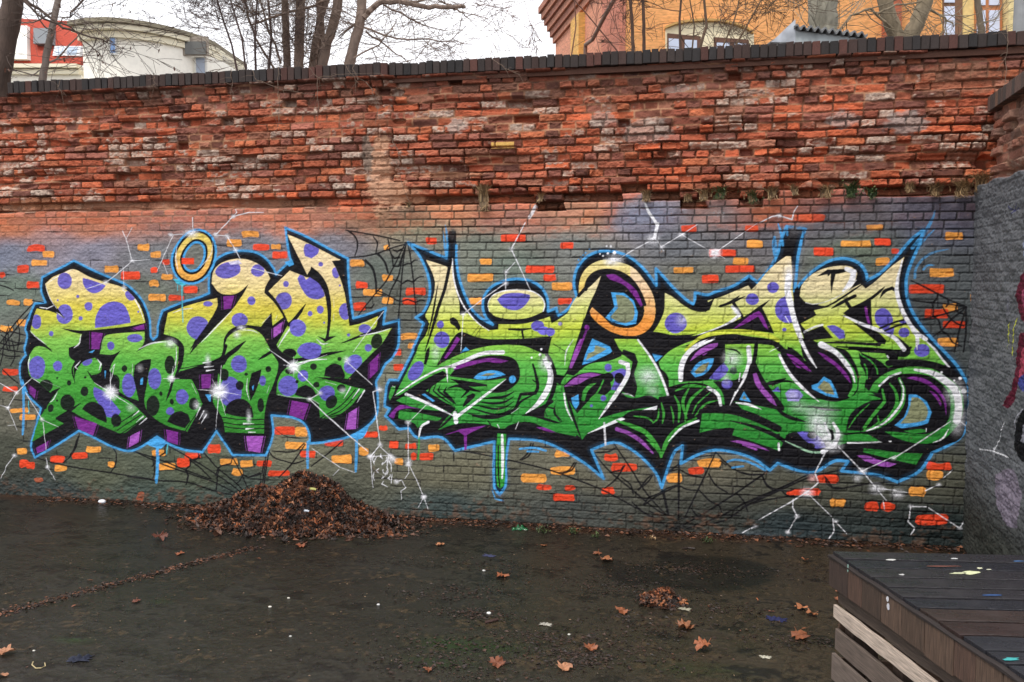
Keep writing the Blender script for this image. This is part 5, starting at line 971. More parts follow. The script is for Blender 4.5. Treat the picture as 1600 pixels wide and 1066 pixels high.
iz, ix = np.nonzero(np.ones((NZ-1, NX-1), bool)); a_ = iz*NX+ix
swall = empty('return_wall', (float(O_S[0]), 0, 0), 'lower grey painted brick wall meeting the long wall at the right corner', 'wall')
for mk, nm, mt, lb in ((up[:-1, :-1] > .5, 'bare_brickwork', M_BRICK, None), (up[:-1, :-1] <= .5, 'painted_brickwork', M_PAINT, 'dark grey painted brickwork with maroon and white graffiti fragments')):
    s_ = mk.ravel(); F = np.stack([a_, a_+NX, a_+NX+1, a_+1], 1)[s_]
    u, inv = np.unique(F, return_inverse=True)
    o = link(nm, mesh_np(nm, P3.reshape(-1, 3)[u], inv.reshape(F.shape), Csf.reshape(-1, 3)[u], True), mt, swall)
    if lb: o['label'] = lb
def sp(u, h, z): return Vector((float(O_S[0]+tS[0]*u+nS[0]*h), float(O_S[1]+tS[1]*u+nS[1]*h), z))
core = MB(); core.slab([sp(-.05, -.12, 0), sp(2.68, -.12, 0), sp(2.68, -.35, 0), sp(-.05, -.35, 0)], (0, 0, 3.9), s2l((110, 80, 64)))
core.slab([sp(2.68, .09, 0), sp(2.695, .09, 0), sp(2.695, -.35, 0), sp(2.68, -.35, 0)], (0, 0, 3.4), s2l((80, 78, 76)))
core.build('wall_core', M_BRICK, swall)
sc = MB(); u = -.01; zt = float(SZ[-1])-.09
while u < 2.7:
    w_ = .066; col = s2l(rc.choice([(92, 72, 64), (76, 62, 56), (104, 80, 66), (66, 58, 54)]))
    a = [sp(u, .03, zt), sp(u+w_, .03, zt), sp(u+w_, -.3, zt), sp(u, -.3, zt)]
    sc.slab(a, (0, 0, .125+rc.uniform(-.006, .006)), col); u += w_+.009
sc.build('coping', M_COP, swall, bevel=.004)
DX, DZ = DX_, DZ_
GX, GZ, NX, NZ, CV, GRAIN, on_wall = main_vars
# ------------------------------------------------------------------ ground: one sheet to the horizon
rg = np.random.default_rng(31)
fx = np.arange(-7.2, 7.2, .014); fy = np.arange(-5.2, .12, .011)
ox = np.array([-400, -120, -40, -15, -9.]); oy0 = np.array([-400, -100, -30, -12, -7.]); oy1 = np.array([1., 3, 8, 20, 60, 150, 400.])
gx = np.concatenate([ox, fx, -ox[::-1]]); gy = np.concatenate([oy0, fy, oy1])
nx_, ny_ = len(gx), len(gy)
n_a = fbm(fx, fy, .8, .5, 4, rg); n_b = fbm(fx, fy, .22, .12, 5, rg, .62); n_c = fbm(fx, fy, .03, .03, 2, rg); n_d = fbm(fx, fy, 1.6, .9, 3, rg)
XX, YY = fx[None, :], fy[:, None]
def gpt(x, y): v = on_level(x, y); return v.x, v.y
def seg_d(a, b):
    d = (b[0]-a[0], b[1]-a[1]); L2 = d[0]**2+d[1]**2
    t = np.clip(((XX-a[0])*d[0]+(YY-a[1])*d[1])/L2, 0, 1)
    return np.hypot(XX-a[0]-t*d[0], YY-a[1]-t*d[1])
gc = s2l((37, 35, 30))*(1+.45*n_a[..., None]+.45*n_b[..., None]+.3*n_c[..., None])
lx = gpt(1000, 960)[0]
warm = sstep(-2.6, 2.4, XX-.0+1.2*n_d)[..., None]*.6; gc = gc*(1-warm)+s2l((68, 56, 40))*(1+.6*n_b[..., None]+.3*n_c[..., None]+.3*n_a[..., None])*warm
moss = (sstep(.18, .5, n_d+.5*n_b)*.5)[..., None]; gc = gc*(1-moss)+s2l((33, 36, 20))*(1+.3*n_c[..., None])*moss
for (x, y, rx, ry, k) in [(740, 1010, .35, .12, .8), (690, 1035, .25, .08, .7), (115, 1000, .12, .06, .8), (70, 940, .1, .05, .5), (250, 940, .08, .05, .5), (1080, 1045, .4, .1, .4), (700, 1005, .15, .07, .7)]:
    px_, py_ = gpt(x, y); a = (np.exp(-((XX-px_)/rx)**2-((YY-py_)/ry)**2)*k*sstep(-.4, .4, n_b+.2))[..., None]
    gc = gc*(1-a)+s2l((28, 46, 16))*a
def gpatch(pts, col, k, soft=.05):
    P = [gpt(*p) for p in pts]; P = smooth_path(P, True)
    # signed inside test
    ins = np.zeros((len(fy), len(fx)), bool); dm = np.full(ins.shape, 9.)
    for i in range(len(P)):
        a, b = P[i], P[(i+1) % len(P)]
        if abs(b[1]-a[1]) > 1e-9:
            c = ((YY >= min(a[1], b[1])) & (YY < max(a[1], b[1]))) & (XX < a[0]+(YY-a[1])*(b[0]-a[0])/(b[1]-a[1])); ins ^= c
        dm = np.minimum(dm, seg_d(a, b))
    s_ = np.where(ins, dm, -dm)+.10*n_b+.03*n_c
    a = (sstep(-soft, soft, s_)*k)[..., None]
    return gc*(1-a)+s2l(col)*(1+.2*n_b[..., None])*a, a
gc, wet = gpatch([(930, 872), (1000, 880), (1060, 868), (1150, 872), (1215, 890), (1195, 915), (1120, 925), (1040, 918), (970, 912), (940, 895)], (22, 22, 18), .85)
dl = seg_d(gpt(-60, 975), gpt(110, 932)); dl = np.minimum(dl, seg_d(gpt(110, 932), gpt(260, 892))); dl2 = np.minimum(dl, seg_d(gpt(260, 892), gpt(400, 855)))
a = (sstep(.06, .0, dl2+.05*n_b+.02*n_c)*.9)[..., None]; gc = gc*(1-a)+s2l((34, 24, 20))*(1+.5*n_c[..., None])*a
strip = (sstep(.30, .04, -YY+.12*n_b+.05*n_c+.04*n_a))[..., None]; gc = gc*(1-strip*.85)+s2l((54, 36, 26))*(1+.5*n_c[..., None]+.3*n_b[..., None])*strip*.85
deb = sstep(.16, .42, n_b*.8+.45*n_c+.35*n_a+.12*warm[..., 0])[..., None]*.9; gc = gc*(1-deb)+s2l((17, 14, 12))*deb
lt = sstep(.3, .6, -n_b*.7+.6*n_c-.3*n_a)[..., None]*.4; gc = gc*(1-lt)+s2l((84, 68, 48))*lt
gh = .006*n_a+.004*n_b+.0025*n_c+.012*strip[..., 0]*(1+n_b)+.006*a[..., 0]*(1+2*n_c)
full_c = np.ones((ny_, nx_, 3), np.float32)*s2l((62, 58, 50)); full_h = np.zeros((ny_, nx_), np.float32)
i0, j0 = len(oy0), len(ox)
full_c[i0:i0+len(fy), j0:j0+len(fx)] = gc; full_h[i0:i0+len(fy), j0:j0+len(fx)] = gh
GV = np.empty((ny_, nx_, 3), np.float32); GV[..., 0] = gx[None, :]; GV[..., 1] = gy[:, None]; GV[..., 2] = full_h
iz, ix = np.nonzero(np.ones((ny_-1, nx_-1), bool)); a0 = iz*nx_+ix
M_GRD = material('wet_asphalt', .5, .6, 200, .35, 45, wetmap=(1.6, .07, .36), spec=.5)
tag(link('ground', mesh_np('ground', GV.reshape(-1, 3), np.stack([a0, a0+1, a0+nx_+1, a0+nx_], 1), np.clip(full_c.reshape(-1, 3), .003, .5), True), M_GRD), kind='structure')
def gz_at(x, y):
    i = int((x-fx[0])/.014); j = int((y-fy[0])/.011)
    if 0 <= i < len(fx) and 0 <= j < len(fy): return float(gh[j, i])
    return 0.0
# ------------------------------------------------------------------ leaves
M_LEAF = material('dry_leaf', .6, .4, 90, .3, 60)
LOBES = [(0, -.34), (.10, -.30), (.34, -.34), (.33, -.2), (.50, -.10), (.46, .02), (.34, .06), (.44, .22), (.38, .34), (.22, .26), (.15, .40), (.0, .54), (-.12, .42), (-.21, .25), (-.40, .32), (-.42, .20), (-.33, .07), (-.48, .0), (-.50, -.12), (-.32, -.2), (-.33, -.33), (-.10, -.31)]
OVAL = [(0, -.5), (.14, -.3), (.2, 0), (.14, .3), (0, .5), (-.14, .3), (-.2, 0), (-.14, -.3)]
def leaf_geo(rnd, size, lobed, curl):
    pts = LOBES if lobed else OVAL
    V = [Vector((0, 0, 0))]
    fold = rnd.uniform(-.3, .5)*curl; cx_, cy_ = rnd.uniform(-.2, .8)*curl, rnd.uniform(-.5, .8)*curl
    for x, y in pts:
        x *= 1+rnd.uniform(-.15, .15); y *= 1+rnd.uniform(-.12, .12)
        z = fold*abs(x)*1.1+cx_*x*x+cy_*y*y+rnd.uniform(-.07, .07)*curl*2
        V.append(Vector((x*size, y*size, z*size)))
    n = len(pts); F = [(0, i+1, (i+1) % n+1) for i in range(n)]
    return V, F
LEAFC = [s2l(c) for c in ((176, 112, 72), (158, 92, 56), (190, 128, 88), (148, 84, 54), (170, 100, 60))]
DEAD = [s2l(c) for c in ((62, 42, 32), (48, 34, 28), (84, 54, 38), (40, 30, 26), (104, 64, 42), (70, 46, 36), (120, 76, 52), (34, 26, 22), (56, 40, 34))]
rl = random.Random(77)
LEAVES = [(250,844,28,'flat orange-brown maple leaf on dark asphalt in front of the left end of the pile'),(281,866,18,'small tan leaf lying right below the first leaf left of the pile'),(470,854,24,'thin flat tan leaf lying just in front of the leaf pile'),(688,853,20,'small brown curled leaf right of the leaf pile'),(405,874,8,'tiny orange leaf fragment in front of the pile'),(213,941,17,'dark reddish curled leaf in the left part of the yard'),(10,1022,30,'pale brown maple leaf at the left edge of the photo'),(4,1058,20,'pale leaf tip at the bottom left corner'),(115,949,9,'tiny light brown leaf near the dirt line'),(785,902,28,'folded light orange leaf standing up in the middle of the yard'),(933,866,20,'thin yellowish leaf near the damp patch, farther one'),(948,876,28,'curled tan leaf at the top edge of the damp patch'),(973,957,30,'folded orange leaf left below the small leaf heap'),(1070,982,38,'long flat tan leaf below the small leaf heap'),(923,1014,28,'orange leaf with upright tip, lower middle of the yard'),(776,1040,36,'orange-brown maple leaf near the bottom centre of the photo'),(882,1045,34,'pale brown crinkled leaf near the bottom, right of the orange maple leaf'),(1099,1016,36,'reddish-brown leaf lying between the heap and the bottom edge'),(669,1049,20,'small pink-brown leaf at the bottom centre-left'),(1252,953,24,'crinkled brown leaf left of the wooden platform, upper one of a pair'),(1268,962,26,'flat orange leaf touching the crinkled one beside the platform'),(1250,997,36,'large orange maple leaf on greenish ground beside the platform'),(1205,957,12,'small dark leaf near the blue scrap'),(1108,949,10,'tiny pointed orange leaf right of the small heap'),(1183,938,9,'tiny brown leaf far right of the heap'),(850,854,14,'small orange leaf close to the wall foot in the centre'),(1258,877,14,'thin yellow-brown leaf near the far corner of the platform'),(1312,925,16,'brown leaf half hidden at the side of the platform'),(1310,941,18,'light orange leaf at the foot of the platform'),(142,908,9,'tiny red-brown leaf above the dirt line'),(828,912,9,'small orange leaf crumb right of the folded leaf'),(1257,983,12,'small dull leaf above the large orange one by the platform')]
for i, (x, y, s_, lb) in enumerate(LEAVES):
    p = on_level(x, y); dist = (p-Vector(CAM.tolist())).length
    size = s_/FPX*dist*.74
    V, F = leaf_geo(rl, size, s_ > 13, .8)
    m = MB(); c_ = LEAFC[rl.randrange(5)]*rl.uniform(.45, .8)
    if 'dark' in lb: c_ = s2l((96, 50, 34))
    if 'pale' in lb: c_ = s2l((160, 112, 82))
    R_ = Matrix.Rotation(rl.uniform(0, 6.28), 4, 'Z') @ Matrix.Rotation(rl.uniform(-.3, .3)*(2.2 if 'fold' in lb or 'upright' in lb else 1), 4, 'X')
    V = [R_ @ v for v in V]; zmin = min(v.z for v in V)
    m.add([v-Vector((0, 0, zmin)) for v in V], F, c_)
    o = m.build('fallen_leaf', M_LEAF, None); o.location = (p.x, p.y, gz_at(p.x, p.y)+.003)
    st_ = MB(); v0 = V[1]-Vector((0, 0, zmin)); st_.tube([v0*.2, v0, v0*1.5+Vector((0, 0, .002))], [size*.02]*3, 4, c_*.8)
    s2_ = st_.build('leaf_stalk', M_LEAF, None); s2_.parent = o
    tag(o, lb, 'leaf', 'single fallen leaves scattered on the yard')
# ------------------------------------------------------------------ piles
def pile(name, label, cat, cx_, cy_, rx, ry, hh, n, rnd, sizes, wallclip=True, orange=.09, seedn=0):
    prof = lambda u, v: max(0.0, 1-min(1, math.hypot(u, v)))*(1.0+.45*max(0, 1-math.hypot(u, v))*max(0, 1-2*abs(math.hypot(u, v)-.5))*(1.6 if u > 0 else .6)) - .12*max(0, .22-math.hypot(u, v))
    def top(x, y):
        u, v = (x-cx_)/rx, (y-cy_)/ry
        u = u*(1+.12*math.sin(5*v+seedn))-.05*math.sin(3*v)
        w2 = math.hypot(u, v)
        return hh*prof(u, v)*(1+.10*math.sin(7*u+2*v)+.07*math.sin(13*u+9*v+1))
    m = MB(); N = 60
    V = []; F = []
    for j in range(N+1):
        for i in range(N+1):
            x = cx_+rx*(2*i/N-1); y = cy_+ry*(2*j/N-1)
            y = min(y, -.01) if wallclip else y
            V.append((x, y, top(x, y)-.012+rnd.uniform(-.012, .012)))
    F = [(j*(N+1)+i, j*(N+1)+i+1, (j+1)*(N+1)+i+1, (j+1)*(N+1)+i) for j in range(N) for i in range(N)]
    m.add(V, F, s2l((40, 30, 25)))
    k = 0
    while k < n:
        a = rnd.uniform(0, 6.283); r = rnd.random()**.62*1.04 if rnd.random() < .96 else 1+abs(rnd.gauss(0, .18))
        x, y = cx_+rx*r*math.cos(a), cy_+ry*r*math.sin(a)
        if wallclip and y > -.03: y = -.03-rnd.random()*.06
        z = top(x, y)
        size = rnd.uniform(*sizes)*(1.25 if rnd.random() < .1 else 1)
        lob = rnd.random() < .45
        V, F = leaf_geo(rnd, size, lob, 1.4)
        e = .02
        nrm = Vector((-(top(x+e, y)-top(x-e, y))/(2*e), -(top(x, y+e)-top(x, y-e))/(2*e), 1)).normalized()
        Q = nrm.to_track_quat('Z', 'Y').to_matrix().to_4x4() @ Matrix.Rotation(rnd.uniform(0, 6.28), 4, 'Z') @ Matrix.Rotation(rnd.gauss(0, .5), 4, 'X') @ Matrix.Rotation(rnd.gauss(0, .5), 4, 'Y')
        c_ = (LEAFC[rnd.randrange(5)]*rnd.uniform(.55, .95)) if rnd.random() < orange else DEAD[rnd.randrange(len(DEAD))]*rnd.uniform(.7, 1.3)
        T = Vector((x, y, z+.004+rnd.random()*.014))
        VV_ = [Q @ v+T for v in V]
        if z < .03: VV_ = [Vector((v.x, v.y, max(v.z, gz_at(v.x, v.y)+.002))) for v in VV_]
        m.add(VV_, F, c_); k += 1
    o = m.build(name, M_LEAF, None)
    tag(o, label, cat, kind='stuff'); return top
cL = on_level(478, 806)
topf = pile('leaf_pile', 'big heap of dark rotting brown leaves raked against the painted wall', 'leaf pile', cL.x-.04, -.29, 1.0, .50, .41, 7000, random.Random(5), (.03, .09))
cH = on_level(1034, 940)
pile('leaf_heap', 'small heap of curled dry leaves in the middle right of the yard', 'leaf pile', cH.x, cH.y, .17, .15, .07, 150, random.Random(8), (.03, .065), wallclip=False, orange=.3)
# loose dark litter
def litter(name, label, fn, n, rnd, sizes, pal):
    m = MB(); k = 0
    while k < n:
        x, y = fn(rnd)
        if not (-6.8 < x < 6.8 and -4.9 < y < -.02): k += 1; continue
        s_ = rnd.uniform(*sizes); z = gz_at(x, y)+.002
        a = rnd.uniform(0, 6.28); q = rnd.uniform(.3, .8)
        c_, sn = math.cos(a)*s_, math.sin(a)*s_
        up_ = rnd.uniform(0, .6)*s_
        P = [Vector((x+c_, y+sn, z)), Vector((x-sn*q, y+c_*q, z+up_)), Vector((x-c_*.9, y-sn*.9, z+rnd.uniform(0, .3)*s_)), Vector((x+sn*q, y-c_*q, z+up_*.3))]
        m.add(P, [(0, 1, 2, 3)], pal[rnd.randrange(len(pal))]*rnd.uniform(.6, 1.3)); k += 1
    tag(m.build(name, M_LEAF, None), label, 'litter', kind='stuff')
rr_ = random.Random(12)
def f_strip(r): x = r.uniform(-6.8, 6.2); return x, -abs(r.gauss(0, .09))-.02
def f_line(r):
    t = r.random(); a, b = gpt(-60, 975), gpt(400, 855); return a[0]+(b[0]-a[0])*t+r.gauss(0, .04), a[1]+(b[1]-a[1])*t+r.gauss(0, .045)
def f_around(r):
    a = r.uniform(0, 6.28); q = .95+abs(r.gauss(0, .16)); return cL.x+1.12*q*math.cos(a)+r.gauss(0, .1), -.30+.50*q*math.sin(a)
SP_ = [(gpt(1000+rr_.uniform(-330, 260), rr_.uniform(880, 1064)), rr_.uniform(.1, .45)) for _ in range(26)]
def f_spots(r):
    (c, w_) = SP_[r.randrange(len(SP_))]; return c[0]+r.gauss(0, w_), c[1]+r.gauss(0, w_*.35)
def f_any(r): return r.uniform(-5.5, 5.5), r.uniform(-4.2, -.1)
litter('leaf_litter', 'brown crumbled leaves along the foot of the wall', f_strip, 3200, rr_, (.008, .03), DEAD)
litter('leaf_litter', 'dark dirt and leaf crumbs along the diagonal groove at left', f_line, 1500, rr_, (.005, .018), DEAD)
litter('leaf_litter', 'loose leaf bits around the big pile', f_around, 900, rr_, (.01, .035), DEAD)
litter('leaf_litter', 'dark crumbs scattered over the right half of the yard', f_spots, 4200, rr_, (.004, .018), DEAD[:1]+DEAD[3:4]+DEAD[7:8]+DEAD[1:2])
litter('leaf_litter', 'fine sparse crumbs over the whole yard', f_any, 3500, rr_, (.003, .011), DEAD[:3]+[s2l((110, 90, 70))])
# ------------------------------------------------------------------ small rubbish
M_PLAIN = material('plain_stone', .6, .3, 90, .08, 50)
def stone(name, x, y, s_, col, label, cat='stone', flat=.6, seed=0, lift=0, mat=None):
    p = on_level(x, y); dist = (p-Vector(CAM.tolist())).length; r_ = s_*.58/FPX*dist/2
    bm = bmesh.new(); bmesh.ops.create_icosphere(bm, subdivisions=2, radius=r_); rd = random.Random(seed+int(x))
    ax = [Vector((rd.gauss(0, 1), rd.gauss(0, 1), rd.gauss(0, 1))).normalized() for _ in range(6)]
    for v in bm.verts:
        n = v.co.normalized(); k = 1+sum(.12*max(0, n.dot(a_)-.5) for a_ in ax)-.1*max(0, n.dot(ax[0]))
        v.co = Vector((n.x*r_*k*1.1, n.y*r_*k*.8, n.z*r_*k*flat))
    me = bpy.data.meshes.new(name); bm.to_mesh(me); bm.free()
    a = me.color_attributes.new('Col', 'FLOAT_COLOR', 'POINT'); c4 = np.ones((len(me.vertices), 4), np.float32); c4[:, :3] = s2l(col); a.data.foreach_set('color', c4.ravel())
    me.polygons.foreach_set('use_smooth', np.full(len(me.polygons), True))
    o = link(name, me, mat or M_PLAIN); o.location = (p.x, p.y, gz_at(p.x, p.y)+r_*flat*.6+lift); tag(o, label, cat); return o
stone('white_stone', 160, 787, 17, (225, 226, 232), 'white rounded stone at the foot of the wall, left of the leaf pile')
stone('white_lump', 764, 959, 11, (215, 215, 210), 'small white lump in the middle of the yard left of the small leaf heap', 'lump')
stone('pebble', 422, 949, 8, (205, 200, 190), 'tiny white pebble in the left half of the yard, nearest the photo middle', 'pebble')
stone('pebble', 451, 936, 7, (190, 186, 176), 'tiny off-white pebble a little behind and right of the whitest one', 'pebble')
stone('pebble', 454, 995, 7, (175, 175, 170), 'tiny grey-white pebble low in the left half of the yard', 'pebble')
stone('pebble', 591, 946, 8, (196, 196, 196), 'tiny pale pebble in the centre left among dark crumbs', 'pebble')
stone('pebble', 53, 1017, 6, (190, 188, 180), 'tiny white pebble near the pale curled string', 'pebble')
stone('pebble', 889, 992, 7, (196, 196, 186), 'tiny white pebble right of the white paper strip', 'pebble')
stone('pebble', 756, 893, 8, (188, 188, 184), 'pale pebble behind the folded leaf', 'pebble')
M_CLOTH = material('cloth', .8, .4, 200, .2, 60)
def rag(name, x, y, s_, col, label, cat, lobes=7, h=.25, seed=1, mat=None):
    p = on_level(x, y); dist = (p-Vector(CAM.tolist())).length; r_ = s_/FPX*dist/2; rd = random.Random(seed)
    N = 14; V = []; F = []
    for j in range(N+1):
        for i in range(N+1):
            u, v = 2*i/N-1, 2*j/N-1
            k = 1+.25*math.sin(lobes*math.atan2(v, u)+seed)
            V.append(Vector((u*r_*k, v*r_*.55*k, abs(math.sin(5*u+seed)*math.cos(4*v+2*seed))*h*r_*(1.1-max(abs(u), abs(v)))+.002)))
    F = [(j*(N+1)+i, j*(N+1)+i+1, (j+1)*(N+1)+i+1, (j+1)*(N+1)+i) for j in range(N) for i in range(N)]
    m = MB(); m.add(V, F, s2l(col)); o = m.build(name, mat or M_CLOTH, None, smooth=True)
    o.location = (p.x, p.y, gz_at(p.x, p.y)+.001); o.rotation_euler.z = rd.uniform(-.4, .4); tag(o, label, cat); return o
rag('cloth_scrap', 125, 1032, 26, (22, 28, 48), 'dark blue crumpled cloth scrap at the lower left', 'rag', seed=2, h=.7)
rag('plastic_scrap', 1213, 968, 24, (16, 22, 66), 'crumpled dark blue plastic scrap left of the wooden platform', 'rubbish', seed=3, h=.5)
rag('paper_scrap', 764, 869, 18, (48, 52, 84), 'faded blue flat scrap near the wall right of the pile', 'rubbish', seed=4, h=.1)
M_GLASS = material('bottle_glass', .15, .1, 40, .2, 30)
rag('glass_shard', 812, 828, 20, (14, 84, 44), 'bright green crumpled foil scrap at the wall foot below the drip', 'rubbish', seed=6, h=.9, mat=M_GLASS)
rag('paper_strip', 853, 976, 16, (150, 146, 136), 'crumpled white paper strip below the centre of the yard', 'paper', seed=7, h=.5)
rag('paper_strip', 1070, 952, 16, (140, 136, 118), 'grey-white paper strip right below the small leaf heap', 'paper', seed=8, h=.4)
rag('paper_strip', 1196, 1028, 14, (170, 166, 150), 'small pale paper strip left of the platform near the bottom edge', 'paper', seed=9, h=.4)
def ground_path(name, pts, r_, col, label, cat, mat):
    m = MB(); P = [on_level(*p)+Vector((0, 0, .006)) for p in pts]; P = [Vector((q.x, q.y, gz_at(q.x, q.y)+r_+.002)) for q in P]
    m.tube(P, [r_]*len(P), 6, s2l(col)); tag(m.build(name, mat, None), label, cat)
ground_path('string', [(52,1036),(50,1041),(56,1046),(64,1046),(71,1043),(70,1038)], .0035, (176, 160, 120), 'pale curled piece of string at the lower left', 'string', M_CLOTH)
ground_path('stick', [(758,974),(768,972),(778,969)], .010, (58, 36, 30), 'short dark stick in the middle of the yard below the white lump', 'stick', M_LEAF)
ground_path('stick', [(1066,859),(1075,858),(1086,859)], .009, (44, 32, 26), 'short dark stick lying at the wall foot below the painted web', 'stick', M_LEAF)
# rubbish lying in the pile
def on_pile(name, px, py, s_, col, label, cat):
    # march the ray onto the heap
    d = ray(px, py); t = 6.0
    while t < 9.5:
        q = CAM+d*t
        if q[2] <= topf(q[0], q[1])+.02 and q[2] < .7: break
        t += .005
    q = CAM+d*t; m = MB(); s2_ = s_*.0062/2
    V = [Vector((u*s2_, v*s2_*.5, w_)) for u, v, w_ in ((-1, -.6, 0), (-.2, -1, .012), (.9, -.5, 0), (1, .4, .01), (.1, .9, .004), (-.9, .6, .012))]
    m.slab(V, (0, 0, .006), s2l(col)); o = m.build(name, M_CLOTH, None); o.location = (q[0], q[1]-.03, q[2]+.015); o.rotation_euler = (.7, .2, .3); tag(o, label, cat)
on_pile('plastic_wrapper', 491, 766, 10, (170, 170, 100), 'yellow and white wrapper near the top of the leaf pile', 'wrapper')
on_pile('paper_scrap', 481, 800, 8, (190, 196, 205), 'small white scrap in the front face of the leaf pile', 'paper')
on_pile('paper_scrap', 606, 790, 6, (220, 220, 222), 'narrow white scrap at the right side of the leaf pile', 'paper')
# ------------------------------------------------------------------ weeds
M_WEED = material('weed', .6, 0, 50, .25, 30)
def blades(m, base, n, hh, spread, rnd, cols, wide=.006, droop=.6, down=False):
    for _ in range(n):
        a = rnd.uniform(0, 6.28); L = hh*rnd.uniform(.5, 1.1); lean = rnd.uniform(.05, 1)*spread
        b = base+Vector((rnd.gauss(0, spread*.12), -abs(rnd.gauss(0, .01)), 0)); P = []
        for k in range(5):
            t = k/4; z = L*(t-droop*t*t*.7)*(-1 if down and t > .2 else 1)
            P.append(b+Vector((math.cos(a)*lean*t*t, -abs(math.sin(a))*lean*t*t*.8-.01*t, z)))
        sd_ = Vector((math.sin(a)*.3+.9, .2, 0)).normalized(); w_ = wide*rnd.uniform(.6, 1.2); c_ = cols[rnd.randrange(len(cols))]*rnd.uniform(.7, 1.2)
        V = []
        for k, p in enumerate(P): ww = w_*(1-k/4.6); V += [p-sd_*ww, p+sd_*ww]
        m.add(V, [(2*k, 2*k+1, 2*k+3, 2*k+2) for k in range(4)], c_)
def leafy(m, base, n, hh, rnd, cols, ls=.022, out=(0, -.02)):
    for _ in range(n):
        p = base+Vector((rnd.gauss(0, hh*.6), -.015-abs(rnd.gauss(0, hh*.3)), abs(rnd.gauss(0, hh*.5)))); V, F = leaf_geo(rnd, ls*rnd.uniform(.6, 1.4), False, .6)
        Q = Matrix.Rotation(rnd.uniform(0, 6.28), 4, 'Z') @ Matrix.Rotation(rnd.uniform(.2, 1.3), 4, 'X')
        m.add([Q @ v+p for v in V], F, cols[rnd.randrange(len(cols))]*rnd.uniform(.7, 1.2))
DRY = [s2l(c) for c in ((156, 128, 92), (128, 102, 72), (178, 150, 110), (104, 84, 60))]
GRN_ = [s2l(c) for c in ((62, 80, 42), (80, 98, 52), (52, 66, 38))]
rw = random.Random(14)
def ledge_pt(x, y, Y=-.005): X_, Z_ = on_wall(x, y); return Vector((X_, Y, Z_))
for i, (x, y, n, hh, sp_, kind, lb) in enumerate([
    (757,316,46,.27,.16,'dry','tallest dry grass tuft on the ledge above the left of the right-hand lettering'),
    (845,312,14,.09,.10,'dry','low thin dry tuft on the ledge, just right of the tallest tuft'),
    (1010,310,26,.11,.14,'dry','low brown tuft on the ledge above the white crack of light'),
    (1075,312,18,.08,.14,'dry','short dry fringe hanging over the ledge right of the low brown tuft'),
    (1125,306,30,.12,.16,'mix','half green tuft on the ledge above the small white spark'),
    (1175,312,34,.12,.15,'mix','dense half green tuft hanging over the ledge left of the long red brick'),
    (1240,300,16,.10,.12,'dry','thin dry tuft on the ledge above the tall black spike'),
    (1330,302,30,.14,.15,'green','broad green weed on the ledge, the greenest of them'),
    (1362,306,16,.10,.10,'green','smaller green weed next to the greenest weed'),
    (1420,296,22,.10,.14,'dry','brown tuft on the ledge near the right end of the wall'),
    (1500,300,46,.16,.24,'dry','thick dry straw tuft on the ledge beside the corner'),
    (1530,292,46,.18,.22,'dry','straw tuft filling the corner between the two walls'),
    (1100,308,26,.11,.16,'dry','dry fringe on the ledge between two green tufts'),
    (1205,306,30,.12,.16,'dry','dry drooping tuft on the ledge just above the long red brick'),
    (1290,303,30,.12,.18,'dry','brown tangled tuft on the ledge left of the greenest weed'),
    (1460,300,34,.13,.2,'dry','wide dry tuft on the ledge left of the thick straw tuft'),
    (640,322,10,.06,.08,'dry','tiny dry tuft at the left end of the ledge')]):
    b = ledge_pt(x, y, -.015 if x < 1500 else -.04); m = MB(); o0 = MB()
    cols = DRY if kind == 'dry' else (GRN_ if kind == 'green' else DRY[:2]+GRN_)
    n = int(n*2.2); hh *= 1.25 if hh < .2 else 1.1; blades(m, Vector((0, 0, 0)), n, hh, sp_, rw, cols, wide=.0055 if kind == 'dry' else .007)
    blades(m, Vector((0, 0, 0)), n//2, hh*.8, sp_, rw, cols, wide=.005, droop=.9, down=True)
    r_ = empty('ledge_weed', b, lb, 'weed', 'weeds growing on the ledge')
    o = m.build('blades', M_WEED, None); o.parent = r_
    if kind != 'dry':
        l_ = MB(); leafy(l_, Vector((0, 0, 0)), 26 if kind == 'green' else 14, hh*.8, rw, GRN_, ls=.03); o = l_.build('leaves', M_WEED, None); o.parent = r_
for x, y, n, hh, lb in [(848,832,60,.06,'low green weed at the wall foot right of the green scrap'),(895,834,50,.05,'second low green weed at the wall foot, left of the painted web'),(1107,848,50,.05,'green weed at the wall foot on the right side of the painted web'),(930,840,24,.04,'tiny weed at the wall foot just left of the web centre'),(1017,843,18,.03,'tiny reddish weed near the web centre at the wall foot')]:
    p = on_level(x, y); b = Vector((p.x, min(p.y, -.05), .012)); m = MB(); leafy(m, Vector((0, 0, 0)), n, hh, rw, GRN_ if 'red' not in lb else DRY, ls=.026)
    r_ = empty('wall_foot_weed', b, lb, 'weed', 'weeds at the foot of the wall'); o = m.build('leaves', M_WEED, None); o.parent = r_
    m = MB(); blades(m, Vector((0, 0, 0)), 8, hh, .05, rw, GRN_+DRY[:1], wide=.003); o = m.build('stems', M_WEED, None); o.parent = r_
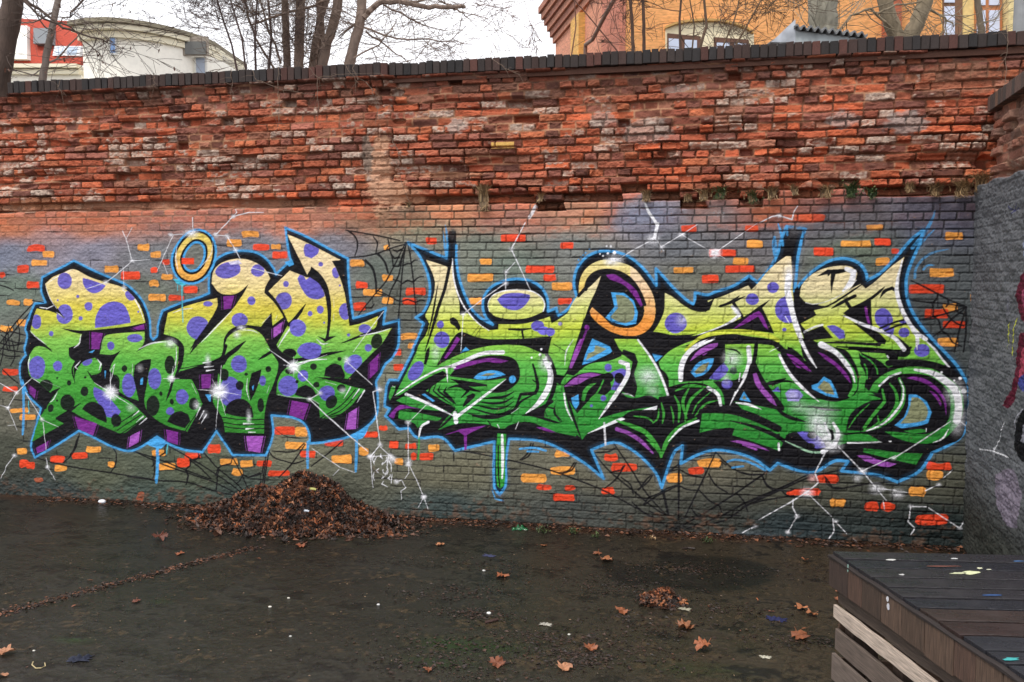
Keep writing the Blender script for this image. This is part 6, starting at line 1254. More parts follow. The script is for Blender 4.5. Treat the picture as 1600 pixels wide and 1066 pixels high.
# thin bare creepers hanging over the coping
M_TWIG = material('twig', .8, 0, 50, .2, 30)
def creeper(pts, lb, r_=.0035, col=(110, 92, 78), side=2):
    rd = random.Random(int(pts[0][0]*7)); P = []
    for (x, y) in pts:
        X_, Z_ = on_wall(x, y); P.append(Vector((X_, -.055-rd.random()*.02, Z_)))
    Q = []
    for i in range(len(P)-1):
        for k in range(4): t = k/4; Q.append(P[i].lerp(P[i+1], t)+Vector((rd.gauss(0, .006), rd.gauss(0, .004), rd.gauss(0, .004))))
    Q.append(P[-1]); b = Q[0].copy(); Q = [q-b for q in Q]
    m = MB(); m.tube(Q, [r_*(1-.6*i/len(Q)) for i in range(len(Q))], 5, s2l(col))
    s_ = m
    for _ in range(side*3):
        i = rd.randrange(2, len(Q)-1); d = Vector((rd.gauss(0, 1), -.1, rd.gauss(-.4, .7))).normalized()*rd.uniform(.04, .16)
        s_.tube([Q[i], Q[i]+d*.5+Vector((0, 0, .01)), Q[i]+d], [r_*.5, r_*.4, r_*.25], 4, s2l(col))
    o = m.build('creeper', M_TWIG, None); o.location = b; tag(o, lb, 'creeper', 'bare creepers hanging over the wall')
for pts, lb in [([(400,112),(405,128),(440,140),(470,148),(500,150)], 'thin grey creeper running level below the coping under the tree clump'),
    ([(440,106),(438,130),(441,160),(440,195),(436,207)], 'long creeper stem hanging straight down below the tree clump'),
    ([(480,100),(500,124),(540,118),(600,118)], 'creeper stem crossing the coping just right of the tree clump'),
    ([(540,98),(552,118),(566,135)], 'short slanting creeper on the coping below the right-hand trunk'),
    ([(560,96),(556,110),(563,128)], 'short upright creeper beside the slanting one'),
    ([(576,132),(586,148),(592,165),(594,180)], 'bent creeper hanging beside the dark hole in the wall'),
    ([(500,125),(500,150),(502,175),(500,195)], 'creeper hanging straight down left of the dark hole'),
    ([(100,128),(96,140),(108,150)], 'small creeper on the coping near the left end of the wall'),
    ([(245,118),(247,132),(244,145)], 'small creeper dangling below the coping under the white house'),
    ([(365,110),(368,130),(367,153)], 'thin creeper dangling below the coping left of the tree clump'),
    ([(770,92),(782,104),(800,114),(815,120)], 'slanting creeper on the coping under the open sky'),
    ([(613,215),(622,232),(628,250),(626,262),(632,290),(643,318)], 'dark thin stem running down the pale mortar seam'),
    ([(1568,44),(1570,70),(1569,100),(1566,130),(1561,158)], 'pale thin stem hanging down near the right corner')]: creeper(pts, lb)
# ------------------------------------------------------------------ wooden platform
M_WOOD = material('old_wood', .7, .6, 30, .5, 9, stretch=(1.0, 20, 20))
M_DECK = material('wet_deck_wood', .3, .55, 30, .45, 9, stretch=(1.0, 20, 20), spec=.5, wetmap=(5, .16, .5))
HD = .80
P0, P1, P2 = on_level(1303, 862, HD), on_level(1590, 1048, HD), on_level(1640, 869, HD)
eL = (P1-P0).normalized(); eB = (P2-P0).normalized()
plat = empty('wooden_platform', (P0.x, P0.y, 0), 'dark wooden deck platform on pallet sides at the lower right', 'platform')
plat_base = Vector((P0.x, P0.y, 0))
def board(name, a, b, wdir, wid, tdir, th, col, mat, label=None, jit=.002, seed=0, shear=0.0):
    """board from a to b, width along wdir, thickness along tdir; local x runs along the board"""
    L = (b-a).length; ux = (b-a)/L; uw = wdir.normalized(); ut = tdir.normalized()
    rd = random.Random(seed*13+5); m = MB(); N = max(2, int(L/.12)); V = []; F = []
    for i in range(N+1):
        x = L*i/N; e1, e2 = rd.gauss(0, jit), rd.gauss(0, jit)
        xs_ = x+wid*shear
        V += [Vector((x, e1, rd.gauss(0, jit*.3))), Vector((xs_, wid+e2, rd.gauss(0, jit*.3))), Vector((xs_, wid+e2, th)), Vector((x, e1, th))]
    for i in range(N):
        for k in range(4): F.append((i*4+k, i*4+(k+1) % 4, (i+1)*4+(k+1) % 4, (i+1)*4+k))
    F += [(3, 2, 1, 0), (N*4, N*4+1, N*4+2, N*4+3)]
    m.add(V, F, col); o = m.build(name, mat, None, bevel=.003)
    M_ = Matrix((ux, uw, ut)).transposed().to_4x4(); M_.translation = a-plat_base
    o.parent = plat; o.matrix_local = M_
    if label: o['label'] = label
    return o
rp = random.Random(3); UPZ = Vector((0, 0, 1)); u_ = 0; k = 0; LEN_L = 2.9; LEN_B = 2.6
nL = eL.cross(UPZ).normalized()
if nL.x > 0: nL = -nL                              # outward normal of the left side
while u_ < LEN_L:
    wd_ = rp.choice([.14, .15, .135, .16]); a = P0+eL*u_-eB*rp.uniform(.0, .008)-UPZ*.024
    t = rp.random(); col = s2l((64, 60, 66)) if t < .5 else (s2l((66, 54, 50)) if t < .8 else s2l((50, 50, 60)))
    if k in (6,): col = s2l((74, 56, 50))
    if k in (7,): col = s2l((84, 56, 50))
    wv = (eL-eB*eL.dot(eB)).normalized()
    board('deck_plank', a, a+eB*LEN_B, wv, (wd_)*eL.dot(wv)-.019, UPZ, .024+rp.uniform(-.003, .003), col*rp.uniform(.24, .45), M_DECK, seed=k, jit=.0025, shear=eL.dot(eB)/eL.dot(wv))
    u_ += wd_; k += 1
# fascia of short upright boards along the left side
u_ = -.0; k = 0
while u_ < LEN_L:
    wd_ = rp.choice([.15, .17, .19, .22]); hh = .165+rp.uniform(-.008, .008)
    c_ = s2l(rp.choice([(76, 60, 49), (66, 52, 43), (86, 68, 56), (60, 46, 40), (80, 60, 50)]))
    a = P0+eL*u_+nL*.004-UPZ*(.030+hh)
    board('fascia_board', a, a+UPZ*hh, eL, wd_-.004, nL, .024, c_, M_WOOD, seed=20+k, jit=.0015)
    u_ += wd_; k += 1
# edge strip (dark) under the planks
board('edge_batten', P0+nL*.0-UPZ*.03-eL*.01, P0-UPZ*.03+eL*LEN_L, UPZ, .012, nL, .034, s2l((40, 32, 30)), M_WOOD, seed=60)
off_in = -nL*.035
for (z0, z1, c_, lb, ins, st) in [(.51, .618, (74, 62, 54), None, .010, .03), (.405, .492, (184, 168, 154), 'pale grey-white weathered slat', .0, .0), (.215, .345, (98, 86, 78), None, .01, .01), (.03, .185, (106, 94, 86), None, .0, -.005)]:
    a = P0+eL*(.015+st)-nL*(ins+.02); a = Vector((a.x, a.y, z0))
    board('side_slat', a, a+eL*LEN_L, UPZ, z1-z0, nL, .022, s2l(c_), M_WOOD, label=lb, seed=int(z0*100), jit=.003)
for q in (.05, .55, .95, 1.5, 2.1, 2.8):
    a = P0+eL*q-nL*.13; a = Vector((a.x, a.y, .0)); board('post', a, a+UPZ*.74, eL, .09, nL, .075, s2l((70, 54, 44)), M_WOOD, seed=int(q*10)+90)
for z0, z1 in ((.56, .66), (.30, .42), (.04, .16)):       # far side (towards the wall)
    a = P0-UPZ*(HD-z0)+eL*.02; board('side_slat', a+eB*.03, a+eB*LEN_B, UPZ, z1-z0, -eL, .02, s2l((98, 76, 60)), M_WOOD, seed=int(z0*70)+7)
for q in (.15, 1.2, 2.3): a = P0+eB*q+eL*.05; a = Vector((a.x, a.y, 0)); board('post', a, a+UPZ*.74, eB, .09, eL, .08, s2l((70, 54, 44)), M_WOOD, seed=int(q*10)+190)
def splash(pts, col, lb, z=HD+.0035):
    m = MB(); P = [on_level(x, y, z)-plat_base for x, y in pts]; m.slab(P, (0, 0, .0012), s2l(col)); o = m.build('paint_splash', M_PLAIN, None); o.parent = plat; o['label'] = lb
rs_ = random.Random(6)
def blob(x, y, rx, ry, col, lb, n=11):
    splash([(x+rx*math.cos(6.283*i/n)*rs_.uniform(.5, 1.15), y+ry*math.sin(6.283*i/n)*rs_.uniform(.5, 1.15)) for i in range(n)], col, lb)
blob(1517, 895, 15, 3.2, (196, 200, 160), 'pale yellow paint splash'); blob(1497, 896, 13, 1.6, (180, 184, 150), 'thin pale yellow splash'); blob(1531, 888, 6, 1.6, (200, 200, 170), 'small pale splash'); blob(1393, 875, 8, 1.2, (190, 190, 186), 'small white splash'); blob(1491, 873, 7, 1, (190, 190, 190), 'tiny white splash'); blob(1409, 898, 5, 1.2, (180, 180, 178), 'tiny white splash'); blob(1545, 890, 5, .8, (190, 190, 170), 'tiny pale splash')
blob(1552, 930, 17, 1.4, (36, 66, 110), 'blue sprayed patch'); blob(1580, 1030, 13, 3.5, (54, 150, 150), 'teal paint splash'); blob(1590, 877, 12, 1.2, (60, 90, 130), 'thin blue streak'); blob(1470, 885, 30, .9, (110, 66, 56), 'reddish paint streak')
for (x, y, rx, ry, cc) in ((1387, 936, 4, 5, (206, 206, 212)), (1388, 948, 4, 6, (200, 200, 208)), (1325, 888, 2.2, 8, (130, 160, 150))):
    d = ray(x, y); q0 = P0+nL*.031; t = ((q0.x-CAM[0])*nL.x+(q0.y-CAM[1])*nL.y)/(d[0]*nL.x+d[1]*nL.y); c0 = Vector((CAM+d*t).tolist())
    m = MB(); m.slab([c0-plat_base+eL*(rx*.003*math.cos(6.283*i/10)*rs_.uniform(.8, 1.2))+UPZ*(ry*.003*math.sin(6.283*i/10)) for i in range(10)], nL*.0015, s2l(cc)); o = m.build('paint_splash', M_PLAIN, None); o.parent = plat; o['label'] = 'white paint blob on the side of the platform' if x > 1350 else 'pale green paint streak'
# ------------------------------------------------------------------ houses beyond the wall
M_REND = material('render', .85, .15, 30, .05, 6, vs=2); M_TILE = material('roof_tile', .8, .8, 26, .22, 9, stretch=(1, 1, 3), vs=8)
M_GLZ = material('window_glass', .12, 0, 10, .1, 3); M_FRM = material('painted_frame', .6, .1, 40, .05, 10)
M_OBR = material('orange_facing_brick', .85, .8, 26, .26, 7, stretch=(1, 1, 3.5), vs=5); M_STN = material('stone', .85, .3, 40, .15, 8)
def in_root(o, root): o.parent = root; o.location = -Vector(root.location); return o
CREAM, WHITE_ = s2l((240, 232, 206)), s2l((250, 246, 234))
h0 = at(125, 38, 36); Zr = h0.z
wh = empty('white_house', (h0.x, h0.y, 0), 'cream-white house with a curved facade and wide flat eaves', 'house')
arc = [at(128, 40, 36.4), at(155, 40, 36.0), at(185, 40, 35.9), at(215, 40, 36.1), at(245, 40, 36.5), at(275, 40, 37.1), at(305, 40, 37.9), at(330, 40, 38.7), at(347, 40, 39.6)]
arc = [Vector((p.x, p.y, 0)) for p in arc]; cen = Vector((sum(p.x for p in arc)/9, sum(p.y for p in arc)/9+14, 0))
def ring_band(m, ofs0, ofs1, z0, z1, col):
    """solid band that follows the facade arc"""
    def sh_(p, o): d = (p-cen); d.z = 0; return p+d.normalized()*o
    n = len(arc); V = []
    for p in arc:
        a, b = sh_(p, ofs0), sh_(p, ofs1)
        V += [Vector((a.x, a.y, z0)), Vector((b.x, b.y, z0)), Vector((b.x, b.y, z1)), Vector((a.x, a.y, z1))]
    F = []
    for i in range(n-1):
        for k in range(4): F.append((i*4+k, i*4+(k+1) % 4, (i+1)*4+(k+1) % 4, (i+1)*4+k))
    F += [(3, 2, 1, 0), ((n-1)*4, (n-1)*4+1, (n-1)*4+2, (n-1)*4+3)]
    m.add(V, F, col)
m = MB(); ring_band(m, -3, 0, 0, Zr-.3, WHITE_); in_root(m.build('wall', M_REND), wh)
m = MB(); ring_band(m, -3, .75, Zr-.12, Zr+.05, s2l((140, 132, 112))); ring_band(m, -3, .55, Zr-.34, Zr-.14, CREAM); ring_band(m, -3, .25, Zr-.62, Zr-.36, CREAM); in_root(m.build('eaves', M_REND), wh)
def facade_box(name, x0, x1, y0, y1, dep, th, col, mat, root, parent=None, prot=.05):
    a, b, c, d = at(x0, y0, dep), at(x1, y0, dep), at(x1, y1, dep), at(x0, y1, dep)
    zt, zb = (a.z+b.z)/2, (c.z+d.z)/2; fx_ = (a-b).normalized(); nrm = Vector((b.y-a.y, -(b.x-a.x), 0)).normalized()
    P = [Vector((a.x, a.y, zt)), Vector((b.x, b.y, zt)), Vector((b.x, b.y, zb)), Vector((a.x, a.y, zb))]
    m = MB(); m.slab([p+nrm*prot for p in P], -nrm*th, col); o = m.build(name, mat)
    if parent is not None: o.parent = parent; o.location = (0, 0, 0)
    else: in_root(o, root)
    return o
wn = facade_box('window', 171, 182, 53, 86, 35.86, .12, s2l((225, 225, 222)), M_FRM, wh); facade_box('pane', 173, 180, 56, 83, 35.86, .06, s2l((130, 165, 215)), M_GLZ, wh, wn, .07)
wn = facade_box('balcony_opening', 286, 326, 58, 88, 37.45, .10, s2l((150, 140, 128)), M_REND, wh, None, .1); facade_box('pane', 290, 323, 66, 86, 37.43, .05, s2l((92, 92, 88)), M_GLZ, wh, wn, .12)
wn = facade_box('window', 305, 324, 90, 118, 37.85, .10, s2l((220, 218, 210)), M_FRM, wh, None, .12); facade_box('pane', 308, 321, 92, 116, 37.83, .05, s2l((150, 160, 176)), M_GLZ, wh, wn, .14)
rh0 = at(60, 60, 38); rh = empty('red_roofed_house', (rh0.x, rh0.y, 0), 'cream house with steep red tiled roof and grey dormer at the far left', 'house')
# wall, mansard roof, ridge
zb = at(80, 102, 37).z
def W3(x, y, d): return at(x, y, d)
a, b = at(-60, 102, 37.0), at(126, 102, 37.0); m = MB(); bk = Vector((FH*4).tolist())
m.slab([Vector((a.x, a.y, 0)), Vector((b.x, b.y, 0)), Vector((b.x, b.y, zb)), Vector((a.x, a.y, zb))], bk, WHITE_); in_root(m.build('wall', M_REND), rh)
m = MB(); cz_ = .25
for k_, (o_, t_) in enumerate(((.35, .16), (.2, .2))):
    f_ = Vector((-FH*o_).tolist()); z_ = zb-.02-.2*k_
    m.slab([Vector((a.x, a.y, z_))+f_, Vector((b.x, b.y, z_))+f_, Vector((b.x, b.y, z_-t_))+f_, Vector((a.x, a.y, z_-t_))+f_], bk*.2, CREAM)
in_root(m.build('cornice', M_REND), rh)
m = MB(); m.slab([at(-60, 99, 37.1), at(126, 99, 37.1), at(127, 34, 39.0), at(30, 29, 39.0), at(-60, 27, 39.0)], bk*.1, s2l((176, 66, 44))); rf = in_root(m.build('roof', M_TILE), rh)
def roof_pt(x, y): t = (99-y)/(99-32.0); return 37.1+1.9*t
def roof_box(name, x0, x1, y0, y1, out, col, mat, parent, sk=0):
    P = [at(x0+sk, y0, roof_pt(x0, y0)-out), at(x1+sk, y0, roof_pt(x1, y0)-out), at(x1, y1, roof_pt(x1, y1)-out), at(x0, y1, roof_pt(x0, y1)-out)]
    m = MB(); m.slab(P, Vector((FH*(out+.1)).tolist()), col); o = m.build(name, mat); o.parent = parent; o.location = (0, 0, 0) if parent is not rh else -Vector(rh.location); return o
sk_ = roof_box('roof_window', 82, 124, 72, 87, .14, s2l((210, 212, 216)), M_FRM, rh, 3); 
roof_box('pane', 86, 97, 74, 85, .18, s2l((200, 214, 232)), M_GLZ, sk_, 2); roof_box('pane', 104, 119, 74, 85, .18, s2l((170, 186, 206)), M_GLZ, sk_, 2)
roof_box('dormer', 52, 80, 44, 68, .5, s2l((118, 122, 126)), M_REND, rh, 0); roof_box('dormer', 0, 42, 40, 92, .4, s2l((228, 226, 218)), M_REND, rh, 0)
# --- orange brick house on the right
D1, D2 = 20.0, 26.5
oh0 = at(973, 90, D1); oh = empty('orange_brick_house', (oh0.x, oh0.y, 0), 'tall orange brick house with stone window surrounds behind the right half of the wall', 'house')
A, B_2, E_ = at(973, 90, D1), at(1750, 90, D1-.0), at(868, 90, D2)
A, B_2, E_ = [Vector((p.x, p.y, 0)) for p in (A, B_2, E_)]
HT = 10.9
def wall_slab(P, Q, z0, z1, th, col, name, mat, root=None, bkv=None):
    d = (Q-P).normalized(); n = Vector((d.y, -d.x, 0)); n = n if n.dot(Vector(CAM.tolist())-P) > 0 else -n
    m = MB(); m.slab([P+Vector((0, 0, z0)), Q+Vector((0, 0, z0)), Q+Vector((0, 0, z1)), P+Vector((0, 0, z1))], -n*th, col)
    return in_root(m.build(name, mat), root or oh), n
_, nF = wall_slab(A, B_2, 0, HT, 1.2, s2l((232, 166, 104)), 'front_wall', M_OBR)
_, nG = wall_slab(E_, A, 0, HT, 1.0, s2l((212, 146, 118)), 'gable_wall', M_OBR)
dG = (A-E_).normalized()
m = MB()
for k_ in range(6):
    o_ = .08+.075*k_; z_ = HT-1.1+.2*k_
    m.slab([E_-dG*o_+nG*0+Vector((0, 0, z_)), A+nG*0+Vector((0, 0, z_)), A+nG*o_+Vector((0, 0, z_)), E_-dG*o_+nG*o_+Vector((0, 0, z_))], (0, 0, .19), s2l((168, 112, 92) if k_ % 2 else (186, 128, 104)))
in_root(m.build('cornice', M_OBR), oh)
def gable_strip(name, x0, x1, y0, y1, prot, col, mat):
    out = []
    for x in (x0, x1):
        d = ray(x, 60); t = ((E_.x-CAM[0])*nG.x+(E_.y-CAM[1])*nG.y)/(d[0]*nG.x+d[1]*nG.y); p = CAM+d*t; out.append(Vector((p[0], p[1], 0)))
    z0, z1 = 0, HT-1.2
    m = MB(); m.slab([out[0]+nG*prot+Vector((0, 0, z0)), out[1]+nG*prot+Vector((0, 0, z0)), out[1]+nG*prot+Vector((0, 0, z1)), out[0]+nG*prot+Vector((0, 0, z1))], -nG*(prot+.05), col); return in_root(m.build(name, mat), oh)
gable_strip('pilaster', 901, 914, 0, 0, .18, s2l((222, 172, 96)), M_OBR); gable_strip('pilaster', 946, 974, 0, 0, .10, s2l((196, 126, 104)), M_OBR)
m = MB()
def on_gable(x, y, pr):
    d = ray(x, y); e = E_+nG*pr; t = ((e.x-CAM[0])*nG.x+(e.y-CAM[1])*nG.y)/(d[0]*nG.x+d[1]*nG.y); return Vector((CAM+d*t).tolist())
m.tube([on_gable(914, 95, .3), on_gable(915, 70, .3), on_gable(926, 62, .35), on_gable(945, 25, .4), on_gable(962, -5, .4), on_gable(975, -30, .4)], [.05]*6, 10, s2l((128, 104, 92))); in_root(m.build('drainpipe', M_STN), oh)
def on_front(x, y, pr=0):
    d = ray(x, y); e = A+nF*pr; t = ((e.x-CAM[0])*nF.x+(e.y-CAM[1])*nF.y)/(d[0]*nF.x+d[1]*nF.y); return Vector((CAM+d*t).tolist())
def front_poly(name, pts, pr, th, col, mat, parent=None, label=None):
    m = MB(); m.slab([on_front(x, y, pr) for x, y in pts], -nF*th, col); o = m.build(name, mat)
    if parent is None: in_root(o, oh)
    else: o.parent = parent; o.location = (0, 0, 0)
    return o
archp = [(1040, 44), (1055, 38), (1075, 34), (1100, 32), (1125, 33), (1150, 38), (1168, 45), (1178, 52)]
win = front_poly('window', [(1040, 130)]+archp+[(1178, 130)], .05, .3, s2l((236, 224, 190)), M_STN)
archt = [(x, y-3.5) for x, y in archp]
front_poly('arch_moulding', archp+archt[::-1], .16, .2, s2l((190, 150, 90)), M_STN, win)
front_poly('frame', [(1043, 52), (1095, 57), (1095, 130), (1043, 130)], .10, .1, s2l((96, 62, 44)), M_FRM, win); front_poly('frame', [(1116, 58), (1170, 62), (1170, 130), (1116, 130)], .10, .1, s2l((96, 62, 44)), M_FRM, win)
for x0, x1, y0 in ((1045, 1061, 60), (1070, 1089, 62), (1120, 1140, 66), (1148, 1166, 67)): front_poly('pane', [(x0, y0), (x1, y0+1), (x1, 126), (x0, 126)], .12, .06, s2l((190, 200, 220)), M_GLZ, win)
win = front_poly('window', [(1472, -60), (1572, -60), (1572, 120), (1472, 120)], .05, .3, s2l((226, 196, 130)), M_STN)
front_poly('frame', [(1474, -58), (1504, -58), (1504, 118), (1474, 118)], .10, .1, s2l((120, 82, 54)), M_FRM, win); front_poly('frame', [(1524, -58), (1566, -58), (1566, 118), (1524, 118)], .10, .1, s2l((186, 118, 72)), M_FRM, win)
for x0, x1, y0, y1 in ((1476, 1492, 10, 60), (1476, 1492, -50, 4), (1527, 1540, 16, 60), (1546, 1562, 16, 60), (1527, 1540, -40, 8), (1546, 1562, -40, 8)): front_poly('pane', [(x0, y0), (x1, y0), (x1, y1), (x0, y1)], .13, .06, s2l((205, 212, 232)), M_GLZ, win)
front_poly('pilaster', [(1384, -60), (1409, -60), (1409, 130), (1384, 130)], .22, .3, s2l((176, 98, 70)), M_OBR)
front_poly('pilaster', [(1576, -60), (1600, -60), (1600, 130), (1576, 130)], .30, .3, s2l((226, 206, 150)), M_OBR)
# --- corrugated shed just behind the wall
M_MET = material('weathered_metal', .5, .3, 30, .3, 7)
s0 = at(1243, 62, 8.6); shd = empty('corrugated_shed', (s0.x, s0.y, 0), 'small shed with grey corrugated roof edge showing over the wall at right', 'shed')
m = MB(); n = 60; pa, pb = at(1243, 40, 8.6), at(1356, 53, 8.35); V = []; F = []
for i in range(n+1):
    t = i/n; p = pa.lerp(pb, t); q = p+Vector((FH*1.3).tolist())+Vector((0, 0, .10)); w_ = .022*math.sin(t*n*1.05)
    V += [p+Vector((0, 0, w_)), q+Vector((0, 0, w_)), q+Vector((0, 0, w_-.006)), p+Vector((0, 0, w_-.02))]
F = [(4*i+k_, 4*i+(k_+1) % 4, 4*i+4+(k_+1) % 4, 4*i+4+k_) for i in range(n) for k_ in range(4)]
m.add(V, F, s2l((96, 98, 100))); in_root(m.build('roof', M_MET), shd)
m = MB(); pa2, pb2 = pa+Vector((FH*.06).tolist())-Vector((0, 0, .03)), pb+Vector((FH*.06).tolist())-Vector((0, 0, .03))
m.slab([Vector((pa2.x, pa2.y, 0)), Vector((pb2.x, pb2.y, 0)), pb2, pa2], Vector((FH*1.1).tolist()), s2l((150, 158, 160))); in_root(m.build('wall', M_MET), shd)
m = MB(); m.slab([at(1205, 66, 8.7), at(1243, 30, 8.65), at(1243, 66, 8.65)], Vector((FH*.02).tolist()), s2l((170, 176, 184))); in_root(m.build('side_sheet', M_MET), shd)
# --- concrete post at the right edge
pp = at(1592, 60, 9.5); m = MB(); m.tube([Vector((pp.x, pp.y, 0)), Vector((pp.x, pp.y, 3.0)), Vector((pp.x, pp.y, 7))], [.075, .07, .06], 14, s2l((120, 122, 124)))
tag(m.build('lamp_post', M_STN, smooth=True), 'thick grey pole rising behind the wall at the right edge of the photo', 'pole')
# ------------------------------------------------------------------ bare trees
M_BARK = material('bark', .9, .6, 60, .28, 14, stretch=(1, 1, .35), vs=2)
def grow(m, p, d, r_, L, lvl, rnd, col, budget, droop=0.0, pods=None):
    if budget[0] <= 0 or r_ < .0007: return
    n = max(3, int(L/.12)); P = [p.copy()]; d = d.normalized()
    for i in range(n):
        d = (d+Vector((rnd.gauss(0, .16), rnd.gauss(0, .12), rnd.gauss(0, .13)+.05-droop))).normalized(); P.append(P[-1]+d*(L/n))
    R = [max(.0026, r_*(1-.65*i/n)) for i in range(n+1)]
    m.tube(P, R, 6 if r_ > .02 else (5 if r_ > .008 else 4), col, cap=False); budget[0] -= n
    if pods is not None and r_ < .012 and rnd.random() < .35: pods.append(P[-1])
    k_ = rnd.randint(2, 4) if lvl > 0 else 0
    for _ in range(k_):
        i = rnd.randint(max(1, n//4), n); ax = Vector((rnd.gauss(0, 1), rnd.gauss(0, .7), rnd.gauss(0, .8))); nd = (d*.8+ax*.55).normalized()
        grow(m, P[i], nd, R[i]*rnd.uniform(.5, .8), L*rnd.uniform(.5, .85), lvl-1, rnd, col, budget, droop, pods)
def tree(name, label, cat, group, trunks, nbr, seed, col, brl=1.2, brr=.02, lvl=3, budget=2600, droop=.0, extra=(), to_ground=True, leafc=None, zr=(0, 1)):
    """trunks: list of (px points, depth, radii px at both ends)"""
    rnd = random.Random(seed); roots = []
    base = None; TP = []
    for pts, dep, (r0, r1) in trunks:
        P = [at(x, y, dep) for x, y in pts]; m_px = dep/FPX
        R = [(r0+(r1-r0)*i/(len(P)-1))*m_px for i in range(len(P))]
        if to_ground:
            g = P[0]+(P[0]-P[1]).normalized()*.5; g = Vector((P[0].x+(P[0].x-P[1].x)*1.2, P[0].y, 0)); P = [Vector((g.x, g.y, -.05)), g.lerp(P[0], .6)]+P; R = [R[0]*1.5, R[0]*1.1]+R
        # continue beyond the frame
        d = (P[-1]-P[-2]).normalized(); q = P[-1].copy(); rr2 = R[-1]
        for k_ in range(5):
            d = (d+Vector((rnd.gauss(0, .08), rnd.gauss(0, .06), .04))).normalized(); q = q+d*.55; rr2 *= .84; P.append(q.copy()); R.append(rr2)
        Q = []; RR = []
        for i in range(len(P)-1):
            for k_ in range(4):
                t = k_/4; Q.append(P[i].lerp(P[i+1], t)+Vector((rnd.gauss(0, 1), rnd.gauss(0, 1), 0))*R[i]*.07); RR.append((R[i]+(R[i+1]-R[i])*t)*(1+rnd.uniform(-.05, .05)))
        Q.append(P[-1]); RR.append(R[-1]); TP.append((Q, RR))
        if base is None: base = Vector((P[0].x, P[0].y, 0))
    root = empty(name, base, label, cat, group)
    for Q, RR in TP:
        m = MB(); m.tube(Q, RR, 12, s2l(col)); in_root(m.build('trunk', M_BARK, smooth=True), root)
    mb_ = MB(); bud = [budget]; pods = []
    for pts, dep, (r0, r1) in extra:
        P = [at(x, y, dep) for x, y in pts]; Q = []
        for i in range(len(P)-1):
            for k_ in range(3): Q.append(P[i].lerp(P[i+1], k_/3)+Vector((rnd.gauss(0, .008), rnd.gauss(0, .02), rnd.gauss(0, .008))))
        Q.append(P[-1]); RR = [(r0+(r1-r0)*i/(len(Q)-1))*dep/FPX for i in range(len(Q))]
        mb_.tube(Q, RR, 7, s2l(col))
        for _ in range(6):
            i = rnd.randrange(2, len(Q)); grow(mb_, Q[i], Vector((rnd.gauss(.3, 1), rnd.gauss(0, .4), rnd.gauss(-.2, .8))), RR[i]*.55, brl*.6, 2, rnd, s2l(col)*.9, bud, droop, pods)
    for _ in range(nbr):
        Q, RR = TP[rnd.randrange(len(TP))]; lo, hi = int(len(Q)*(.38+.0*zr[0])), len(Q)-1
        i = rnd.randint(int(len(Q)*.21), int(len(Q)*.56)) if rnd.random() < .6 else rnd.randint(lo, hi); a = rnd.uniform(0, 6.28)
        grow(mb_, Q[i], Vector((math.cos(a), math.sin(a)*.6, rnd.uniform(-.25, .7))), min(brr, RR[i]*.5)*rnd.uniform(.5, 1.1), brl*rnd.uniform(.6, 1.2), lvl, rnd, s2l(col)*rnd.uniform(.8, 1.05), bud, droop, pods)
    in_root(mb_.build('branches', M_BARK), root)
    if pods and leafc is not None:
        ml_ = MB()
        for p in pods[:90]:
            V, F = leaf_geo(rnd, rnd.uniform(.03, .07), False, 1.0); Q_ = Matrix.Rotation(rnd.uniform(0, 6), 4, 'Z') @ Matrix.Rotation(rnd.uniform(.6, 1.5), 4, 'X')
            ml_.add([Q_ @ v+p for v in V], F, s2l(leafc))
        in_root(ml_.build('dead_leaves', M_LEAF), root)
    return root
TG = 'bare trees beyond the wall'
tree('bare_tree', 'thick dark leaning trunk at the very left edge of the photo', 'tree', TG, [([(-14, 190), (-3, 130), (8, 70), (20, 10), (30, -50)], 10.8, (17, 15))], 12, 1, (84, 70, 62), 1.3, .022, 3, 1100, .04,
     extra=[([(30, -8), (60, 15), (100, 45), (128, 53), (160, 62), (175, 66)], 10.6, (2.6, .8)), ([(36, 0), (70, 30), (110, 42), (140, 70), (160, 90)], 10.5, (1.8, .6)), ([(150, -20), (110, 20), (95, 35)], 10.4, (1.6, .8))], leafc=(96, 60, 44))
tree('bare_tree', 'slender grey trunk in front of the red tiled roof', 'tree', TG, [([(66, 130), (72, 90), (82, 45), (92, -10)], 11.0, (5.5, 4.5))], 14, 2, (132, 120, 112), 1.3, .014, 3, 1100, .03, leafc=(90, 56, 42))
tree('bare_tree', 'clump of close-set grey trunks with fine twigs left of the open sky', 'tree', TG,
     [([(449, 112), (447, 60), (444, -10)], 12.2, (6, 5)), ([(467, 110), (468, 60), (470, -10)], 12.0, (7.5, 7)), ([(488, 110), (492, 70), (502, 25), (514, -15)], 12.3, (6, 5)), ([(497, 110), (502, 60), (500, 10), (498, -20)], 12.4, (6, 5)), ([(503, 108), (512, 65), (524, 25), (530, -15)], 11.9, (7.5, 7))],
     190, 3, (128, 110, 98), 1.2, .010, 4, 15000, .0, extra=[([(395, 40), (440, 22), (480, 12), (515, 0)], 11.7, (1.6, 2)), ([(440, 100), (420, 50), (405, -5)], 12.1, (2, 1.2)), ([(425, 105), (400, 60), (385, 10), (375, -20)], 12.2, (1.8, 1.2))])
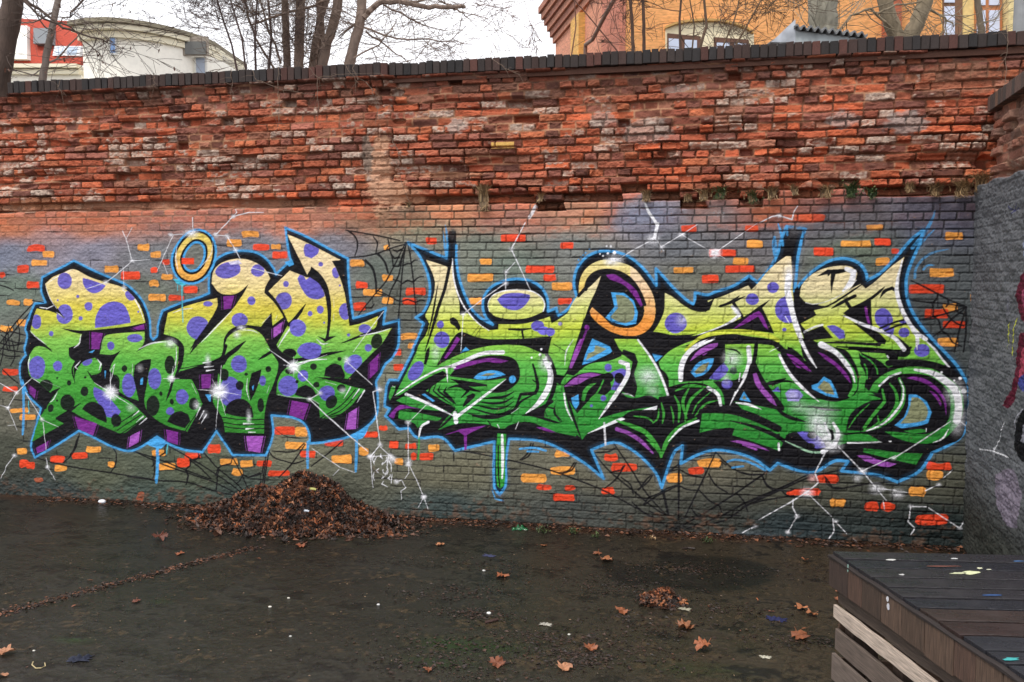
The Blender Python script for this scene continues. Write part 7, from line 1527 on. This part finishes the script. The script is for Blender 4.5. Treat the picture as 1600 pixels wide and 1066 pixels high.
tree('bare_tree', 'forked grey trunk with a long limb reaching right into the open sky', 'tree', TG,
     [([(546, 106), (553, 70), (562, 40), (565, 10), (566, -25)], 11.8, (8, 7))], 34, 4, (140, 122, 110), 1.1, .010, 4, 3600, .03,
     extra=[([(568, 30), (580, 12), (600, 4), (630, 3), (660, 10), (690, 11), (722, 11), (726, 12)], 11.8, (5, 2.6)), ([(706, 11), (720, 18), (731, 28)], 11.8, (1.8, .7)), ([(570, 42), (600, 55), (630, 62), (660, 62), (700, 66), (738, 69)], 11.7, (1.7, .6)), ([(572, 50), (600, 68), (620, 85), (640, 98)], 11.9, (1.6, .6)), ([(600, 8), (640, 30), (670, 42), (700, 48)], 11.9, (1.5, .5)), ([(556, 90), (590, 70), (610, 50), (620, 30)], 11.6, (1.4, .6))])
tree('bare_shrub', 'thicket of fine bare twigs left of the tree clump, above the wall', 'shrub', TG, [([(372, 118), (362, 70), (345, 20), (330, -30)], 11.5, (1.6, 1.2)), ([(400, 115), (398, 60), (402, 0), (410, -30)], 11.6, (1.8, 1.2)), ([(385, 116), (378, 60), (360, 0), (350, -30)], 11.3, (1.6, 1)), ([(420, 113), (424, 60), (420, 10), (415, -30)], 11.8, (2, 1.4))],
     240, 5, (84, 68, 64), .8, .0055, 4, 15000, .0)
SG = 'saplings in front of the orange house'
tree('sapling', 'dark two-stemmed sapling left of the arched window', 'sapling', SG, [([(989, 82), (988, 40), (983, -15)], 10.5, (2.6, 2.2)), ([(1006, 80), (1006, 40), (1004, -15)], 10.6, (2.6, 2.2))], 48, 6, (86, 66, 56), .8, .006, 4, 2400)
tree('sapling', 'thin dark sapling standing before the left side of the arched window', 'sapling', SG, [([(1063, 76), (1062, 30), (1066, -20)], 10.5, (1.9, 1.5))], 36, 7, (84, 66, 56), .8, .006, 4, 2100)
tree('sapling', 'curved sapling crossing the middle of the arched window', 'sapling', SG, [([(1094, 74), (1104, 40), (1100, 0), (1106, -20)], 10.5, (2.2, 1.6)), ([(1082, 74), (1085, 40), (1078, 0)], 10.5, (1.2, .9))], 42, 8, (96, 78, 62), .8, .006, 4, 2400)
tree('sapling', 'slanting twiggy sapling right of the arched window', 'sapling', SG, [([(1150, 70), (1170, 35), (1195, -10)], 10.4, (1.5, 1)), ([(1130, 72), (1148, 30), (1160, -20)], 10.4, (1.3, 1))], 48, 9, (104, 84, 64), .9, .006, 4, 2400)
tree('sapling', 'fine reddish sapling in front of the pinkish gable', 'sapling', SG, [([(893, 86), (900, 40), (897, -10)], 10.6, (1.0, .8)), ([(968, 84), (940, 50), (915, 20), (890, -8)], 10.6, (1.1, .8))], 36, 10, (110, 76, 64), .7, .006, 4, 1800)
tree('bare_tree', 'smooth pale thick trunk standing behind the corrugated shed', 'tree', TG, [([(1285, 66), (1285, 30), (1284, -20)], 12.5, (22, 21))], 24, 11, (150, 146, 132), 1.2, .014, 3, 1500)
tree('bare_tree', 'greenish trunk forked in a V in front of the orange house', 'tree', TG, [([(1408, 70), (1394, 40), (1384, 10), (1378, -25)], 10.8, (12, 11)), ([(1414, 70), (1432, 38), (1444, 10), (1452, -25)], 10.8, (12.5, 11))], 14, 12, (128, 116, 96), 1.3, .014, 3, 900,
     extra=[([(1395, 44), (1360, 14), (1330, 25), (1310, 48)], 10.6, (2.2, 1)), ([(1452, 14), (1475, 30), (1490, 42)], 10.6, (2, .8)), ([(1372, 22), (1400, 8), (1440, 2)], 10.4, (1.8, 1))])
tree('bare_tree', 'slim dark tree in front of the right-hand window', 'tree', TG, [([(1534, 54), (1530, 20), (1524, -20)], 12.0, (5, 4.5))], 14, 13, (110, 98, 84), 1.1, .011, 3, 900)
